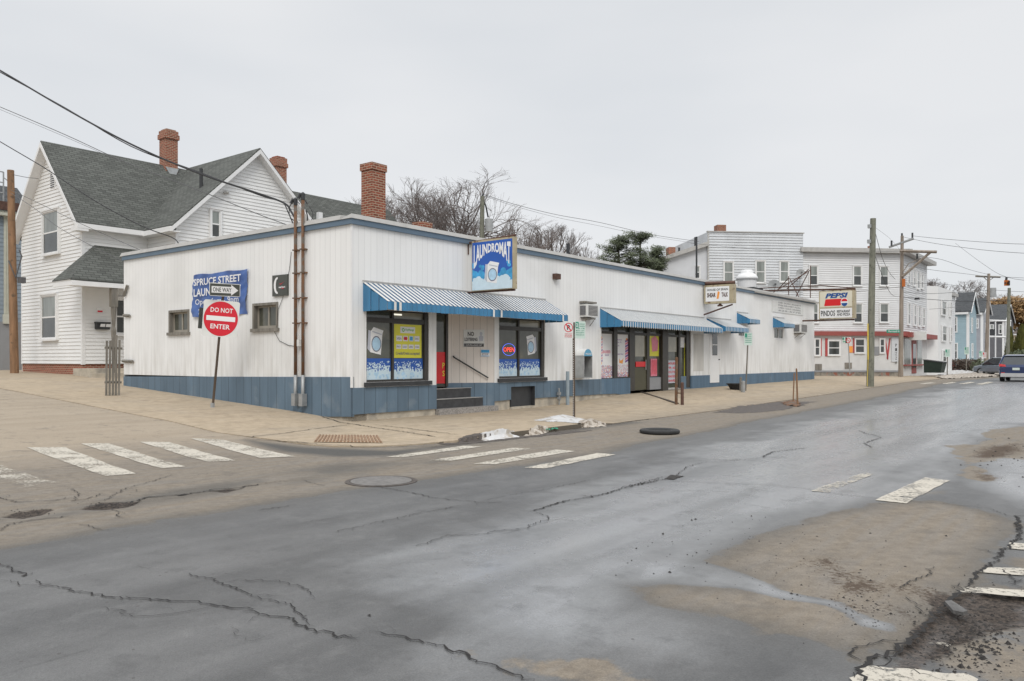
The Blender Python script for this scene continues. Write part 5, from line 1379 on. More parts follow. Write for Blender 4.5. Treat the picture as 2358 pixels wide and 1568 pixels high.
# banner with phone numbers high on the far wall
x0, z0 = F.front(1777, 718); x1, _ = F.front(1849, 720); z1 = 4.80; z0 = F.front(1812, 722)[1]
mb = MB(); mb.box(x0, x1, -.03, -.005, z0, z1-.12)
bs = single('menu_banner', mb, M['sign_white'], 'long pale wall sign with faded blue lettering under the roof edge', 'sign')
mb = MB()
for k, t_ in enumerate(('SUBS  SALADS  SPAGHETTI', 'FREE DELIVERY PIZZA', 'OPEN 7 DAYS  DINNERS', '622-6770')): mb.text(t_, lambda a, b, k=k: (lerp(x0, x1, .18+.72*a), -.034, lerp(z0, z1-.12, .78-.22*k+.13*b)), .02)
part('lettering', mb, M['grey_paint'], bs)
# --- roof things
def dish(u, v, y0_, rad, label, az=.4):
    x, z = F.front(u, v, y0_); r = thing('satellite_dish', label, 'satellite dish', (x, y0_, 5.0), F, 'satellite dishes on the shop roof')
    mb = MB(); n = 20
    c = Vector((x, y0_, z)); nrm = Vector((-.85, -.50, .18)).normalized(); a = nrm.orthogonal().normalized(); b_ = nrm.cross(a)
    rings = []
    for rr_, dd_ in ((.02, -.10), (rad*.5, -.075), (rad, 0)):
        rings.append([mb.p(tuple(c+(a*math.cos(2*math.pi*k/n)+b_*math.sin(2*math.pi*k/n))*rr_+nrm*dd_)) for k in range(n)])
    for i in range(2):
        for k in range(n): mb.f.append((rings[i][k], rings[i][(k+1) % n], rings[i+1][(k+1) % n], rings[i+1][k]))
    mb.f.append(tuple(rings[0])); part('reflector', mb, M['dish'], r, smooth=True)
    mb = MB(); mb.tube([tuple(c-nrm*.1), (x+.1, y0_+.1, z-rad*.9), (x+.1, y0_+.1, 5.0)], .03, 6); part('mast', mb, M['steel'], r)
    mb = MB(); mb.tube([tuple(c-Vector((0, 0, rad))), tuple(c+nrm*rad*.9)], .015, 5); mb.box(*[q for ax in range(3) for q in ((c+nrm*rad*.9)[ax]-.05, (c+nrm*rad*.9)[ax]+.05)]); part('receiver', mb, M['grey_wire'], r)
dish(1783, 658, 2.5, .40, 'larger grey satellite dish standing low near the roof edge')
dish(1844, 630, 6.0, .38, 'smaller satellite dish raised higher behind the rusty steel frame')
x_, _ = F.front(1720, 650, 3.0); r = thing('exhaust_fan', 'round white mushroom exhaust fan on the shop roof', 'exhaust fan', (x_, 3.0, 5.0))
zb_, zt_ = F.front(1720, 664, 3.0)[1], F.front(1720, 622, 3.0)[1]
mb = MB(); h = zt_-zb_; mb.lathe((x_, 3.0, zb_), [(.52, 0), (.56, h*.45), (.60, h*.48)], 26); part('body', mb, M['fan_white'], r, smooth=False)
mb = MB(); mb.lathe((x_, 3.0, zb_), [(.64, h*.48), (.62, h*.60), (.52, h*.74), (.36, h*.82), (.36, h*.93), (.30, h), (.001, h*1.02)], 26); part('cap', mb, M['fan_white'], r, smooth=True)
mb = MB(); mb.box(x_-.75, x_+.75, 2.3, 3.7, 4.92, zb_); part('curb', mb, M['sill_dark'], r)

# --- side wall things: banner, phone sign, conduits
def SP(u, v, x=0.0): y, z = F.side(u, v, x); return y, z
bz0, bz1, by0, by1 = 2.74, 4.03, 7.19, 4.37
mb = MB(); nx_, nz_ = 36, 16; ids = []
for i in range(nx_+1):
    row = []
    for j in range(nz_+1):
        a, b_ = i/nx_, j/nz_
        sag = .03*math.sin(a*math.pi)*(1-b_) if True else 0
        wv = .018*math.sin(a*19+b_*6)*(.3+abs(b_-.5)) + .02*math.sin((a+b_)*11) + .012*math.sin((a-b_)*31)
        zc = lerp(bz0+.04*math.cos(a*7)*(1-b_), bz1+.02*math.sin(a*6.28*2), b_)
        row.append(mb.p((-.05-wv, lerp(by0, by1, a) + .03*math.sin(b_*5), zc)))
    ids.append(row)
for i in range(nx_):
    for j in range(nz_): mb.f.append((ids[i][j], ids[i+1][j], ids[i+1][j+1], ids[i][j+1]))
bn_ = single('banner', mb, M['banner'], 'wrinkled blue SPRUCE STREET LAUNDROMAT banner on the white side wall', 'banner', smooth=True)
bm = lambda a, b: (-.112, lerp(by0, by1, a), lerp(bz0, bz1, b))
mb = MB(); mb.text('SPRUCE STREET', lambda a, b: bm(.06+.87*a, .74+.16*b), .02); mb.text('LAUNDROMAT', lambda a, b: bm(.06+.87*a, .49+.18*b), .02); mb.text('Open 6am - 9pm', lambda a, b: bm(.09+.80*a, .26+.17*b), .0); mb.text('7 Days a Week', lambda a, b: bm(.15+.62*a, .04+.15*b), .0)
part('lettering', mb, M['ltr_white'], bn_)
mb = MB(); mb.box(-.06, -.0, 2.52, 3.17, 3.20, 3.76); ps = single('telephone_sign', mb, M['sign_black'], 'dark square telephone sign with white handset on the side wall', 'sign')
pm = lambda a, b, d=.0: (-.066-d, lerp(3.17, 2.52, a), lerp(3.20, 3.76, b))
mb = MB(); pts = []
for k in range(13): t = math.radians(80+k*200/12); pts.append((.36+.24*math.cos(t), .5+.40*math.sin(t)))
for k in range(13): t = math.radians(280-k*200/12); pts.append((.36+.10*math.cos(t), .5+.30*math.sin(t)))
mb.poly([pm(*p) for p in pts]); mb.text('verizon', lambda a, b: pm(.45+.45*a, .36+.1*b, .002), .03); part('handset_mark', mb, M['ltr_white'], ps)
mb = MB(); mb.poly([pm(.5, .62), pm(.56, .52), pm(.85, .66), pm(.57, .56)]); mb.poly([pm(.66, .33, .003), pm(.80, .33, .003), pm(.80, .37, .003), pm(.66, .37, .003)]); part('red_mark', mb, M['sign_red'], ps)
for k, (yq, zt2, lab) in enumerate(((2.10, 5.62, 'left of the two tall rusty service conduits, slightly shorter'), (1.79, 5.72, 'right of the two tall rusty service conduits, slightly taller'))):
    r = thing('service_conduit', lab, 'conduit', (-.1, yq, .15), F, 'service conduits on the side wall')
    mb = MB(); mb.tube([(-.1, yq, 1.1), (-.1, yq, zt2-.1)], .042, 10); part('pipe', mb, M['rust'], r, smooth=True)
    mb = MB(); mb.tube([(-.1, yq, .3), (-.1, yq, 1.1)], .046, 10); part('lower_pipe', mb, M['steel'], r, smooth=True)
    mb = MB(); mb.box(-.18, -.03, yq-.075, yq+.075, .30, .62); part('junction_box', mb, M['steel'], r)
    mb = MB()
    mb.lathe((-.1, yq, zt2-.1), [(.05, 0), (.055, .08), (.06, .16), (.02, .2)], 12); mb.tube([(-.1, yq, zt2+.02), (-.15, yq+.05, zt2+.05), (-.17, yq+.09, zt2-.06)], .04, 8); part('weatherhead', mb, M['sill_dark'], r)
    for z_ in (4.35, 3.75, 3.1, 2.45):
        mb = MB(); mb.box(-.155, -.0, yq-.068, yq+.068, z_-.016, z_+.016); part('strap', mb, M['rust'], r)
mb = MB(); mb.box(-.12, -.0, 1.93, 2.02, 1.85, 2.02); single('meter_box', mb, M['ac_white'], 'tiny cream electrical box between the two conduits', 'electrical box')
mb = MB()
pts = [(-.02, *SP(672, 580)), (-.02, *SP(668, 620)), (-.03, *SP(662, 650)), (-.03, *SP(652, 690)), (-.03, *SP(642, 715)), (-.03, *SP(640, 750)), (-.02, *SP(634, 765)), (-.02, *SP(645, 785)), (-.02, *SP(665, 795)), (-.03, *SP(684, 798))]
mb.tube(pts, .008, 4); single('telephone_wire', mb, M['black'], 'thin black wire drooping down the white side wall past the window', 'wire')
# wooden boards nailed at the far edge of the wall
for k, (a, b, lab) in enumerate((((286, 682), (294, 657), 'slanting grey board end poking past the far wall edge'), ((285, 726), (299, 727), 'upper level grey board end at the far wall edge'), ((283, 831), (306, 832), 'lower level grey board end at the far wall edge'))):
    pa, pb = SP(*a, -.05), SP(*b, -.05); mb = MB(); mb.tube([(-.06, pa[0], pa[1]), (-.06, pb[0], pb[1])], .05, 4); single('board_end', mb, M['wood_grey'], lab, 'board')

# ------------------------------------------------------------------ houses
def siding_front(mb, y, z0, z1, lo, hi, h=.15, lap=.032, sg=-1):
    n = int(math.ceil((z1-z0)/h))
    for k in range(n):
        a, b = z0+k*h, min(z1, z0+(k+1)*h)
        xa, xb, xc, xd = lo(a), hi(a), hi(b), lo(b)
        if xb-xa < .02: continue
        mb.quad([(xa, y+sg*lap, a), (xb, y+sg*lap, a), (xc, y+sg*.002, b), (xd, y+sg*.002, b)])
        mb.quad([(xb, y+sg*lap, a), (xa, y+sg*lap, a), (xa, y, a), (xb, y, a)])
def siding_side(mb, x, z0, z1, lo, hi, h=.15, lap=.032, sg=-1):
    n = int(math.ceil((z1-z0)/h))
    for k in range(n):
        a, b = z0+k*h, min(z1, z0+(k+1)*h)
        ya, yb, yc, yd = lo(a), hi(a), hi(b), lo(b)
        if yb-ya < .02: continue
        mb.quad([(x+sg*lap, yb, a), (x+sg*lap, ya, a), (x+sg*.002, yd, b), (x+sg*.002, yc, b)])
        mb.quad([(x+sg*lap, ya, a), (x+sg*lap, yb, a), (x, yb, a), (x, ya, a)])
def win(parent, fr, plane, c, r, glass='glass', trim='trim', shade=.5, fw=.09, name='window', upper='glass_curtain', depth=.05, sill=True):
    """double-hung window on plane 'f' (y=c, outward -y) or 's' (x=c, outward -x); r=(lo,hi,z0,z1)"""
    a, b, z0, z1 = r
    if a > b: a, b = b, a
    def bx(mb, p, q, d0, d1, u, v):
        if plane == 'f': mb.box(p, q, c-d1, c-d0, u, v)
        else: mb.box(c-d1, c-d0, p, q, u, v)
    mb = MB(fr); d = depth+.062
    bx(mb, a-fw, a, .0, d, z0-fw, z1+fw); bx(mb, b, b+fw, 0, d, z0-fw, z1+fw); bx(mb, a, b, 0, d, z1, z1+fw); bx(mb, a, b, 0, d, z0-fw, z0)
    if sill: bx(mb, a-fw-.03, b+fw+.03, d, d+.05, z0-fw-.02, z0-fw+.05); bx(mb, a-fw-.02, b+fw+.02, d, d+.03, z1+fw-.03, z1+fw+.03)
    w = part(name, mb, M[trim], parent)
    zm = (z0+z1)/2
    mb = MB(fr); e = .058; bx(mb, a, b, e+.012, e+.036, zm-.03, zm+.03); bx(mb, a, a+.035, e+.012, e+.034, z0, z1); bx(mb, b-.035, b, e+.012, e+.034, z0, z1); bx(mb, a+.035, b-.035, e+.012, e+.034, z0, z0+.04); bx(mb, a+.035, b-.035, e+.012, e+.034, z1-.04, z1)
    part('sash', mb, M[trim], w)
    mb = MB(fr); bx(mb, a+.02, b-.02, e+.006, e+.02, z0+.02, zm); part('pane', mb, M[glass], w)
    mb = MB(fr); bx(mb, a+.02, b-.02, e+.006, e+.02, zm, z1-.02); part('pane', mb, M[upper], w)
    return w
def fwin(parent, fr, u0, u1, v0, v1, y, **k):
    a = fr.front(u0, v0, y)[0]; b = fr.front(u1, v0, y)[0]; um = (u0+u1)/2
    return win(parent, fr, 'f', y, (a, b, fr.front(um, v1, y)[1], fr.front(um, v0, y)[1]), **k)
def swin(parent, fr, u0, u1, v0, v1, x, **k):
    a = fr.side(u0, v0, x)[0]; b = fr.side(u1, v0, x)[0]; um = (u0+u1)/2
    return win(parent, fr, 's', x, (a, b, fr.side(um, v1, x)[1], fr.side(um, v0, x)[1]), **k)

HX, HY0, HY1, RY_, RZ_, SLA = 1.5, 18.15, 24.2, 21.2, 10.75, 1.10
BX0, BX1, BRX, BRZ, BY, SLB = 4.17, 11.64, 7.9, 10.92, 15.84, .965
HO = thing('clapboard_house', 'white clapboard house with two steep grey shingled gables beside the side street', 'house', (HX, HY0, .9))
za = lambda y: RZ_-.12-SLA*abs(y-RY_)
ztA = za(HY0)
mb = MB()
siding_side(mb, HX, 1.33, RZ_-.15, lambda z: max(HY0, RY_-(RZ_-.12-z)/SLA), lambda z: min(HY1, RY_+(RZ_-.12-z)/SLA))
siding_front(mb, HY0, 1.33, ztA, lambda z: HX, lambda z: BX0)
siding_front(mb, HY0, 1.33, ztA, lambda z: BX1, lambda z: 20.5)
mb.quad([(20.5, HY0, .8), (20.5, HY1, .8), (20.5, HY1, ztA), (20.5, HY0, ztA)]); mb.quad([(20.5, HY1, .8), (HX, HY1, .8), (HX, HY1, ztA), (20.5, HY1, ztA)])
part('wall', mb, M['clap'], HO)
mb = MB()
siding_side(mb, BX0, 1.33, BRZ-.12-SLB*(BRX-BX0), lambda z: BY, lambda z: HY0)
siding_front(mb, BY, 1.33, BRZ-.15, lambda z: max(BX0, BRX-(BRZ-.12-z)/SLB), lambda z: min(BX1, BRX+(BRZ-.12-z)/SLB))
mb.quad([(BX1, BY, .8), (BX1, HY0, .8), (BX1, HY0, 7.3), (BX1, BY, 7.3)])
part('wing_wall', mb, M['clap'], HO)
def slab(mb, pts, th):   # sloping roof slab
    mb.prism(pts, (0, 0, -th))
OV = .38
mb = MB()
ye0, ye1 = HY0-OV, HY1+OV
zE = RZ_-SLA*(RY_-ye0)
slab(mb, [(HX-OV, ye0, zE), (21, ye0, zE), (21, RY_, RZ_), (HX-OV, RY_, RZ_)], .07)
slab(mb, [(21, ye1, zE), (HX-OV, ye1, zE), (HX-OV, RY_, RZ_-.002), (21, RY_, RZ_-.002)], .07)
xe0, xe1 = BX0-OV, BX1+OV; zEB = BRZ-SLB*(BRX-xe0)
slab(mb, [(BRX, BY-OV, BRZ), (BRX, RY_+.3, BRZ), (xe0, RY_+.3, zEB), (xe0, BY-OV, zEB)], .07)
slab(mb, [(xe1, BY-OV, zEB), (xe1, RY_+.3, zEB), (BRX, RY_+.3, BRZ-.002), (BRX, BY-OV, BRZ-.002)], .07)
rfh = part('roof', mb, M['shingle'], HO)
mb = MB()   # rake boards, fascia, soffit
t = .19
def rake_side(x0, x1, ya, z_a, yb, z_b): mb.hexa([(x0, ya, z_a-.075-t), (x1, ya, z_a-.075-t), (x1, yb, z_b-.075-t), (x0, yb, z_b-.075-t)], [(x0, ya, z_a-.073), (x1, ya, z_a-.073), (x1, yb, z_b-.073), (x0, yb, z_b-.073)])
rake_side(HX-OV-.03, HX-OV+.02, ye0, zE, RY_, RZ_); rake_side(HX-OV-.03, HX-OV+.02, RY_, RZ_, ye1, zE)
rake_side(HX-OV+.02, HX, ye0, zE, RY_, RZ_); rake_side(HX-OV+.02, HX, RY_, RZ_, ye1, zE)
def rake_front(y0, y1, xa, z_a, xb, z_b): mb.hexa([(xa, y0, z_a-.075-t), (xb, y0, z_b-.075-t), (xb, y1, z_b-.075-t), (xa, y1, z_a-.075-t)], [(xa, y0, z_a-.073), (xb, y0, z_b-.073), (xb, y1, z_b-.073), (xa, y1, z_a-.073)])
rake_front(BY-OV-.03, BY-OV+.02, xe0, zEB, BRX, BRZ); rake_front(BY-OV-.03, BY-OV+.02, BRX, BRZ, xe1, zEB)
rake_front(BY-OV+.02, BY, xe0, zEB, BRX, BRZ); rake_front(BY-OV+.02, BY, BRX, BRZ, xe1, zEB)
mb.box(HX-OV, xe0, ye0-.07, ye0+.02, zE-.26, zE-.06); mb.box(HX-OV, BX0, ye0, HY0, zE-.27, zE-.22)
mb.box(xe0-.06, xe0+.02, BY-OV, ye0, zEB-.26, zEB-.06); mb.box(xe0, BX0, BY-OV, HY0, zEB-.27, zEB-.22)
mb.box(HX-OV-.02, HX+.05, ye0-.06, HY0+.1, zE-.36, zE-.20)
mb.box(HX-.03, HX+.10, HY0-.03, HY0+.02, 1.30, zE-.27); mb.box(HX-.03, HX+.0, HY0+.02, HY0+.10, 1.30, zE-.27); mb.box(BX0-.03, BX0+.12, BY-.03, BY+.02, 1.30, zEB-.27)
mb.box(HX-.03, HX, HY1-.10, HY1, 1.30, zE-.27)
part('trim_board', mb, M['trim'], HO)
mb = MB(); mb.box(HX+.03, BX0, HY0+.03, HY0+.5, .2, 1.33); mb.box(HX+.03, HX+.4, HY0+.5, HY1, .2, 1.33); mb.box(BX0+.03, BX1, BY+.03, BY+.4, .2, 1.33); mb.box(BX0+.03, BX0+.4, BY+.4, HY0, .2, 1.33); part('foundation', mb, M['brick_old'], HO)
swin(HO, F, 104.5, 139.5, 488, 583, HX, depth=.07, upper='glass_curtain'); swin(HO, F, 101, 134.5, 682, 779, HX, depth=.07, upper='glass_curtain')
fwin(HO, F, 485, 503.5, 486, 547, BY, depth=.07)
fwin(HO, F, 822, 840, 676, 720, BY)
mb = MB(); ya, z1 = F.side(118, 402, HX); yb, z0 = F.side(128, 432, HX); mb.box(HX-.04, HX-.0, yb, ya, z0, z1); lv = part('louvre_vent', mb, M['trim'], HO)
mb = MB()
for k in range(7): zz = lerp(z0+.03, z1-.05, k/6); mb.box(HX-.05, HX-.04, yb+.03, ya-.03, zz, zz+.04)
part('slats', mb, M['sill_dark'], lv)
def chimney(parent, x, y, w, z0, z1, cap=.35, m_='brick_old'):
    mb = MB(); mb.box(x-w/2, x+w/2, y-w/2, y+w/2, z0, z1-cap-.12)
    mb.box(x-w/2-.06, x+w/2+.06, y-w/2-.06, y+w/2+.06, z1-cap-.12, z1-cap+.1); mb.box(x-w/2-.02, x+w/2+.02, y-w/2-.02, y+w/2+.02, z1-cap+.1, z1-.07); mb.box(x-w/2+.06, x+w/2-.06, y-w/2+.06, y+w/2-.06, z1-.07, z1)
    return part('chimney', mb, M[m_], parent)
x, y = 6.75, 21.2; zc = F.front(397, 302, y)[1]; c_ = chimney(rfh, x, y, .60, 9.6, zc)
mb = MB(); mb.hexa([(x-.10, y-.42, 10.2), (x+.12, y-.42, 10.2), (x+.12, y-.31, 10.2), (x-.10, y-.31, 10.2)], [(x-.33, y-.33, 10.62), (x+.33, y-.33, 10.62), (x+.33, y-.305, 10.62), (x-.33, y-.305, 10.62)]); part('flashing', mb, M['steel'], c_)
x = F.front(641, 400, 21.2)[0]; zc = F.front(641, 362, y)[1]; chimney(rfh, x, 21.2, .62, 9.8, zc, .45)
yv = 15.6
while yv < 21:
    x_, z_ = F.front(463, 430, yv)
    if z_ <= BRZ-SLB*(BRX-x_)+.02: break
    yv += .05
z_ = F.front(463, 388, yv)[1]; mb = MB(); mb.tube([(x_, yv, z_-1.2), (x_, yv, z_)], .075, 8); part('vent_pipe', mb, M['sill_dark'], rfh)
x_, z_ = F.front(735, 500, 18.6); mb = MB(); mb.box(x_-.1, x_+.15, 18.5, 18.7, z_-.2, z_+.25); part('vent_box', mb, M['fan_white'], rfh)
x_, z_ = F.front(516, 443, BY); mb = MB(); mb.tube([(x_, BY-.02, z_), (x_-.08, BY-.2, z_-.02)], .05, 6); mb.tube([(x_, BY-.02, z_), (x_+.1, BY-.2, z_-.04)], .06, 6); part('flood_light', mb, M['cap'], HO)
# porch
PY = 16.5; px0 = F.front(162, 640, PY)[0]; pe = F.front(200, 643, PY)[1]; pz = F.front(330, 577, HY0)[1]
mb = MB(); 
slab(mb, [(px0, PY, pe), (BX0-.02, PY, pe), (BX0-.02, HY0-.03, pz), (px0+1.6, HY0-.03, pz)], .07)
mb.prism([(px0, HY0-.03, pe), (px0, PY, pe-.002), (px0+1.6, HY0-.03, pz-.002)], (0, 0, -.05))
pr = part('porch_roof', mb, M['shingle'], HO)
mb = MB(); mb.box(px0+.03, BX0-.02, PY-.03, PY+.05, pe-.26, pe-.08); mb.box(px0+.03, px0+.1, PY+.05, HY0-.03, pe-.26, pe-.08); mb.box(px0+.1, BX0-.02, PY+.05, HY0-.03, pe-.16, pe-.12); part('fascia', mb, M['trim'], pr)
xq, zq = F.front(262, 742, PY+.1)
mb = MB(); mb.box(xq-.12, xq+.12, PY+.0, PY+.22, pe-1.0, pe-.26); mb.lathe((xq, PY+.11, .9), [(.07, 0), (.07, .9), (.10, 1.1), (.075, 1.4), (.10, 1.75), (.06, 1.9), (.11, pe-1.9)], 12); part('porch_post', mb, M['wood_grey'], HO)
fwin(HO, F, 265, 292, 690, 768, HY0, upper='glass')
mb = MB(); x0, z1 = F.front(222, 709, HY0-.03); x1, z0 = F.front(237, 721, HY0-.03); mb.box(x0, x1, HY0-.06, HY0-.03, z0, z1); s_ = single('house_sign', mb, M['ltr_white'], 'small red and white sign on the house wall under the porch', 'sign')
mb = MB(); mb.box(x0+.03, x1-.03, HY0-.07, HY0-.061, z0+.03, z1-.1); part('red_panel', mb, M['sign_red'], s_)
x0, z1 = F.front(218, 741, HY0-.03); x1, z0 = F.front(249, 759, HY0-.03)
mb = MB(); mb.box(x0, x1, HY0-.2, HY0-.03, z0, z1); mb.box(x0-.02, x1+.02, HY0-.23, HY0-.03, z1-.06, z1); s_ = single('mailbox', mb, M['sill_dark'], 'black wall mailbox with white stickers under the porch', 'mailbox')
mb = MB(); 
for k in (0, 1): q = lerp(x0, x1, .22+.42*k); mb.poly([(q, HY0-.235, z0+.1), (q+.2, HY0-.235, z0+.1), (q+.22, HY0-.235, z1-.08), (q+.03, HY0-.235, z1-.08)])
part('sticker', mb, M['ltr_white'], s_)
mb = MB(); gz = ground_z(2, 17); x0 = F.front(192, 860, 17.2)[0]
mb.box(x0, BX0-.1, 16.6, 18.1, gz-.3, gz+.32); mb.box(x0-.1, BX0-.1, 16.2, 16.6, gz-.3, gz+.14); part('porch_step', mb, M['concrete'], HO)
# fragment of picket fence at the end of the shop wall
fx_, fy_, fz_ = G(260, 911)
fr_ = thing('picket_fence', 'short weathered grey picket fence fragment at the far end of the shop wall', 'fence', (fx_, fy_, fz_))
uu = [244.5, 252, 259.5, 266.5, 273.5]; rr2 = random.Random(2)
Yf = F.w((fx_, fy_, 0))[1]
for k, u in enumerate(uu):
    vb = 911 - abs(k-2)*1.5
    pt, pb = atF(u+1.5, 773+rr2.uniform(-3, 12), Yf+k*.03), atF(u, vb, Yf+k*.03)
    mb = MB(); w_ = .027; mb.hexa([(pb[0]-w_, pb[1]-.02, pb[2]-.05), (pb[0]+w_, pb[1]-.02, pb[2]-.05), (pb[0]+w_, pb[1]+.01, pb[2]-.05), (pb[0]-w_, pb[1]+.01, pb[2]-.05)], [(pt[0]-w_, pt[1]-.02, pt[2]), (pt[0]+w_, pt[1]-.02, pt[2]), (pt[0]+w_, pt[1]+.01, pt[2]), (pt[0]-w_, pt[1]+.01, pt[2])])
    part('picket', mb, M['wood_grey'], fr_)
pa, pb = atF(241, 880, Yf+.06), atF(280, 880, Yf+.2); mb = MB(); mb.tube([pa, pb], .035, 4); pa, pb = atF(241, 800, Yf+.06), atF(282, 802, Yf+.2); mb.tube([pa, pb], .035, 4); part('rail', mb, M['wood_grey'], fr_)

# grey-blue house at the far left edge
GYc = 27.5
GH = thing('grey_blue_house', 'blue grey clapboard house with cream pilaster at the left edge behind the brown pole', 'house', (0, GYc, 1.0))
x1 = F.front(56, 600, GYc)[0]; x0 = F.front(-60, 600, GYc)[0]; ztp = F.front(20, 497, GYc)[1]; zf = F.front(20, 741, GYc)[1]
mb = MB(); siding_front(mb, GYc, zf, ztp, lambda z: x0, lambda z: x1, h=.2, lap=.025); mb.quad([(x0, GYc, .5), (x0, GYc+8, .5), (x0, GYc+8, ztp), (x0, GYc, ztp)]); mb.quad([(x1, GYc, .5), (x1, GYc+8, .5), (x1, GYc+8, ztp), (x1, GYc, ztp)]); part('wall', mb, M['bluegrey_clap'], GH)
mb = MB(); mb.box(x0, x1, GYc-.05, GYc+.3, .4, zf); part('foundation', mb, M['grey_paint'], GH)
a, b = F.front(8, 700, GYc)[0], F.front(31, 700, GYc)[0]
M['cream_trim'] = mat('cream_trim', (.52, .52, .44), .6, .06, 3)
mb = MB(); mb.box(a, b, GYc-.10, GYc-.02, zf-.1, ztp); 
for k in range(5): q = lerp(a+.05, b-.05, k/4); mb.box(q-.02, q+.02, GYc-.13, GYc-.10, zf+.4, ztp-.4)
mb.box(x0, x1, GYc-.35, GYc-.02, ztp-.05, ztp+.18); mb.box(a-.05, b+.05, GYc-.16, GYc-.02, zf-.1, zf+.35); part('cornice', mb, M['cream_trim'], GH)
zr2 = F.front(20, 430, GYc+2)[1]
mb = MB(); mb.prism([(x0, GYc-.35, ztp+.18), (x1+.4, GYc-.35, ztp+.18), (x1+.4, GYc+2, zr2), (x0, GYc+2, zr2)], (0, 0, -.1)); g_ = part('roof', mb, M['shingle_dark'], GH)
mb = MB(); mb.box(x0, x1+.3, GYc-.40, GYc-.36, ztp+.2, ztp+.6); part('rusty_gutter_board', mb, M['rust_dark'], GH)
mb = MB()
for u in (-8, 8): p = F.front(u, 490, GYc-.3)[0]; mb.tube([(p, GYc-.3, ztp+.2), (p, GYc-.3, F.front(u, 396, GYc-.3)[1])], .035, 6)
zq = F.front(8, 396, GYc-.3)[1]
for d_ in (0, .5, 1.0): mb.tube([(F.front(-8, 400, GYc-.3)[0], GYc-.3, zq-d_), (F.front(8, 400, GYc-.3)[0], GYc-.3, zq-d_)], .03, 6)
mb.tube([(F.front(8, 400, GYc-.3)[0], GYc-.3, zq-.25), (F.front(30, 400, GYc+1)[0], GYc+1, zq-.3)], .02, 5)
part('rooftop_rail', mb, M['steel'], GH)

# ---------------- three storey corner building
aP = math.atan2(.113, .9936); FP = Frame(32.5, 65.8, aP)
CB = thing('corner_building', 'three storey white clapboard building with red cornice over its ground floor shops', 'building', (0, 0, .1), FP)
zTop = FP.front(1970, 583, 0)[1]; zc0, zc1 = FP.front(1970, 773, 0)[1], FP.front(1970, 766, 0)[1]
xL = FP.front(1846, 700, 0)[0]
mb = MB(FP); siding_front(mb, 0, zc1, zTop, lambda z: xL, lambda z: 0, h=.18, lap=.055); part('wall', mb, M['clap_cream'], CB)
mb = MB(FP); mb.quad([(-16, 0, -.3), (0, 0, -.3), (0, 0, zc1), (-16, 0, zc1)]); part('ground_floor_wall', mb, M['stucco'], CB)
# right face runs along the main street
cF = F.inv(32.5, 65.8); ySt = cF[1]; xR0 = cF[0]; xR1 = F.front(2134, 700, ySt)[0]
mb = MB(); siding_front(mb, ySt, zc1, zTop, lambda z: xR0, lambda z: xR1, h=.18, lap=.055); mb.quad([(xR1, ySt, -.3), (xR1, ySt+9, -.3), (xR1, ySt+9, zTop), (xR1, ySt, zTop)]); part('street_wall', mb, M['clap_cream'], CB)
mb = MB(); mb.quad([(xR0, ySt, -.3), (xR1, ySt, -.3), (xR1, ySt, zc1), (xR0, ySt, zc1)]); part('street_shop_wall', mb, M['stucco'], CB)
mb = MB(FP); mb.box(xL-.3, .6, -.55, .1, zTop, zTop+.36); mb.box(xL-.3, .5, .1, 9, zTop, zTop+.3); rfc = part('roof', mb, M['cap'], CB)
mb = MB(); mb.box(xR0-.4, xR1+1.0, ySt-.65, ySt+9, zTop+.01, zTop+.35); part('cornice', mb, M['cap'], CB)
mb = MB(FP); mb.box(-16, .45, -.35, .0, zc0, zc1+.1); part('shop_cornice', mb, M['hy_red'], CB)
mb = MB(); mb.box(xR0, xR1+.9, ySt-.75, ySt, zc0-.1, zc1+.05); part('shop_cornice', mb, M['hy_red'], CB)
mb = MB(FP); mb.box(-16, -.0, -.1, 0, -.4, FP.front(1950, 856, 0)[1]); part('foundation', mb, M['stone'], CB)
mb = MB(FP); mb.box(-16, -.0, -.14, -.1, FP.front(1950, 857, 0)[1], FP.front(1950, 853, 0)[1]); part('foundation_ledge', mb, M['grey_paint'], CB)
mb = MB(FP); mb.box(-.12, .02, -.04, 0, zc1, zTop); part('corner_trim', mb, M['trim'], CB)
for r in ((1863.5, 1881, 613, 656), (1964.5, 1982, 613.5, 657), (2026, 2043.5, 614.5, 657), (1865, 1882, 700, 742), (1966, 1983.5, 700, 742), (2026, 2044, 700, 741.5)):
    fwin(CB, FP, *r, 0, depth=.06)
wz = dict(glass='glass', upper='glass')
for r in ((1876, 1886, 781, 818), (1907, 1932, 785, 817), (1969, 1989, 781, 812), (2026, 2035, 781, 812)):
    w = fwin(CB, FP, *r, 0, depth=.06, sill=False, **wz)
mb = MB(FP)
for u0, u1, v0, v1 in ((1970, 1988.5, 782, 797), (2026.5, 2034, 782, 797)):
    a, b = FP.front(u0, 800, 0)[0], FP.front(u1, 800, 0)[0]; mb.box(a, b, -.05, -.04, FP.front(u0, v1, 0)[1], FP.front(u0, v0, 0)[1])
part('blue_window_sign', mb, M['blue_mid'], CB)
for u0, u1, v0, v1 in ((1885, 1891.5, 779, 820), (1900, 1905.5, 779, 820), (1964, 1967.5, 779, 812)):
    mb = MB(FP); a, b = FP.front(u0, 800, 0)[0], FP.front(u1, 800, 0)[0]; mb.box(a, b, -.06, -.0, FP.front(u0, v1, 0)[1], FP.front(u0, v0, 0)[1]); part('shutter', mb, M['red_shutter'], CB)
mb = MB(FP)
for pts in ([(2037, 779), (2040, 779), (2046, 825), (2044, 828)], [(2051, 779), (2048, 779), (2042, 825), (2045, 828)]): mb.prism([(FP.front(u, v, -.04)[0], -.04, FP.front(u, v, -.04)[1]) for u, v in pts], (0, .03, 0))
part('red_drape_trim', mb, M['red_shutter'], CB)
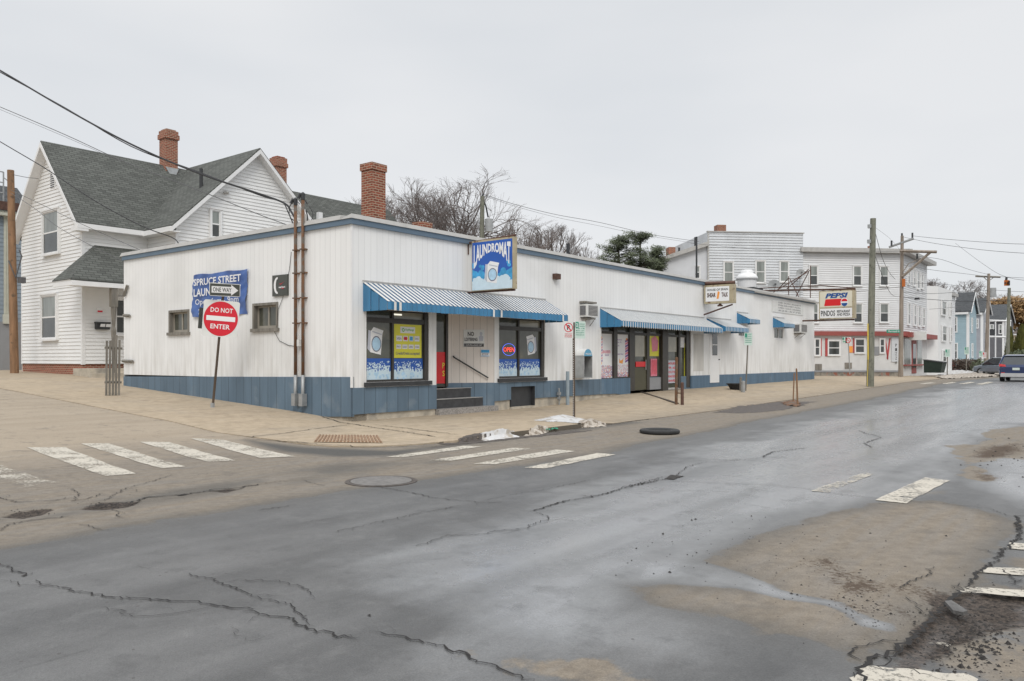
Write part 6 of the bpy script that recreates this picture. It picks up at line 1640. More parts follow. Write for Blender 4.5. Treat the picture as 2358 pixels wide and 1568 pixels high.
mb = MB(FP); a, b = FP.front(2052, 800, 0)[0], FP.front(2067, 800, 0)[0]; mb.box(a, b, -.08, -.0, FP.front(2060, 833, 0)[1], zc0-.1); vs_ = part('vertical_sign', mb, M['clap_grey'], CB)
mb = MB(FP)
for k, ch_ in enumerate('PIZZA'): mb.text(ch_, lambda p, q, k=k: (lerp(a, b, .55+.25*p), -.09, zc0-.9-k*.36+.24*q))
part('lettering', mb, M['ltr_black'], vs_)
mb = MB(FP)
for u0, u1, v0, v1 in ((1945, 1961, 835, 849), (1877, 1892, 838, 852)): mb.box(FP.front(u0, 800, 0)[0], FP.front(u1, 800, 0)[0], -.05, 0, FP.front(u0, v1, 0)[1], FP.front(u0, v0, 0)[1])
part('boarded_vent', mb, M['wood_grey'], CB)
mb = MB(FP); mb.box(FP.front(2011, 800, 0)[0], FP.front(2024, 800, 0)[0], -.05, 0, FP.front(2011, 818, 0)[1], FP.front(2011, 798, 0)[1]); part('grey_panel', mb, M['grey_paint'], CB)
mb = MB(FP); mb.box(FP.front(1955, 800, 0)[0], FP.front(1963, 800, 0)[0], -.04, 0, FP.front(1960, 812, 0)[1], FP.front(1960, 797, 0)[1]); part('orange_notice', mb, M['orange'], CB)
for r in ((2089, 2092.5, 612, 645), (2102, 2105.5, 616, 649), (2110.5, 2115, 623, 656), (2119.5, 2123, 628, 655)):
    fwin(CB, F, r[0], r[1], r[2]+5, r[3]+8, ySt, depth=.06, fw=.12)
for r in ((2089, 2093, 700, 746), (2103, 2107, 704, 748), (2113, 2117, 708, 750), (2123, 2127, 712, 750)):
    fwin(CB, F, *r, ySt, depth=.06, fw=.12)
mb = MB(); 
for u0, u1 in ((2082, 2096), (2112, 2122)):
    a, b = F.front(u0, 800, ySt)[0], F.front(u1, 800, ySt)[0]; mb.box(a, b, ySt-.04, ySt, F.front(2090, 838, ySt)[1], zc0-.2)
part('shop_glass', mb, M['glass_curtain'], CB)
a, b = F.front(2099, 800, ySt)[0], F.front(2109, 800, ySt)[0]; mb = MB(); mb.box(a, b, ySt-.05, ySt, .3, zc0-.2); dc = part('door', mb, M['hy_red'], CB); mb = MB(); mb.box(a+.3, b-.3, ySt-.07, ySt-.05, .8, zc0-.6); part('pane', mb, M['glass'], dc)
mb = MB(); mb.box(F.front(2080, 800, ySt)[0], F.front(2124, 800, ySt)[0], ySt-.3, ySt, F.front(2100, 842, ySt)[1], F.front(2100, 839, ySt)[1]); part('sill_board', mb, M['hy_red'], CB)
mb = MB(); a = F.front(2112, 785, ySt-1)[0]; mb.box(a-.06, a+.06, ySt-1.7, ySt-.4, F.front(2112, 783, ySt-1)[1], F.front(2112, 764, ySt-1)[1]); mb.tube([(a, ySt-1.7, zc1+.1), (a, ySt, zc1+.1)], .03, 5)
single('shop_sign', mb, M['sign_white'], 'pale blank sign projecting over the corner building shop door', 'sign')
for u, v, w_ in ((2026-11+8, 592, .7),):
    x_, z1 = FP.front(2049/1.0-1, 722, 3); 
for u0, u1, vt in ((2046-44, 2053-46, 566), (1981-1, 1985, 588-1)):
    a, b = FP.front(u0, 700, 3)[0], FP.front(u1, 700, 3)[0]; mb = MB(FP); mb.box(a, b, 2.7, 3.3, zTop, FP.front(u0, vt, 3)[1]); part('chimney', mb, M['brick'], rfc)

AN = thing('annex_building', 'pale grey clapboard annex with high square false front and a sloping side wing', 'building', (-17, -.3, .1), FP)
ya = -.3
x0, x1 = FP.front(1630, 700, ya)[0], FP.front(1849, 700, ya)[0]; zt2 = FP.front(1740, 536, ya)[1]
mb = MB(FP); siding_front(mb, ya, .0, zt2, lambda z: x0, lambda z: x1, h=.22, lap=.06); mb.quad([(x1, ya, 0), (x1, 8, 0), (x1, 8, zt2), (x1, ya, zt2)]); mb.quad([(x0, 8, 0), (x0, ya, 0), (x0, ya, zt2), (x0, 8, zt2)]); part('wall', mb, M['clap_grey'], AN)
mb = MB(FP); mb.box(x0-.08, x1+.08, ya-.1, ya+.15, zt2, zt2+.08); mb.box(x0-.05, x0+.1, ya-.05, ya-.036, 0, zt2); part('top_trim', mb, M['cap'], AN)
xa = FP.front(1470, 600, ya)[0]; z_a, z_b = FP.front(1475, 613, ya)[1], FP.front(1630, 556, ya)[1]
mb = MB(FP); mb.prism([(xa, ya+.1, 0), (x0, ya+.1, 0), (x0, ya+.1, z_b-.2), (lerp(xa, x0, .6), ya+.1, lerp(z_a, z_b, .52)), (xa, ya+.1, z_a-.2)], (0, 6, 0)); part('wing_wall', mb, mat('white_block_siding', (.62, .635, .66), .7, .05, 2, pattern=None, bump=.5, bscale=6), AN)
mb = MB(FP); zm_ = lerp(z_a, z_b, .52)+.2; xm_ = lerp(xa, x0, .6)
mb.prism([(xa-.3, ya-.35, z_a-.3), (xa-.3, ya-.35, z_a), (xm_, ya-.35, zm_), (x0, ya-.35, z_b), (x0, ya-.35, z_b-.35), (xm_, ya-.35, zm_-.32)], (0, 7, 0)); wr = part('wing_roof', mb, M['cap'], AN)
for r in ((1667, 1686.5, 604, 650), (1740.5, 1760, 602, 650), (1796, 1814, 603, 648)): fwin(AN, FP, *r, ya, depth=.06, glass='glass_curtain')
fwin(AN, FP, 1603, 1610, 613, 641, ya+.1, depth=.06, fw=.07, sill=False)
for (u0, u1, vt, vb) in ((1648, 1668, 519, 540), (1537, 1552, 570, 590)):
    a, b = FP.front(u0, 600, 3)[0], FP.front(u1, 600, 3)[0]; mb = MB(FP); mb.box(a, b, 2.6, 3.4, FP.front(u0, vb+15, 3)[1], FP.front(u0, vt, 3)[1]); part('chimney', mb, M['brick'], AN)
for u, v in ((1601, 546), (1564, 570)): x_, z_ = FP.front(u, v, 1); mb = MB(FP); mb.tube([(x_, 1, z_-1.6), (x_, 1, z_)], .09, 6); part('vent_pipe', mb, M['sill_dark'], AN)

# ---------------- houses down the street: ridge square to the street, gable to the street
def street_house(name, label, u_c, u_l, u_r, v_e, v_r, wallm, roofm, ywall=0.0, wins=(), fwins=(), flat=False, over=.3, trim='trim', base_z=.0, drop=0):
    xc = F.front(u_c, v_e, ywall)[0]; ze = F.front(u_c, v_e, ywall)[1]
    yl = F.side(u_l, v_e, xc)[0]; xr = F.front(u_r, v_e, ywall)[0]
    r = thing(name, label, 'house', (xc, ywall, base_z))
    mb = MB(); siding_side(mb, xc, base_z, ze, lambda z: ywall, lambda z: yl, h=.2, lap=.03); 
    if flat: siding_front(mb, ywall, base_z, ze, lambda z: xc, lambda z: xr, h=.2, lap=.03)
    else:
        xm = (xc+xr)/2; zr = F.front(u_r if False else (u_c+u_r)/2, v_r, ywall)[1]; sl = (zr-ze)/(xm-xc)
        siding_front(mb, ywall, base_z, zr, lambda z: xc if z < ze else xc+(z-ze)/sl, lambda z: xr if z < ze else xr-(z-ze)/sl, h=.2, lap=.03)
    mb.quad([(xr, ywall, base_z), (xr, yl, base_z), (xr, yl, ze), (xr, ywall, ze)]); mb.quad([(xc, yl, base_z), (xr, yl, base_z), (xr, yl, ze), (xc, yl, ze)])
    part('wall', mb, M[wallm], r)
    mb = MB()
    if flat: mb.box(xc-over, xr+over, ywall-over, yl, ze, ze+.35)
    else:
        e = over*sl
        mb.prism([(xc-over, ywall-over, ze-e), (xm, ywall-over, zr), (xm, yl, zr), (xc-over, yl, ze-e)], (0, 0, .15)); mb.prism([(xr+over, yl, ze-e), (xm, yl, zr-.002), (xm, ywall-over, zr-.002), (xr+over, ywall-over, ze-e)], (0, 0, .15))
    part('roof', mb, M[roofm], r)
    mb = MB()
    if not flat:
        for s_, xx in ((1, xc), (-1, xr)): mb.hexa([(xx-s_*over, ywall-over-.05, ze-e-.12), (xm, ywall-over-.05, zr-.12), (xm, ywall-over+.05, zr-.12), (xx-s_*over, ywall-over+.05, ze-e-.12)], [(xx-s_*over, ywall-over-.05, ze-e+.1), (xm, ywall-over-.05, zr+.1), (xm, ywall-over+.05, zr+.1), (xx-s_*over, ywall-over+.05, ze-e+.1)])
        mb.box(xc-over-.05, xc-over+.05, ywall, yl, ze-e-.25, ze-e)
    mb.box(xc-.05, xc+.15, ywall-.05, ywall+.0, base_z, ze-.1); mb.box(xc-.05, xc-.032, ywall, ywall+.25, base_z, ze-.1); part('trim_board', mb, M[trim], r)
    for q in wins: swin(r, F, *q, xc, depth=.05, fw=.09, sill=False)
    for q in fwins: fwin(r, F, *q, ywall, depth=.05, fw=.09, sill=False)
    return r, xc, xr, yl, ze
WHh, xc, xr, yl, ze = street_house('white_house', 'tall flat roofed white three storey house beyond the corner building', 2181, 2126, 2199, 678, 0, 'clap_cream', 'cap', .5, wins=((2134, 2142, 697, 725), (2134, 2143, 754, 790), (2134, 2144, 810, 840)), flat=True)
# bay at its street corner
mb = MB(); by_ = .5; xb0, xb1 = F.front(2160, 700, -.6)[0], F.front(2192, 700, -.6)[0]
mb.prism([(xb0-1.0, .45, 0), (xb0, -.6, 0), (xb1, -.6, 0), (xb1+.6, .45, 0)], (0, 0, ze-.0)); bay = part('bay', mb, M['clap'], WHh)
for r in ((2167, 2176, 695, 725), (2168, 2177, 752, 785), (2169, 2177, 808, 832), (2186, 2189, 697, 728), (2187, 2190, 755, 786)): fwin(WHh, F, *r, -.62, depth=.07, fw=.10, sill=False)
a = F.front(2157, 670, 3)[0]; mb = MB(); mb.box(a-.5, a+.5, 2.5, 3.5, ze, F.front(2157, 662, 3)[1]); part('chimney', mb, M['brick'], WHh)
street_house('blue_house', 'light blue house with dark grey roof beyond the white three storey house', 2231, 2196, 2248, 714, 675, 'blue_house', 'shingle_dark', 0, wins=((2197, 2203, 731, 764), (2197, 2204, 791, 825)), fwins=((2236, 2238, 733, 765), (2236.5, 2239, 792, 822)))
street_house('grey_house', 'grey house with nearly black roof between the blue house and the leaning pole', 2263, 2243, 2279, 717, 688, 'grey_house', 'shingle_dark', .5, wins=((2249, 2252, 735, 755),), fwins=((2268, 2270, 745, 765),))
street_house('dark_house', 'charcoal house with two storey white trimmed porch, behind the tall grey pole', 2312, 2262, 2333, 735, 702, 'dark_house', 'shingle_dark', 1.0, wins=((2281, 2287, 748, 765), (2301, 2307, 748, 768)))
street_house('beige_house', 'small beige house with brown roof at the right edge of the street', 2344, 2333, 2400, 768, 742, 'beige_house', 'brown_roof', 1.0, wins=())
# porch of the dark house, hollow frame
Y = 108.0
r = thing('white_porch', 'white two storey porch frame on the charcoal house', 'porch', atF(2298, 848, Y))
mb = MB()
for u in (2277, 2292, 2316, 2326): p, q = atF(u, 848, Y), atF(u, 738, Y); mb.tube([p, q], .10, 4)
part('post', mb, M['trim'], r)
mb = MB()
for v, m_ in ((738, 0), (775, 1)): mb.tube([atF(2274, v, Y), atF(2328, v+1, Y)], .13, 4)
part('beam', mb, M['trim'], r)
mb = MB(); mb.hexa([atF(2277, 772, Y), atF(2292, 772, Y), atF(2292, 772, Y+.3), atF(2277, 772, Y+.3)], [atF(2277, 758, Y), atF(2292, 758, Y), atF(2292, 758, Y+.3), atF(2277, 758, Y+.3)]); part('balustrade', mb, M['sill_dark'], r)
# front porch of beige house
r = thing('small_porch', 'white flat topped entrance porch in front of the beige house', 'porch', atF(2333, 845, 100))
mb = MB()
for u in (2321, 2331, 2341): mb.tube([atF(u, 846, 100), atF(u, 795, 100)], .18, 4)
part('post', mb, M['trim'], r); mb = MB(); mb.tube([atF(2316, 793, 100), atF(2345, 792, 100)], .35, 4); part('roof_beam', mb, M['trim'], r)

# ------------------------------------------------------------------ poles and wires
def pole(label, b, t, Y, r0, r1, m_, cat='utility pole'):
    pb, pt = atF(*b, Y), atF(*t, Y)
    r = thing('utility_pole', label, cat, pb)
    mb = MB(); mb.tube([(pb[0], pb[1], pb[2]-.2), tuple(lerp(pb[k], pt[k], .5) for k in range(3)), pt], [r0, (r0+r1)/2, r1], 14); part('post', mb, M[m_], r, smooth=False)
    return r
pY = F.w((.2, 22, 0))[1]
p1 = pole('tall brown wooden pole standing before the house at the left edge', (33.5, 854), (24.5, 392), pY, .165, .13, 'pole_wood')
mb = MB(); mb.tube([atF(20, 600, pY-.2), atF(36, 640, pY-.2), atF(50, 590, pY-.2), atF(44, 575, pY-.2)], .03, 5); mb.box(*[q for k in range(3) for q in (atF(50, 645, pY-.1)[k]-.12, atF(50, 645, pY-.1)[k]+.12)]); part('cable_coil', mb, M['grey_wire'], p1)
gY = G(2003, 890)[0:2]; gYY = F.w((*gY, 0))[1]
p2 = pole('thick green grey leaning utility pole on the pavement past the restaurant sign', (2003.5, 890), (2010.5, 503), gYY, .18, .135, 'pole_grey')
mb = MB(); mb.box(*[q for k in range(3) for q in (atF(2003, 521, gYY)[k]-.09, atF(2003, 521, gYY)[k]+.09)]); mb.box(*[q for k in range(3) for q in (atF(2002, 556, gYY)[k]-.09, atF(2002, 556, gYY)[k]+.09)]); part('insulator', mb, M['steel'], p2)
mb = MB(); mb.tube([atF(1998.5, 745, gYY-.1), atF(1999, 828, gYY-.1)], .03, 6); mb.tube([atF(1999, 828, gYY-.1), atF(1997, 889, gYY-.3)], .012, 4); part('guy_guard', mb, M['yellow_guard'], p2)
Y3 = F.w((*G(2075, 868)[0:2], 0))[1]
p3 = pole('pinkish grey utility pole with crossarms in front of the corner building', (2074, 868), (2077.5, 543), Y3, .18, .11, 'pole_tan')
mb = MB(); mb.tube([atF(2047, 569, Y3+.5), atF(2104, 549, Y3-.5)], .09, 5); part('crossarm', mb, M['steel'], p3)
mb = MB(); mb.tube([atF(2072, 578, Y3-.3), atF(2157, 580, Y3-.9)], .11, 4); mb.tube([atF(2078, 637, Y3-.2), atF(2142, 581, Y3-.7)], .10, 4); mb.tube([atF(2080, 625, Y3-.2), atF(2092, 607, Y3-.4), atF(2110, 600, Y3-.5)], .03, 4); part('light_bracket', mb, M['pole_tan'], p3)
mb = MB()
for u, v in ((2053, 560), (2101, 542), (2077, 543), (2112, 590)): p = atF(u, v, Y3); mb.tube([(p[0], p[1], p[2]-.2), (p[0], p[1], p[2]+.2)], .07, 6)
part('insulator', mb, M['sill_dark'], p3)
mb = MB(); p = atF(2081, 651, Y3-.2); mb.box(p[0]-.1, p[0]+.1, p[1]-.1, p[1]+.1, p[2]-.3, p[2]+.3); part('orange_marker', mb, M['signal'], p3)
Y4 = F.w((*G(2272, 854)[0:2], 0))[1]; Y4 = min(Y4, 78)
p4 = pole('tall tan pole with wide level crossarm by the snowy verge', (2271, 853), (2277, 630), Y4, .19, .13, 'pole_tan')
mb = MB(); mb.tube([atF(2246, 636, Y4+.5), atF(2304, 638, Y4-.5)], .09, 4); mb.tube([atF(2264, 637, Y4), atF(2276, 648, Y4), atF(2290, 637, Y4)], .04, 4); part('crossarm', mb, M['wood_grey'], p4)
mb = MB(); p = atF(2285.5, 684, Y4); mb.tube([p, (p[0], p[1], p[2]+.9)], .32, 12); part('transformer', mb, M['dish'], p4)
Y5 = 90
p5 = pole('slender greenish pole at the right, behind the orange signal', (2320, 838), (2324, 663), Y5, .2, .16, 'pole_grey')
Yb = 48
p6 = pole('green grey pole with transformer rising behind the LAUNDROMAT sign', (1107, 700), (1111, 452), Yb, .16, .13, 'pole_grey')
mb = MB(); p = atF(1126, 534, Yb); mb.tube([p, (p[0], p[1], p[2]+.78)], .24, 12); p = atF(1126, 550, Yb); part('transformer', mb, M['dish'], p6)
mb = MB(); mb.tube([atF(1110, 454, Yb), atF(1113, 446, Yb)], .06, 6); mb.tube([atF(1113, 460, Yb), atF(1119, 475, Yb), atF(1124, 500, Yb)], .05, 5); part('cutout', mb, M['sill_dark'], p6)
# hanging signal
Ys = 40
r = thing('traffic_signal', 'orange traffic signal hanging over the far road', 'traffic signal', atF(2318, 658, Ys))
mb = MB(); mb.hexa([atF(2312, 658, Ys), atF(2324, 658, Ys), atF(2324, 658, Ys+.3), atF(2312, 658, Ys+.3)], [atF(2312, 645, Ys), atF(2324, 645, Ys), atF(2324, 645, Ys+.3), atF(2312, 645, Ys+.3)]); part('housing', mb, M['signal'], r)
mb = MB(); mb.tube([atF(2317, 645, Ys+.1), atF(2318, 638, Ys+.1)], .06, 6); mb.hexa([atF(2323, 658, Ys-.15), atF(2326, 657, Ys-.15), atF(2326, 657, Ys), atF(2323, 658, Ys)], [atF(2323, 646, Ys-.15), atF(2326, 646, Ys-.15), atF(2326, 646, Ys), atF(2323, 646, Ys)]); part('visor', mb, M['sill_dark'], r)
mb = MB()
for k in range(2): mb.disc(lambda a, b, k=k: atF(2315+5.5*k+2*a, 651.5+2.5*b, Ys-.02), 0, 0, 1, 1, 12)
part('lens', mb, M['rust_dark'], r)

def wire(label, pts, r=.012, m_='black', sub=5, fr_pts=None):
    """pts: (u, v, depth) through which the cable hangs"""
    P = [Vector(at(*p)) if len(p) == 3 else Vector(F.w(p[:3])) for p in pts]
    out = []
    for k in range(len(P)-1):
        p0, p1, p2, p3 = P[max(k-1, 0)], P[k], P[k+1], P[min(k+2, len(P)-1)]
        for j in range(sub):
            t = j/sub; out.append(.5*((2*p1)+(p2-p0)*t+(2*p0-5*p1+4*p2-p3)*t*t+(3*p1-p0-3*p2+p3)*t**3))
    out.append(P[-1]); mb = MB(WF)
    rr = r if isinstance(r, (int, float)) else [lerp(r[0], r[1], k/(len(out)-1)) for k in range(len(out))]
    mb.tube([tuple(p) for p in out], rr, 5)
    return single('overhead_wire', mb, M[m_], label, 'wire', 'overhead wires')
cd = 21.0
wire('thickest black service cable, sweeping from top left to the shop conduits', [(-120, 95, 27), (0, 162, 26), (150, 250, 25), (300, 331, 24), (450, 396, 23), (600, 447, 22), (655, 468, 21.6), (672, 490, 21.4), (684, 512, 21.2)], .028)
wire('second black cable twisted beside the thickest service cable', [(-120, 100, 27), (0, 166, 26), (150, 248, 25.1), (300, 336, 24), (450, 393, 23.1), (600, 450, 22), (648, 464, 21.6), (664, 490, 21.4), (676, 518, 21.2)], .016)
wire('thin cable looping up into the left weatherhead', [(684, 512, 21.2), (668, 500, 21.3), (667, 476, 21.3), (680, 462, 21.2), (690, 470, 21.1)], .012)
wire('thin cable looping up into the right weatherhead', [(690, 515, 21.1), (700, 505, 21.0), (695, 480, 21.0), (700, 460, 20.9), (708, 470, 20.9)], .014)
wire('loop of dark cable slung between the two conduit tops', [(676, 518, 21.3), (690, 526, 21.1), (704, 520, 20.9), (708, 500, 20.9), (704, 484, 20.9)], .016)
wire('thin loop of cable at the right of the weatherheads', [(712, 475, 20.9), (720, 490, 20.9), (718, 505, 20.9), (706, 515, 20.9)], .008)
wire('long thin grey cable below the thick service cable', [(-100, 205, 28), (0, 246, 27), (150, 310, 26), (290, 374, 25), (450, 435, 23.5), (600, 495, 22), (668, 520, 21.3)], .012, 'grey_wire')
wire('faint thin cable just under the long thin grey cable', [(-100, 211, 28), (0, 252, 27), (150, 315, 26), (280, 373, 25)], .006, 'grey_wire')
wire('dark cable crossing the left gable and ending above the porch', [(-100, 265, 30), (0, 326, 29.5), (100, 385, 29), (165, 428, 28.5), (240, 475, 28), (330, 522, 27.5), (395, 546, 27.2), (411, 560, 27.2)], .018)
wire('upper thin wire from the brown pole past the house corner', [(30, 402, pY), (60, 408, pY-.5), (88, 411, pY-.5)], .012, 'grey_wire')
wire('steeper of the thin wires fanning from the brown pole across the clapboards', [(26, 445, pY-.2), (80, 480, 31), (130, 520, 30), (200, 560, 28.5), (280, 600, 27.6)], .010, 'grey_wire')
wire('shallower of the thin wires fanning from the brown pole across the clapboards', [(26, 438, pY-.2), (90, 468, 31), (180, 512, 29.5), (260, 548, 28.3), (345, 585, 26)], .010, 'grey_wire')
wire('upper wire from the transformer pole toward the annex roof', [(1113, 447, Yb), (1180, 469, 50), (1280, 494, 53), (1380, 512, 56), (1500, 540, 60), (1610, 556, 64)], .016, 'grey_wire')
wire('lower wire from the transformer pole toward the annex roof', [(1114, 450, Yb), (1180, 473, 50), (1280, 500, 53), (1380, 520, 56), (1480, 541, 60), (1600, 560, 64)], .010, 'grey_wire')
wire('thin level wire running left from the transformer pole', [(1109, 512, Yb), (1060, 508, 48), (980, 500, 50), (880, 497, 54)], .010, 'grey_wire')
wire('long low wire from the annex wall to the corner building pole', [(1590, 560, 62), (1750, 575, 60), (1860, 583, 58), (2000, 580, 57), (2078, 578, Y3)], .012, 'grey_wire')
wire('taut wire between the leaning pole and the crossarm pole', [(2010, 520, gYY), (2050, 550, 50), (2075, 580, Y3-1), (2078, 600, Y3)], .006, 'grey_wire')
wire('drooping black cable down from the leaning pole over the clapboards', [(2014, 528, gYY), (2022, 560, 45), (2034, 600, 50), (2050, 630, 56), (2062, 643, 62)], .014)
wire('second drooping cable from mid height of the leaning pole', [(2014, 585, gYY), (2028, 625, 45), (2042, 660, 50), (2056, 680, 56), (2074, 682, Y3)], .014)
wire('level black wire at second floor height from leaning pole to tan pole', [(1880, 654, 62), (1960, 655, 60), (2030, 653, 58), (2076, 652, Y3), (2180, 655, 66), (2276, 670, Y4)], .014)
wire('level wire passing just above the restaurant sign', [(1700, 640, 62), (1880, 668, 60), (1980, 670, 58), (2076, 660, Y3)], .012)
wire('upper wire from the crossarm toward the top right', [(2101, 543, Y3), (2160, 549, 54), (2260, 557, 50), (2358, 562, 46), (2500, 560, 40)], .014, 'grey_wire')
wire('second wire from the crossarm toward the top right', [(2077, 545, Y3), (2150, 560, 54), (2260, 575, 50), (2358, 583, 46), (2500, 590, 40)], .014, 'grey_wire')
wire('wire from bracket pole down to the far crossarm', [(2112, 590, Y3), (2170, 598, 66), (2230, 620, 72), (2276, 632, Y4)], .016, 'grey_wire')
wire('slack wire between the bracket pole and the far crossarm', [(2078, 610, Y3), (2150, 622, 66), (2220, 630, 72), (2276, 637, Y4)], .016, 'grey_wire')
wire('wire leaving the far crossarm to the right edge', [(2303, 637, Y4), (2358, 640, 70), (2500, 646, 55)], .018, 'grey_wire')
wire('heavy low wire across the far houses', [(2078, 684, Y3), (2150, 690, 66), (2230, 694, 72), (2276, 692, Y4), (2358, 693, 70), (2500, 690, 58)], .022)
wire('lighter low wire just above the heavy one', [(2078, 672, Y3), (2150, 676, 66), (2276, 668, Y4), (2358, 672, 70), (2500, 672, 58)], .016)
wire('thin wire slanting across the blue and grey houses', [(2140, 712, 70), (2190, 708, 72), (2240, 703, 74), (2276, 695, Y4)], .014, 'grey_wire')
wire('span wire that carries the orange signal', [(2200, 560, 60), (2260, 605, 50), (2318, 638, Ys+.1), (2420, 650, 34)], .010, 'grey_wire')
mb = MB(WF); mb.hexa([at(2105, 690, 58), at(2118, 690, 58), at(2118, 690, 58.3), at(2105, 690, 58.3)], [at(2107, 685, 58), at(2117, 685, 58), at(2117, 685, 58.3), at(2107, 685, 58.3)])
single('cable_splice_box', mb, M['black'], 'small black splice box hanging on a wire before the corner building', 'splice box')

# ------------------------------------------------------------------ street signs
def sign_post(name, label, b, t, Y, r=.03, m_='wood_grey', group=None):
    pb, pt = atF(*b, Y), atF(*t, Y)
    rt = thing(name, label, 'street sign', pb, F, group)
    mb = MB(); mb.tube([(pb[0], pb[1], pb[2]-.1), pt], r, 6); part('post', mb, M[m_], rt)
    return rt, pb, pt
def face_map(c, right, up, w, h):      # c centre (Vector, world), unit vectors, size
    def mp(a, b, d=0.0):
        n = right.cross(up); p = c + right*(a-.5)*w + up*(b-.5)*h + n*d
        x, y = F.inv(p.x, p.y); return (x, y, p.z)
    return mp
def panel(parent, name, mp, m_, rad=.06, w=1, h=1, th=.006, n=5):
    pts = []
    ra, rb = rad/w, rad/h
    for cx, cy, a0 in ((1-ra, 1-rb, 0), (ra, 1-rb, 90), (ra, rb, 180), (1-ra, rb, 270)):
        for k in range(n+1): t = math.radians(a0+90*k/n); pts.append((cx+ra*math.cos(t), cy+rb*math.sin(t)))
    mb = MB(); f = [mb.p(mp(a, b, 0)) for a, b in pts]; g = [mb.p(mp(a, b, -th)) for a, b in pts]
    mb.f.append(tuple(f)); mb.f.append(tuple(reversed(g))); m = len(pts)
    for k in range(m): mb.f.append((f[(k+1) % m], f[k], g[k], g[(k+1) % m]))
    return part(name, mb, m_, parent)
# DO NOT ENTER / ONE WAY
bx_, by__, bz_ = G(489, 938); Yd = F.w((bx_, by__, 0))[1]
DN, pb, pt = sign_post('do_not_enter_sign', 'red round DO NOT ENTER sign with ONE WAY plate above on a leaning brown post', (489, 938), (516, 655), Yd, .036, 'post_brown')
DN['category'] = 'traffic sign'
mb = MB(); mb.tube([(pb[0], pb[1], pb[2]-.05), (pb[0]+.01, pb[1], pb[2]+.12)], .06, 6); part('post_foot', mb, M['steel'], DN)
lean = (Vector(at(516, 655, Yd))-Vector(at(489, 938, Yd))).normalized()
ctr = Vector(at(508.5, 734, Yd-.08)); rg = Vector((.955, .22, -.075)).normalized(); up = (lean - rg*lean.dot(rg)).normalized()
mp = face_map(ctr, rg, up, .90, .96)
pn = panel(DN, 'panel', mp, M['sign_white'], .06, .9, .96)
mb = MB(); mb.disc(lambda a, b: mp(a, b, .004), .5, .5, .475, .475, 40); part('red_disc', mb, M['sign_red'], pn)
mb = MB(); mb.poly([mp(.10, .44, .008), mp(.90, .44, .008), mp(.90, .57, .008), mp(.10, .57, .008)]); mb.text('DO NOT', lambda a, b: mp(.20+.62*a, .67+.13*b, .008), .018); mb.text('ENTER', lambda a, b: mp(.23+.54*a, .22+.13*b, .008), .018); part('lettering', mb, M['ltr_white'], pn)
ctr2 = Vector(at(518, 667.5, Yd-.10)); r2 = Vector((.80, .60, .0)).normalized(); up2 = (lean*.97 - r2*lean.dot(r2)).normalized()
mo = face_map(ctr2, r2, up2, .80, .34)
ow = panel(DN, 'one_way_plate', mo, M['sign_white'], .04, .86, .335)
mb = MB(); mb.poly([mo(.02, .05, .004), mo(.98, .05, .004), mo(.98, .95, .004), mo(.02, .95, .004)]); part('dark_field', mb, M['sign_black'], ow)
mb = MB(); mb.poly([mo(.07, .25, .007), mo(.70, .25, .007), mo(.70, .08, .007), mo(.93, .5, .007), mo(.70, .92, .007), mo(.70, .75, .007), mo(.07, .75, .007)]); part('arrow', mb, M['ltr_white'], ow)
mb = MB(); mb.text('ONE WAY', lambda a, b: mo(.11+.60*a, .33+.34*b, .010), .015); part('lettering', mb, M['sign_black'], ow)
c3 = Vector(at(470, 733, Yd+.05)); mp3 = face_map(c3, Vector((.12, .99, 0)).normalized(), up, .55, .55); panel(DN, 'side_facing_plate', mp3, M['sign_black'], .03, .5, .5)
# NO PARKING + permit pair
sx, sy, sz = G(1321, 962); Yn = F.w((sx, sy, 0))[1]
NP, pb, pt = sign_post('parking_sign', 'rusty post with a red no parking plate and a green parking plate side by side', (1322, 963), (1321, 742), Yn, .032, 'post_brown')
mb = MB()
for k in range(34): z_ = lerp(pb[2]+.05, pt[2]-.5, k/33); mb.box(pb[0]-.038, pb[0]-.030, pb[1]-.008, pb[1]+.008, z_-.010, z_+.010)
part('holes', mb, M['ltr_white'], NP)
rg = Vector((.98, .18, -.02)).normalized(); up = Vector((-.0, 0, 1)); up = (up-rg*up.dot(rg)).normalized()
m1 = face_map(Vector(at(1309, 759.5, Yn-.05)), rg, up, .29, .46); a_ = panel(NP, 'no_parking_plate', m1, M['sign_white'], .03, .29, .46)
mb = MB(); mb.disc(lambda a, b: m1(a, b, .004), .5, .64, .42, .27, 24, .84); mb.poly([m1(.22, .80, .005), m1(.30, .84, .005), m1(.78, .48, .005), m1(.70, .44, .005)])
for k, t_ in enumerate(('TOW AWAY', 'ZONE', 'NO STOPPING')): mb.text(t_, lambda a, b, k=k: m1(.15+.7*a, .24-.09*k+.06*b, .005))
part('red_ring', mb, M['sign_red'], a_)
mb = MB(); mb.text('P', lambda a, b: m1(.36+.28*a, .50+.28*b, .0035), .03); part('lettering', mb, M['ltr_black'], a_)
m2 = face_map(Vector(at(1336, 759.5, Yn-.04)), rg, up, .29, .46); b_ = panel(NP, 'permit_plate', m2, M['sign_pale'], .03, .29, .46)
mb = MB(); mb.poly([m2(.05, .62, .004), m2(.34, .62, .004), m2(.34, .95, .004), m2(.05, .95, .004)])
for k, t_ in enumerate(('HOUR', 'PARKING', '8 AM - 6 PM', 'MON - SAT', 'EXCEPT', 'HOLIDAYS')): mb.text(t_, lambda a, b, k=k: m2((.42 if k < 2 else .10)+(.5 if k < 2 else .8)*a, .80-.125*k+.07*b, .004), .01)
part('green_print', mb, M['sign_green'], b_)
mb = MB(); mb.text('2', lambda a, b: m2(.11+.16*a, .68+.2*b, .006), .03); part('numeral', mb, M['ltr_white'], b_)
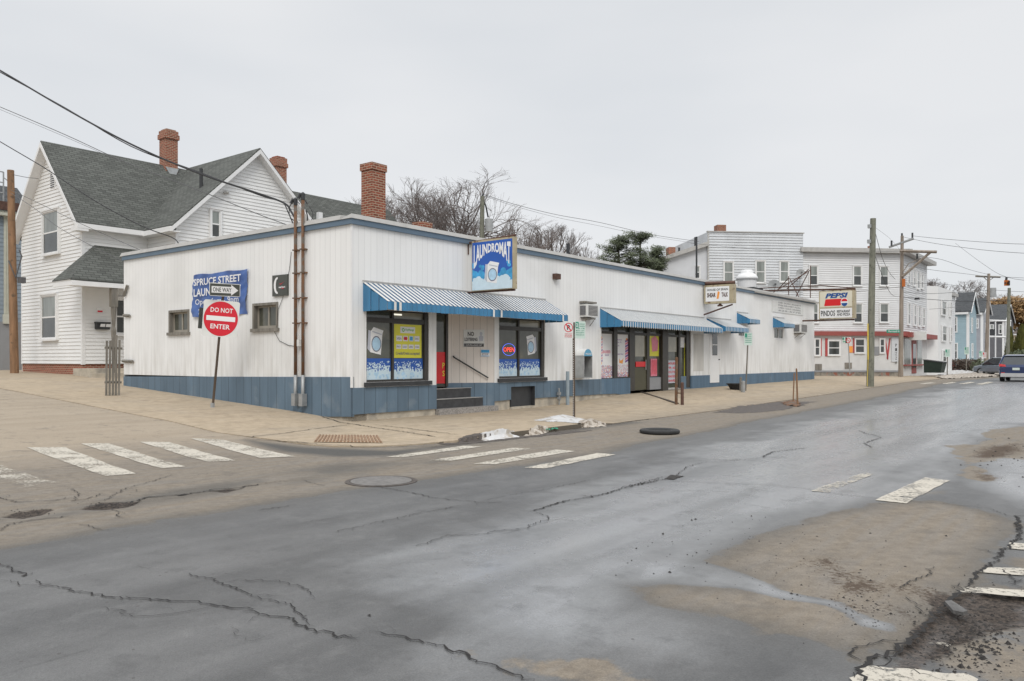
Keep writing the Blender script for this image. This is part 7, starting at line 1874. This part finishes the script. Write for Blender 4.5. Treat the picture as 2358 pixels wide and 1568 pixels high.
def green_sign(label, ub, vb, ut, vt, w, h, m_='sign_pale', Y=None, lean=0):
    g = G(ub, vb); Yg = Y or F.w((g[0], g[1], 0))[1]
    r_, pb, pt = sign_post('parking_sign', label, (ub, vb), (ut, vt), Yg, .03*max(1, Yg/45), 'wood_grey')
    k = Yg/FPX; mpp = face_map(Vector(at(ut, vt+h/2-1, Yg-.06)), Vector((.98, .18, 0)).normalized(), Vector((0, 0, 1)), w*k, h*k)
    p_ = panel(r_, 'plate', mpp, M[m_], .03, w*k, h*k)
    mb = MB(); mb.poly([mpp(.08, .62, .006), mpp(.38, .62, .006), mpp(.38, .95, .006), mpp(.08, .95, .006)])
    for q in range(5): mb.poly([mpp(.45 if q < 2 else .12, .86-.16*q, .006), mpp(.9, .86-.16*q, .006), mpp(.9, .90-.16*q, .006), mpp(.45 if q < 2 else .12, .90-.16*q, .006)])
    part('green_print', mb, M['sign_green'] if m_ != 'sign_white' else M['sign_red'], p_)
    return r_
green_sign('green and white parking sign on a leaning grey post near the shop wall', 1717, 900, 1723, 767, 20, 29)
green_sign('nearest pale green parking sign on the snowy verge', 2181, 867, 2182, 805, 13, 18)
green_sign('second pale green parking sign on the snowy verge, before the blue house', 2225, 863, 2226, 800, 12, 17, Y=80)
green_sign('third pale green parking sign, in front of the grey house', 2258, 854, 2259, 809, 10, 14, Y=90)
green_sign('red and white parking sign beside the tan pole', 2267, 853, 2267, 812, 10, 14, 'sign_white', Y=76)
# street name sign beside the crossarm pole and small wall signs
r_ = thing('street_name_sign', 'green street name sign fixed to the pinkish grey pole', 'street sign', atF(2056, 764, Y3-.6))
mb = MB(); mm = lambda a, b: atF(2043+30*a, 766.5-7.5*b, Y3-.6); mb.prism([mm(0, 0), mm(1, 0), mm(1, 1), mm(0, 1)], (0, .05, 0)); pl = part('plate', mb, M['sign_green'], r_)
mb = MB(); mb.text('Merrimack St', lambda a, b: (lambda q: (q[0], q[1]-.01, q[2]))(mm(.07+.86*a, .25+.5*b))); part('lettering', mb, M['ltr_white'], pl)
r_ = thing('parking_sign', 'round no parking sign with small green plate before the corner building windows', 'street sign', atF(1953, 862, 60))
mb = MB(); mb.tube([atF(1957, 862, 60), atF(1953, 780, 60)], .04, 5); part('post', mb, M['steel'], r_)
mb = MB(); mm = lambda a, b: atF(1953.5+7*a, 783.5-7*b, 59.8); mb.poly([mm(-.95, -1), mm(.95, -1), mm(.95, 1), mm(-.95, 1)]); pl = part('plate', mb, M['sign_white'], r_)
mm2 = lambda a, b: atF(1953.5+7*a, 783.5-7*b, 59.75); mb = MB(); mb.disc(mm2, 0, 0, .85, .85, 20, .78); mb.poly([mm2(-.6, .5), mm2(-.5, .6), mm2(.6, -.5), mm2(.5, -.6)]); part('ring', mb, M['sign_red'], pl)
mm2 = lambda a, b: atF(1940+10*a, 790-14*b, 59.8); mb = MB(); mb.poly([mm2(0, 0), mm2(1, 0), mm2(1, 1), mm2(0, 1)]); pl = part('green_plate', mb, M['sign_pale'], r_)
mm2 = lambda a, b: atF(1940+10*a, 790-14*b, 59.75); mb = MB(); mb.poly([mm2(.05, .55), mm2(.38, .55), mm2(.38, .95), mm2(.05, .95)]); mb.poly([mm2(.1, .2), mm2(.9, .2), mm2(.9, .3), mm2(.1, .3)]); part('green_print', mb, M['sign_green'], pl)

# posts, stakes, tyre, tub
def post(name, label, b, t, r, m_, cat, group=None):
    g = G(*b); Y = F.w((g[0], g[1], 0))[1]; pb, pt = atF(*b, Y), atF(*t, Y)
    mb = MB(); mb.tube([(pb[0], pb[1], pb[2]-.1), tuple(lerp(pb[k], pt[k], .97) for k in range(3)), pt], [r, r, r*.6], 7); return single(name, mb, M[m_], label, cat, group)
post('rusty_post', 'taller rusty post standing on the pavement before the barber shop', (1557, 931), (1558, 822), .05, 'rust', 'post')
post('rusty_post', 'shorter dark post joined beside the taller rusty one', (1571, 932), (1571, 880), .055, 'rust_dark', 'post')
g = G(1557, 931); h_ = G(1571, 932); mb = MB(); mb.tube([(g[0], g[1], g[2]+.38), (h_[0], h_[1], h_[2]+.38)], .02, 5); single('connecting_bar', mb, M['rust'], 'thin low bar tying the two rusty posts together', 'bar')
post('guard_post', 'left of two short grey stubs before the far green parking sign', (1705, 900), (1706, 868), .05, 'wood_grey', 'post')
post('guard_post', 'right stouter grey stub before the far green parking sign', (1711, 903), (1711, 877), .09, 'steel', 'post')
post('wooden_stake', 'left brown wooden stake rising from the rusty patch in the street', (1826, 930), (1829, 858), .022, 'pole_wood', 'stake')
post('wooden_stake', 'right brown wooden stake rising from the rusty patch in the street', (1837, 934), (1834, 848), .03, 'pole_wood', 'stake')
mb = MB(); blob(mb, GP([(1796, 928), (1830, 922), (1846, 930), (1838, 937), (1805, 934)]), .10, random.Random(3), .004, 20, .05); structure('brown_debris', mb, M['rust'], kind='stuff')
# old tyre lying in the gutter
tx_, ty_, tz_ = G(1519, 997); mb = MB(); R_, r0_ = .43, .10
prof = [(R_-.03, .0), (R_, .02), (R_+.005, .045), (R_, .07), (R_-.03, .088), (R_-.12, .09), (R_-.17, .07), (R_-.2, .03), (.001, .02)]
mb.lathe((tx_, ty_, tz_-.005), prof, 36); ty = single('tyre', mb, M['rubber'], 'worn black tyre lying flat on the tan asphalt near the kerb', 'tyre')
tx_, ty_, tz_ = G(1694, 897); mb = MB(); mb.lathe((tx_, ty_, tz_), [(.22, 0), (.34, .20), (.40, .24), (.40, .27), (.30, .26), (.22, .05)], 20); single('rubber_tub', mb, M['rubber'], 'low dark tub sitting against the blue base of the shop wall', 'tub')
# low kerb board that edges the entrance apron
e0, e1 = G(1456, 901), G(1560, 930); mb = MB()
n_ = Vector((e1[1]-e0[1], -(e1[0]-e0[0]), 0)).normalized()*.05
mb.hexa([(e0[0]-n_.x, e0[1]-n_.y, e0[2]-.05), (e1[0]-n_.x, e1[1]-n_.y, e1[2]-.05), (e1[0]+n_.x, e1[1]+n_.y, e1[2]-.05), (e0[0]+n_.x, e0[1]+n_.y, e0[2]-.05)], [(e0[0]-n_.x, e0[1]-n_.y, e0[2]+.10), (e1[0]-n_.x, e1[1]-n_.y, e1[2]+.035), (e1[0]+n_.x, e1[1]+n_.y, e1[2]+.035), (e0[0]+n_.x, e0[1]+n_.y, e0[2]+.10)])
single('apron_edge', mb, M['mud'], 'low dark diagonal edging from the barber shop door to the rusty posts', 'edging')
# litter
g = G(1271, 995); mb = MB(); rl = random.Random(1)
for k in range(14): a = rl.uniform(-.22, .22); b2 = rl.uniform(-.04, .05); mb.poly([(g[0]+a, g[1]+b2, g[2]+.06), (g[0]+a+.09, g[1]+b2+.01, g[2]+.04+rl.random()*.05), (g[0]+a+.07, g[1]+b2+.05, g[2]+.07+rl.random()*.04)])
single('plastic_litter', mb, M['teal_plastic'], 'crumpled green plastic litter against the kerb below the parking sign', 'litter')

# ------------------------------------------------------------------ cars
def car(label, cx, cy, gz, heading, paint, suv=True, cat='car', plate=True, L_=4.5, W=1.84, Ht=1.62):
    fr = Frame(*F.w((cx, cy, 0))[:2], heading)      # x forward
    r = thing('suv' if suv else 'parked_car', label, cat, (0, 0, gz), fr)
    z = lambda h: gz+h
    belt = .98 if suv else .88
    # lower body: rounded sections along the length
    secs = [(-L_/2, .40, .86, .42, .80), (-L_/2+.06, .34, belt+.02, .30, .93), (-L_/2+.35, .26, belt+.06, .24, .98), (-1.1, .22, belt+.03, .22, 1.0), (0, .22, belt, .22, 1.0), (.95, .22, belt-.02, .22, 1.0), (1.5, .24, belt-.05, .24, .97), (L_/2-.15, .28, belt-.18, .28, .86), (L_/2, .40, .62, .40, .70)]
    mb = MB(fr); rings = []
    for (x, zb, ztp, zlo, wf) in secs:
        hw = W/2*wf; n = []
        for (a, b) in ((-.82, 0), (-1, .18), (-1.0, .55), (-.95, .85), (-.80, 1), (.80, 1), (.95, .85), (1.0, .55), (1, .18), (.82, 0)): n.append(mb.p((x, a*hw, z(lerp(zb, ztp, b)))))
        rings.append(n)
    for i in range(len(rings)-1):
        for k in range(10): k2 = (k+1) % 10; mb.f.append((rings[i][k], rings[i][k2], rings[i+1][k2], rings[i+1][k]))
    mb.f.append(tuple(rings[0])); mb.f.append(tuple(reversed(rings[-1])))
    body = part('body', mb, M[paint], r, smooth=False)
    # cabin glass and roof
    if suv: cs = [(-L_/2+.08, .93), (-L_/2+.55, .72), (.55, .74), (1.35, .90)]; 
    else: cs = [(-L_/2+.55, .9), (-L_/2+1.15, .76), (.35, .76), (1.2, .88)]
    (xa, wa), (xb, wb), (xc_, wc), (xd, wd) = cs; zr = Ht
    mb = MB(fr)
    P = [mb.p((xa, -W/2*wa, z(belt+.02))), mb.p((xa, W/2*wa, z(belt+.02))), mb.p((xd, W/2*wd, z(belt-.02))), mb.p((xd, -W/2*wd, z(belt-.02))), mb.p((xb, -W/2*wb, z(zr-.07))), mb.p((xb, W/2*wb, z(zr-.07))), mb.p((xc_, W/2*wc, z(zr-.07))), mb.p((xc_, -W/2*wc, z(zr-.07)))]
    for f in ((0, 3, 2, 1), (4, 5, 6, 7), (0, 1, 5, 4), (1, 2, 6, 5), (2, 3, 7, 6), (3, 0, 4, 7)): mb.f.append(tuple(P[k] for k in f))
    part('windows', mb, M['car_glass'], r)
    mb = MB(fr); rr_ = []
    for x, w_, h_ in ((xb-.10, wb*.97, zr-.09), (xb+.1, wb*1.01, zr-.03), ((xb+xc_)/2, wb*1.0, zr), (xc_-.1, wc, zr-.03), (xc_+.12, wc*.98, zr-.10)):
        rr_.append([mb.p((x, s_*W/2*w_, z(h_-(.05 if abs(s_) == 1 else 0)))) for s_ in (-1, -.85, -.4, .4, .85, 1)])
    for i in range(4):
        for k in range(5): mb.f.append((rr_[i][k], rr_[i][k+1], rr_[i+1][k+1], rr_[i+1][k]))
    part('roof', mb, M[paint], r, smooth=True)
    mb = MB(fr)
    for s_ in (-1, 1):
        for (x0, w0, x1, w1_) in ((xa-.01, wa, xb-.02, wb), (xd, wd, xc_, wc), (-.35, .985, -.30, wb)): mb.tube([(x0, s_*W/2*w0*1.0, z(belt)), (x1, s_*W/2*w1_*1.005, z(zr-.07))], .045, 4)
    part('pillar', mb, M[paint], r)
    for x in (-L_/2+.85, L_/2-.85):
        for s_ in (-1, 1):
            mb = MB(fr); c = (x, s_*(W/2-.13), z(.34)); mb.lathe(c, [(.2, -.1), (.32, -.115), (.345, -.07), (.345, .07), (.32, .115), (.2, .1)], 18, 'y'); w_ = part('wheel', mb, M['rubber'], r)
            mb = MB(fr); mb.lathe(c, [(.001, -.105), (.2, -.10), (.2, .10), (.001, .105)], 12, 'y'); part('rim', mb, M['silver'], w_)
    for s_ in (-1, 1):
        mb = MB(fr); x = -L_/2; mb.hexa([(x+.0, s_*W/2*.55, z(.88)), (x+.0, s_*W/2*.93, z(.90)), (x+.4, s_*W/2*1.0, z(.92)), (x+.3, s_*W/2*.55, z(.88))], [(x+.03, s_*W/2*.60, z(1.0)), (x+.03, s_*W/2*.92, z(1.05)), (x+.45, s_*W/2*.985, z(1.04)), (x+.3, s_*W/2*.6, z(1.0))])
        part('tail_lamp', mb, M['tail'], r)
        mb = MB(fr); mb.box(x-.02, x+.1, s_*W/2*.62, s_*W/2*.82, z(.46), z(.54)); part('reflector', mb, M['tail'], r)
    mb = MB(fr); x = -L_/2; mb.hexa([(x-.05, -W/2*.86, z(.28)), (x-.05, W/2*.86, z(.28)), (x+.3, W/2*.9, z(.28)), (x+.3, -W/2*.9, z(.28))], [(x-.02, -W/2*.84, z(.50)), (x-.02, W/2*.84, z(.50)), (x+.3, W/2*.9, z(.50)), (x+.3, -W/2*.9, z(.50))]); part('bumper', mb, M['silver'], r)
    mb = MB(fr); mb.box(x-.035, x+.02, -.18, .18, z(.68), z(.82)); part('number_plate', mb, M['plate'], r)
    return r
hd = F.ang
su = F.inv(*at(2340, 877, 46.5)[:2]); car('blue car seen from behind driving away at the right edge of the road', su[0]+2.2, su[1], road_z(*su)+.0, hd, 'suv_blue', cat='car')
k = atF(2308, 845, 70); car('grey parked car seen side on behind the snow bank, left of the blue car', k[0], k[1], .1, hd+1.2, 'car_grey', suv=True)
k = atF(2298, 838, 84); car('silver green parked car behind the grey parked car and tan pole', k[0], k[1], .25, hd+1.3, 'car_teal', suv=False, Ht=1.45)
# dumpster
k = atF(2151, 858, 64); r = thing('dumpster', 'dark green dumpster at the far corner of the corner building', 'dumpster', k)
mb = MB(); x, y, z = k; mb.hexa([(x-.8, y-.6, z), (x+.8, y-.6, z), (x+.8, y+.6, z), (x-.8, y+.6, z)], [(x-.95, y-.75, z+.8), (x+.95, y-.75, z+.8), (x+.95, y+.6, z+1.0), (x-.95, y+.6, z+1.0)]); part('bin', mb, M['dumpster'], r)
mb = MB(); mb.hexa([(x-1, y-.8, z+.81), (x+1, y-.8, z+.81), (x+1, y+.65, z+1.01), (x-1, y+.65, z+1.01)], [(x-1, y-.8, z+.87), (x+1, y-.8, z+.87), (x+1, y+.65, z+1.07), (x-1, y+.65, z+1.07)]); part('lid', mb, M['sill_dark'], r)
# low red fence, brown hedge, dark shrub, conical cedar
p0, p1 = atF(2165, 848, 82), atF(2198, 848, 86); mb = MB(); mb.hexa([(p0[0], p0[1], .2), (p1[0], p1[1], .2), (p1[0], p1[1]+.1, .2), (p0[0], p0[1]+.1, .2)], [(p0[0], p0[1], 1.2), (p1[0], p1[1], 1.2), (p1[0], p1[1]+.1, 1.2), (p0[0], p0[1]+.1, 1.2)]); 
single('red_fence', mb, M['red_shutter'], 'low red board fence in front of the white three storey house', 'fence')
def tuft_cloud(mb, c, rad, n, size, rnd, wid=.5):
    for _ in range(n):
        while True:
            d = Vector((rnd.uniform(-1, 1), rnd.uniform(-1, 1), rnd.uniform(-1, 1)))
            if d.length < 1: break
        p = Vector(c)+Vector((d.x*rad[0], d.y*rad[1], d.z*rad[2]))
        a = Vector((rnd.gauss(0, 1), rnd.gauss(0, 1), rnd.gauss(0, 1))).normalized(); b = a.orthogonal().normalized(); s = size*rnd.uniform(.5, 1.5)
        i = [mb.p(tuple(p+a*s)), mb.p(tuple(p-a*s*.6+b*s*wid)), mb.p(tuple(p-a*s*.6-b*s*wid))]; mb.f.append(tuple(i))
rn = random.Random(9); mb = MB()
for k in range(26): c = atF(lerp(2196, 2248, k/25), 843-rn.uniform(0, 4), 84); tuft_cloud(mb, c, (.7, .7, .7), 90, .12, rn)
single('brown_hedge', mb, M['hedge'], 'bare brown hedge between the white house and the tan pole', 'hedge')
mb = MB(); c = atF(2258, 846, 82); tuft_cloud(mb, c, (1.0, 1.0, .9), 700, .13, rn); single('dark_shrub', mb, M['needle'], 'round dark green shrub just left of the tan pole', 'shrub')
def cedar(label, u, vb, vt, Y, w):
    b, t = atF(u, vb, Y), atF(u, vt, Y); r = thing('cedar_tree', label, 'tree', b); H_ = t[2]-b[2]
    mb = MB(); mb.tube([b, (b[0], b[1], b[2]+H_*.6)], .1, 6); part('trunk', mb, M['bark'], r)
    mb = MB(); rn = random.Random(int(u))
    for _ in range(2600):
        h = rn.random()**1.3; a = rn.uniform(0, 6.283); rad = w*(1-h)**.7*(.15+h*3 if h < .28 else 1)*rn.uniform(.55, 1.06)
        c = Vector((b[0]+rad*math.cos(a), b[1]+rad*math.sin(a), b[2]+h*H_)); d = Vector((math.cos(a)*.3, math.sin(a)*.3, 1)).normalized(); o_ = Vector((-math.sin(a), math.cos(a), 0)); s = .18*rn.uniform(.6, 1.4)
        mb.f.append((mb.p(tuple(c+d*s*1.4)), mb.p(tuple(c+o_*s*.5)), mb.p(tuple(c-o_*s*.5))))
    part('crown', mb, M['cedar'], r)
cedar('upright olive cedar at the right edge behind the blue car', 2354, 836, 752, 72, 1.1)
cedar('slender olive cedar between the greenish pole and the beige house', 2326, 845, 755, 96, .8)
mb = MB(); c = atF(2352, 826, 70); tuft_cloud(mb, c, (1.6, 1.2, .8), 900, .14, rn); single('dark_hedge', mb, M['needle'], 'dark clipped hedge right behind the blue car roof', 'hedge')

# ------------------------------------------------------------------ trees
def bare_tree(label, u, vb, vt, Y, spread, seed, levels=6, r0=.22, mt='bark', mc='twig', up=.5, thin=1.0, dens=3, leaf=None):
    b = atF(u, vb, Y); H_ = atF(u, vt, Y)[2]-b[2]
    r = thing('bare_tree' if not leaf else 'golden_tree', label, 'tree', b); rn = random.Random(seed)
    tr, cr = MB(), MB()
    minr = .0046*Y/50*thin
    def grow(p, d, ln, rad, lv):
        pts = [p]; q = p; dd = d
        for k in range(3):
            dd = (dd+Vector((rn.gauss(0, .16), rn.gauss(0, .16), rn.gauss(0, .10)+up*.07))).normalized(); q = q+dd*ln/3; pts.append(q)
        rr = [max(minr, lerp(rad, rad*.66, k/3)) for k in range(4)]
        (tr if lv < 3 else cr).tube([tuple(x) for x in pts], rr, 6 if lv < 2 else (4 if lv < 3 else 3), cap=False)
        if lv >= levels: 
            if leaf:
                for _ in range(3): c = q+Vector((rn.gauss(0, .3), rn.gauss(0, .3), rn.gauss(0, .3))); a = Vector((rn.gauss(0, 1), rn.gauss(0, 1), rn.gauss(0, 1))).normalized(); o_ = a.orthogonal(); s = leaf; cr.f.append((cr.p(tuple(c+a*s)), cr.p(tuple(c+o_*s*.5)), cr.p(tuple(c-a*s*.5))))
            return
        n = dens if lv > 0 else dens+2
        for k in range(n):
            t = rn.uniform(.45, 1.0) if k else 1.0; s = pts[0].lerp(q, t) if t < 1 else q
            idx = min(2, int(t*3)); s = pts[idx].lerp(pts[idx+1], t*3-idx) if t < 1 else q
            ang = rn.uniform(.25, .75)*(1 if lv else 1.0)*spread; az = rn.uniform(0, 6.283)
            o_ = dd.orthogonal().normalized(); o_.rotate(Matrix.Rotation(az, 3, dd)); nd = (dd*math.cos(ang)+o_*math.sin(ang)); nd.z += .12*up; nd.normalize()
            grow(s, nd, ln*rn.uniform(.60, .85), rad*.56*(1 if k else 1.15), lv+1)
    grow(Vector(b), Vector((rn.gauss(0, .03), rn.gauss(0, .03), 1)).normalized(), H_*.30, r0, 0)
    # fit to the height seen
    zz_ = sorted(q[2] for q in cr.v); z9 = zz_[int(len(zz_)*.90)]; wb = F.w(b)
    for m_ in (tr, cr): m_.v = [(q[0], q[1], q[2] if q[2] < z9 else z9+(q[2]-z9)*.35) for q in m_.v]
    zmax = max(q[2] for q in cr.v); k = (b[2]+H_-b[2])/(zmax-b[2])
    for m_ in (tr, cr): m_.v = [(wb[0]+(q[0]-wb[0])*k, wb[1]+(q[1]-wb[1])*k, b[2]+(q[2]-b[2])*k) for q in m_.v]
    part('trunk', tr, M[mt], r); part('crown', cr, M[mc], r)
bare_tree('largest wide bare tree behind the shop roof left of the transformer pole', 1050, 830, 412, 52, 1.0, 5, 7, .24, up=.3)
bare_tree('faint bare tree showing behind the big brick chimney', 855, 820, 430, 78, .85, 11, 7, .28, up=.5)
bare_tree('smaller bare tree behind the transformer pole', 1135, 820, 505, 62, .9, 29, 6, .22)
bare_tree('bushy reddish bare tree with upright branches in mid distance', 1305, 820, 505, 66, .85, 31, 7, .26, up=.8)
bare_tree('low thin bare tree between the LAUNDROMAT sign and the bushy one', 1215, 820, 545, 78, .8, 47, 6, .2, up=.8)
bare_tree('distant bare tree above the white house roof', 2165, 830, 628, 130, .9, 53, 7, .3)
bare_tree('distant bare tree above the charcoal house', 2300, 830, 668, 165, 1.0, 59, 6, .3)
bare_tree('golden tinged tree rising behind the far dark roofs', 2318, 835, 676, 150, .95, 61, 6, .3, mc='gold_twig', leaf=.36, dens=4)
bare_tree('far bare tree at the right edge of the street', 2355, 835, 696, 170, 1.0, 67, 6, .3)
bare_tree('second faint bare tree left of the big brick chimney', 790, 820, 440, 90, .7, 71, 6, .2, up=.6)
def pine(label, u, vb, vt, Y, w, seed):
    b, t = atF(u, vb, Y), atF(u, vt, Y); r = thing('pine_tree', label, 'tree', b); H_ = t[2]-b[2]; rn = random.Random(seed)
    tr = MB(); tr.tube([b, tuple(lerp(b[k], t[k], .5)+(.1 if k == 0 else 0) for k in range(3)), t], [.28, .18, .04], 8); cr = MB()
    for k in range(60):
        h = rn.uniform(.42, .99); a = rn.uniform(0, 6.283); L_ = w*(1.05-h)**.55*rn.uniform(.4, 1.2)*1.45
        p0 = Vector((b[0], b[1], b[2]+h*H_)); p1 = p0+Vector((math.cos(a)*L_, math.sin(a)*L_, L_*rn.uniform(.1, .45)))
        tr.tube([tuple(p0), tuple(p0.lerp(p1, .5)-Vector((0, 0, .1))), tuple(p1)], [.05, .035, .015], 4, cap=False)
        for m in range(rn.randint(3, 5)):
            c = p0.lerp(p1, rn.uniform(.4, 1.05))+Vector((rn.gauss(0, .15), rn.gauss(0, .15), rn.gauss(.05, .1)))
            tuft_cloud(cr, c, (.48, .48, .15), 34, .22, rn, .11)
    part('trunk', tr, M['bark'], r); part('crown', cr, M['needle'], r)
pine('left ragged pine behind the shop roof', 1424, 840, 540, 60, 1.9, 5)
pine('right taller ragged pine close to the annex roof', 1474, 840, 538, 60, 1.7, 9)
pine('small pine lower than the other two, touching the annex roof slope', 1512, 840, 570, 62, 1.0, 14)
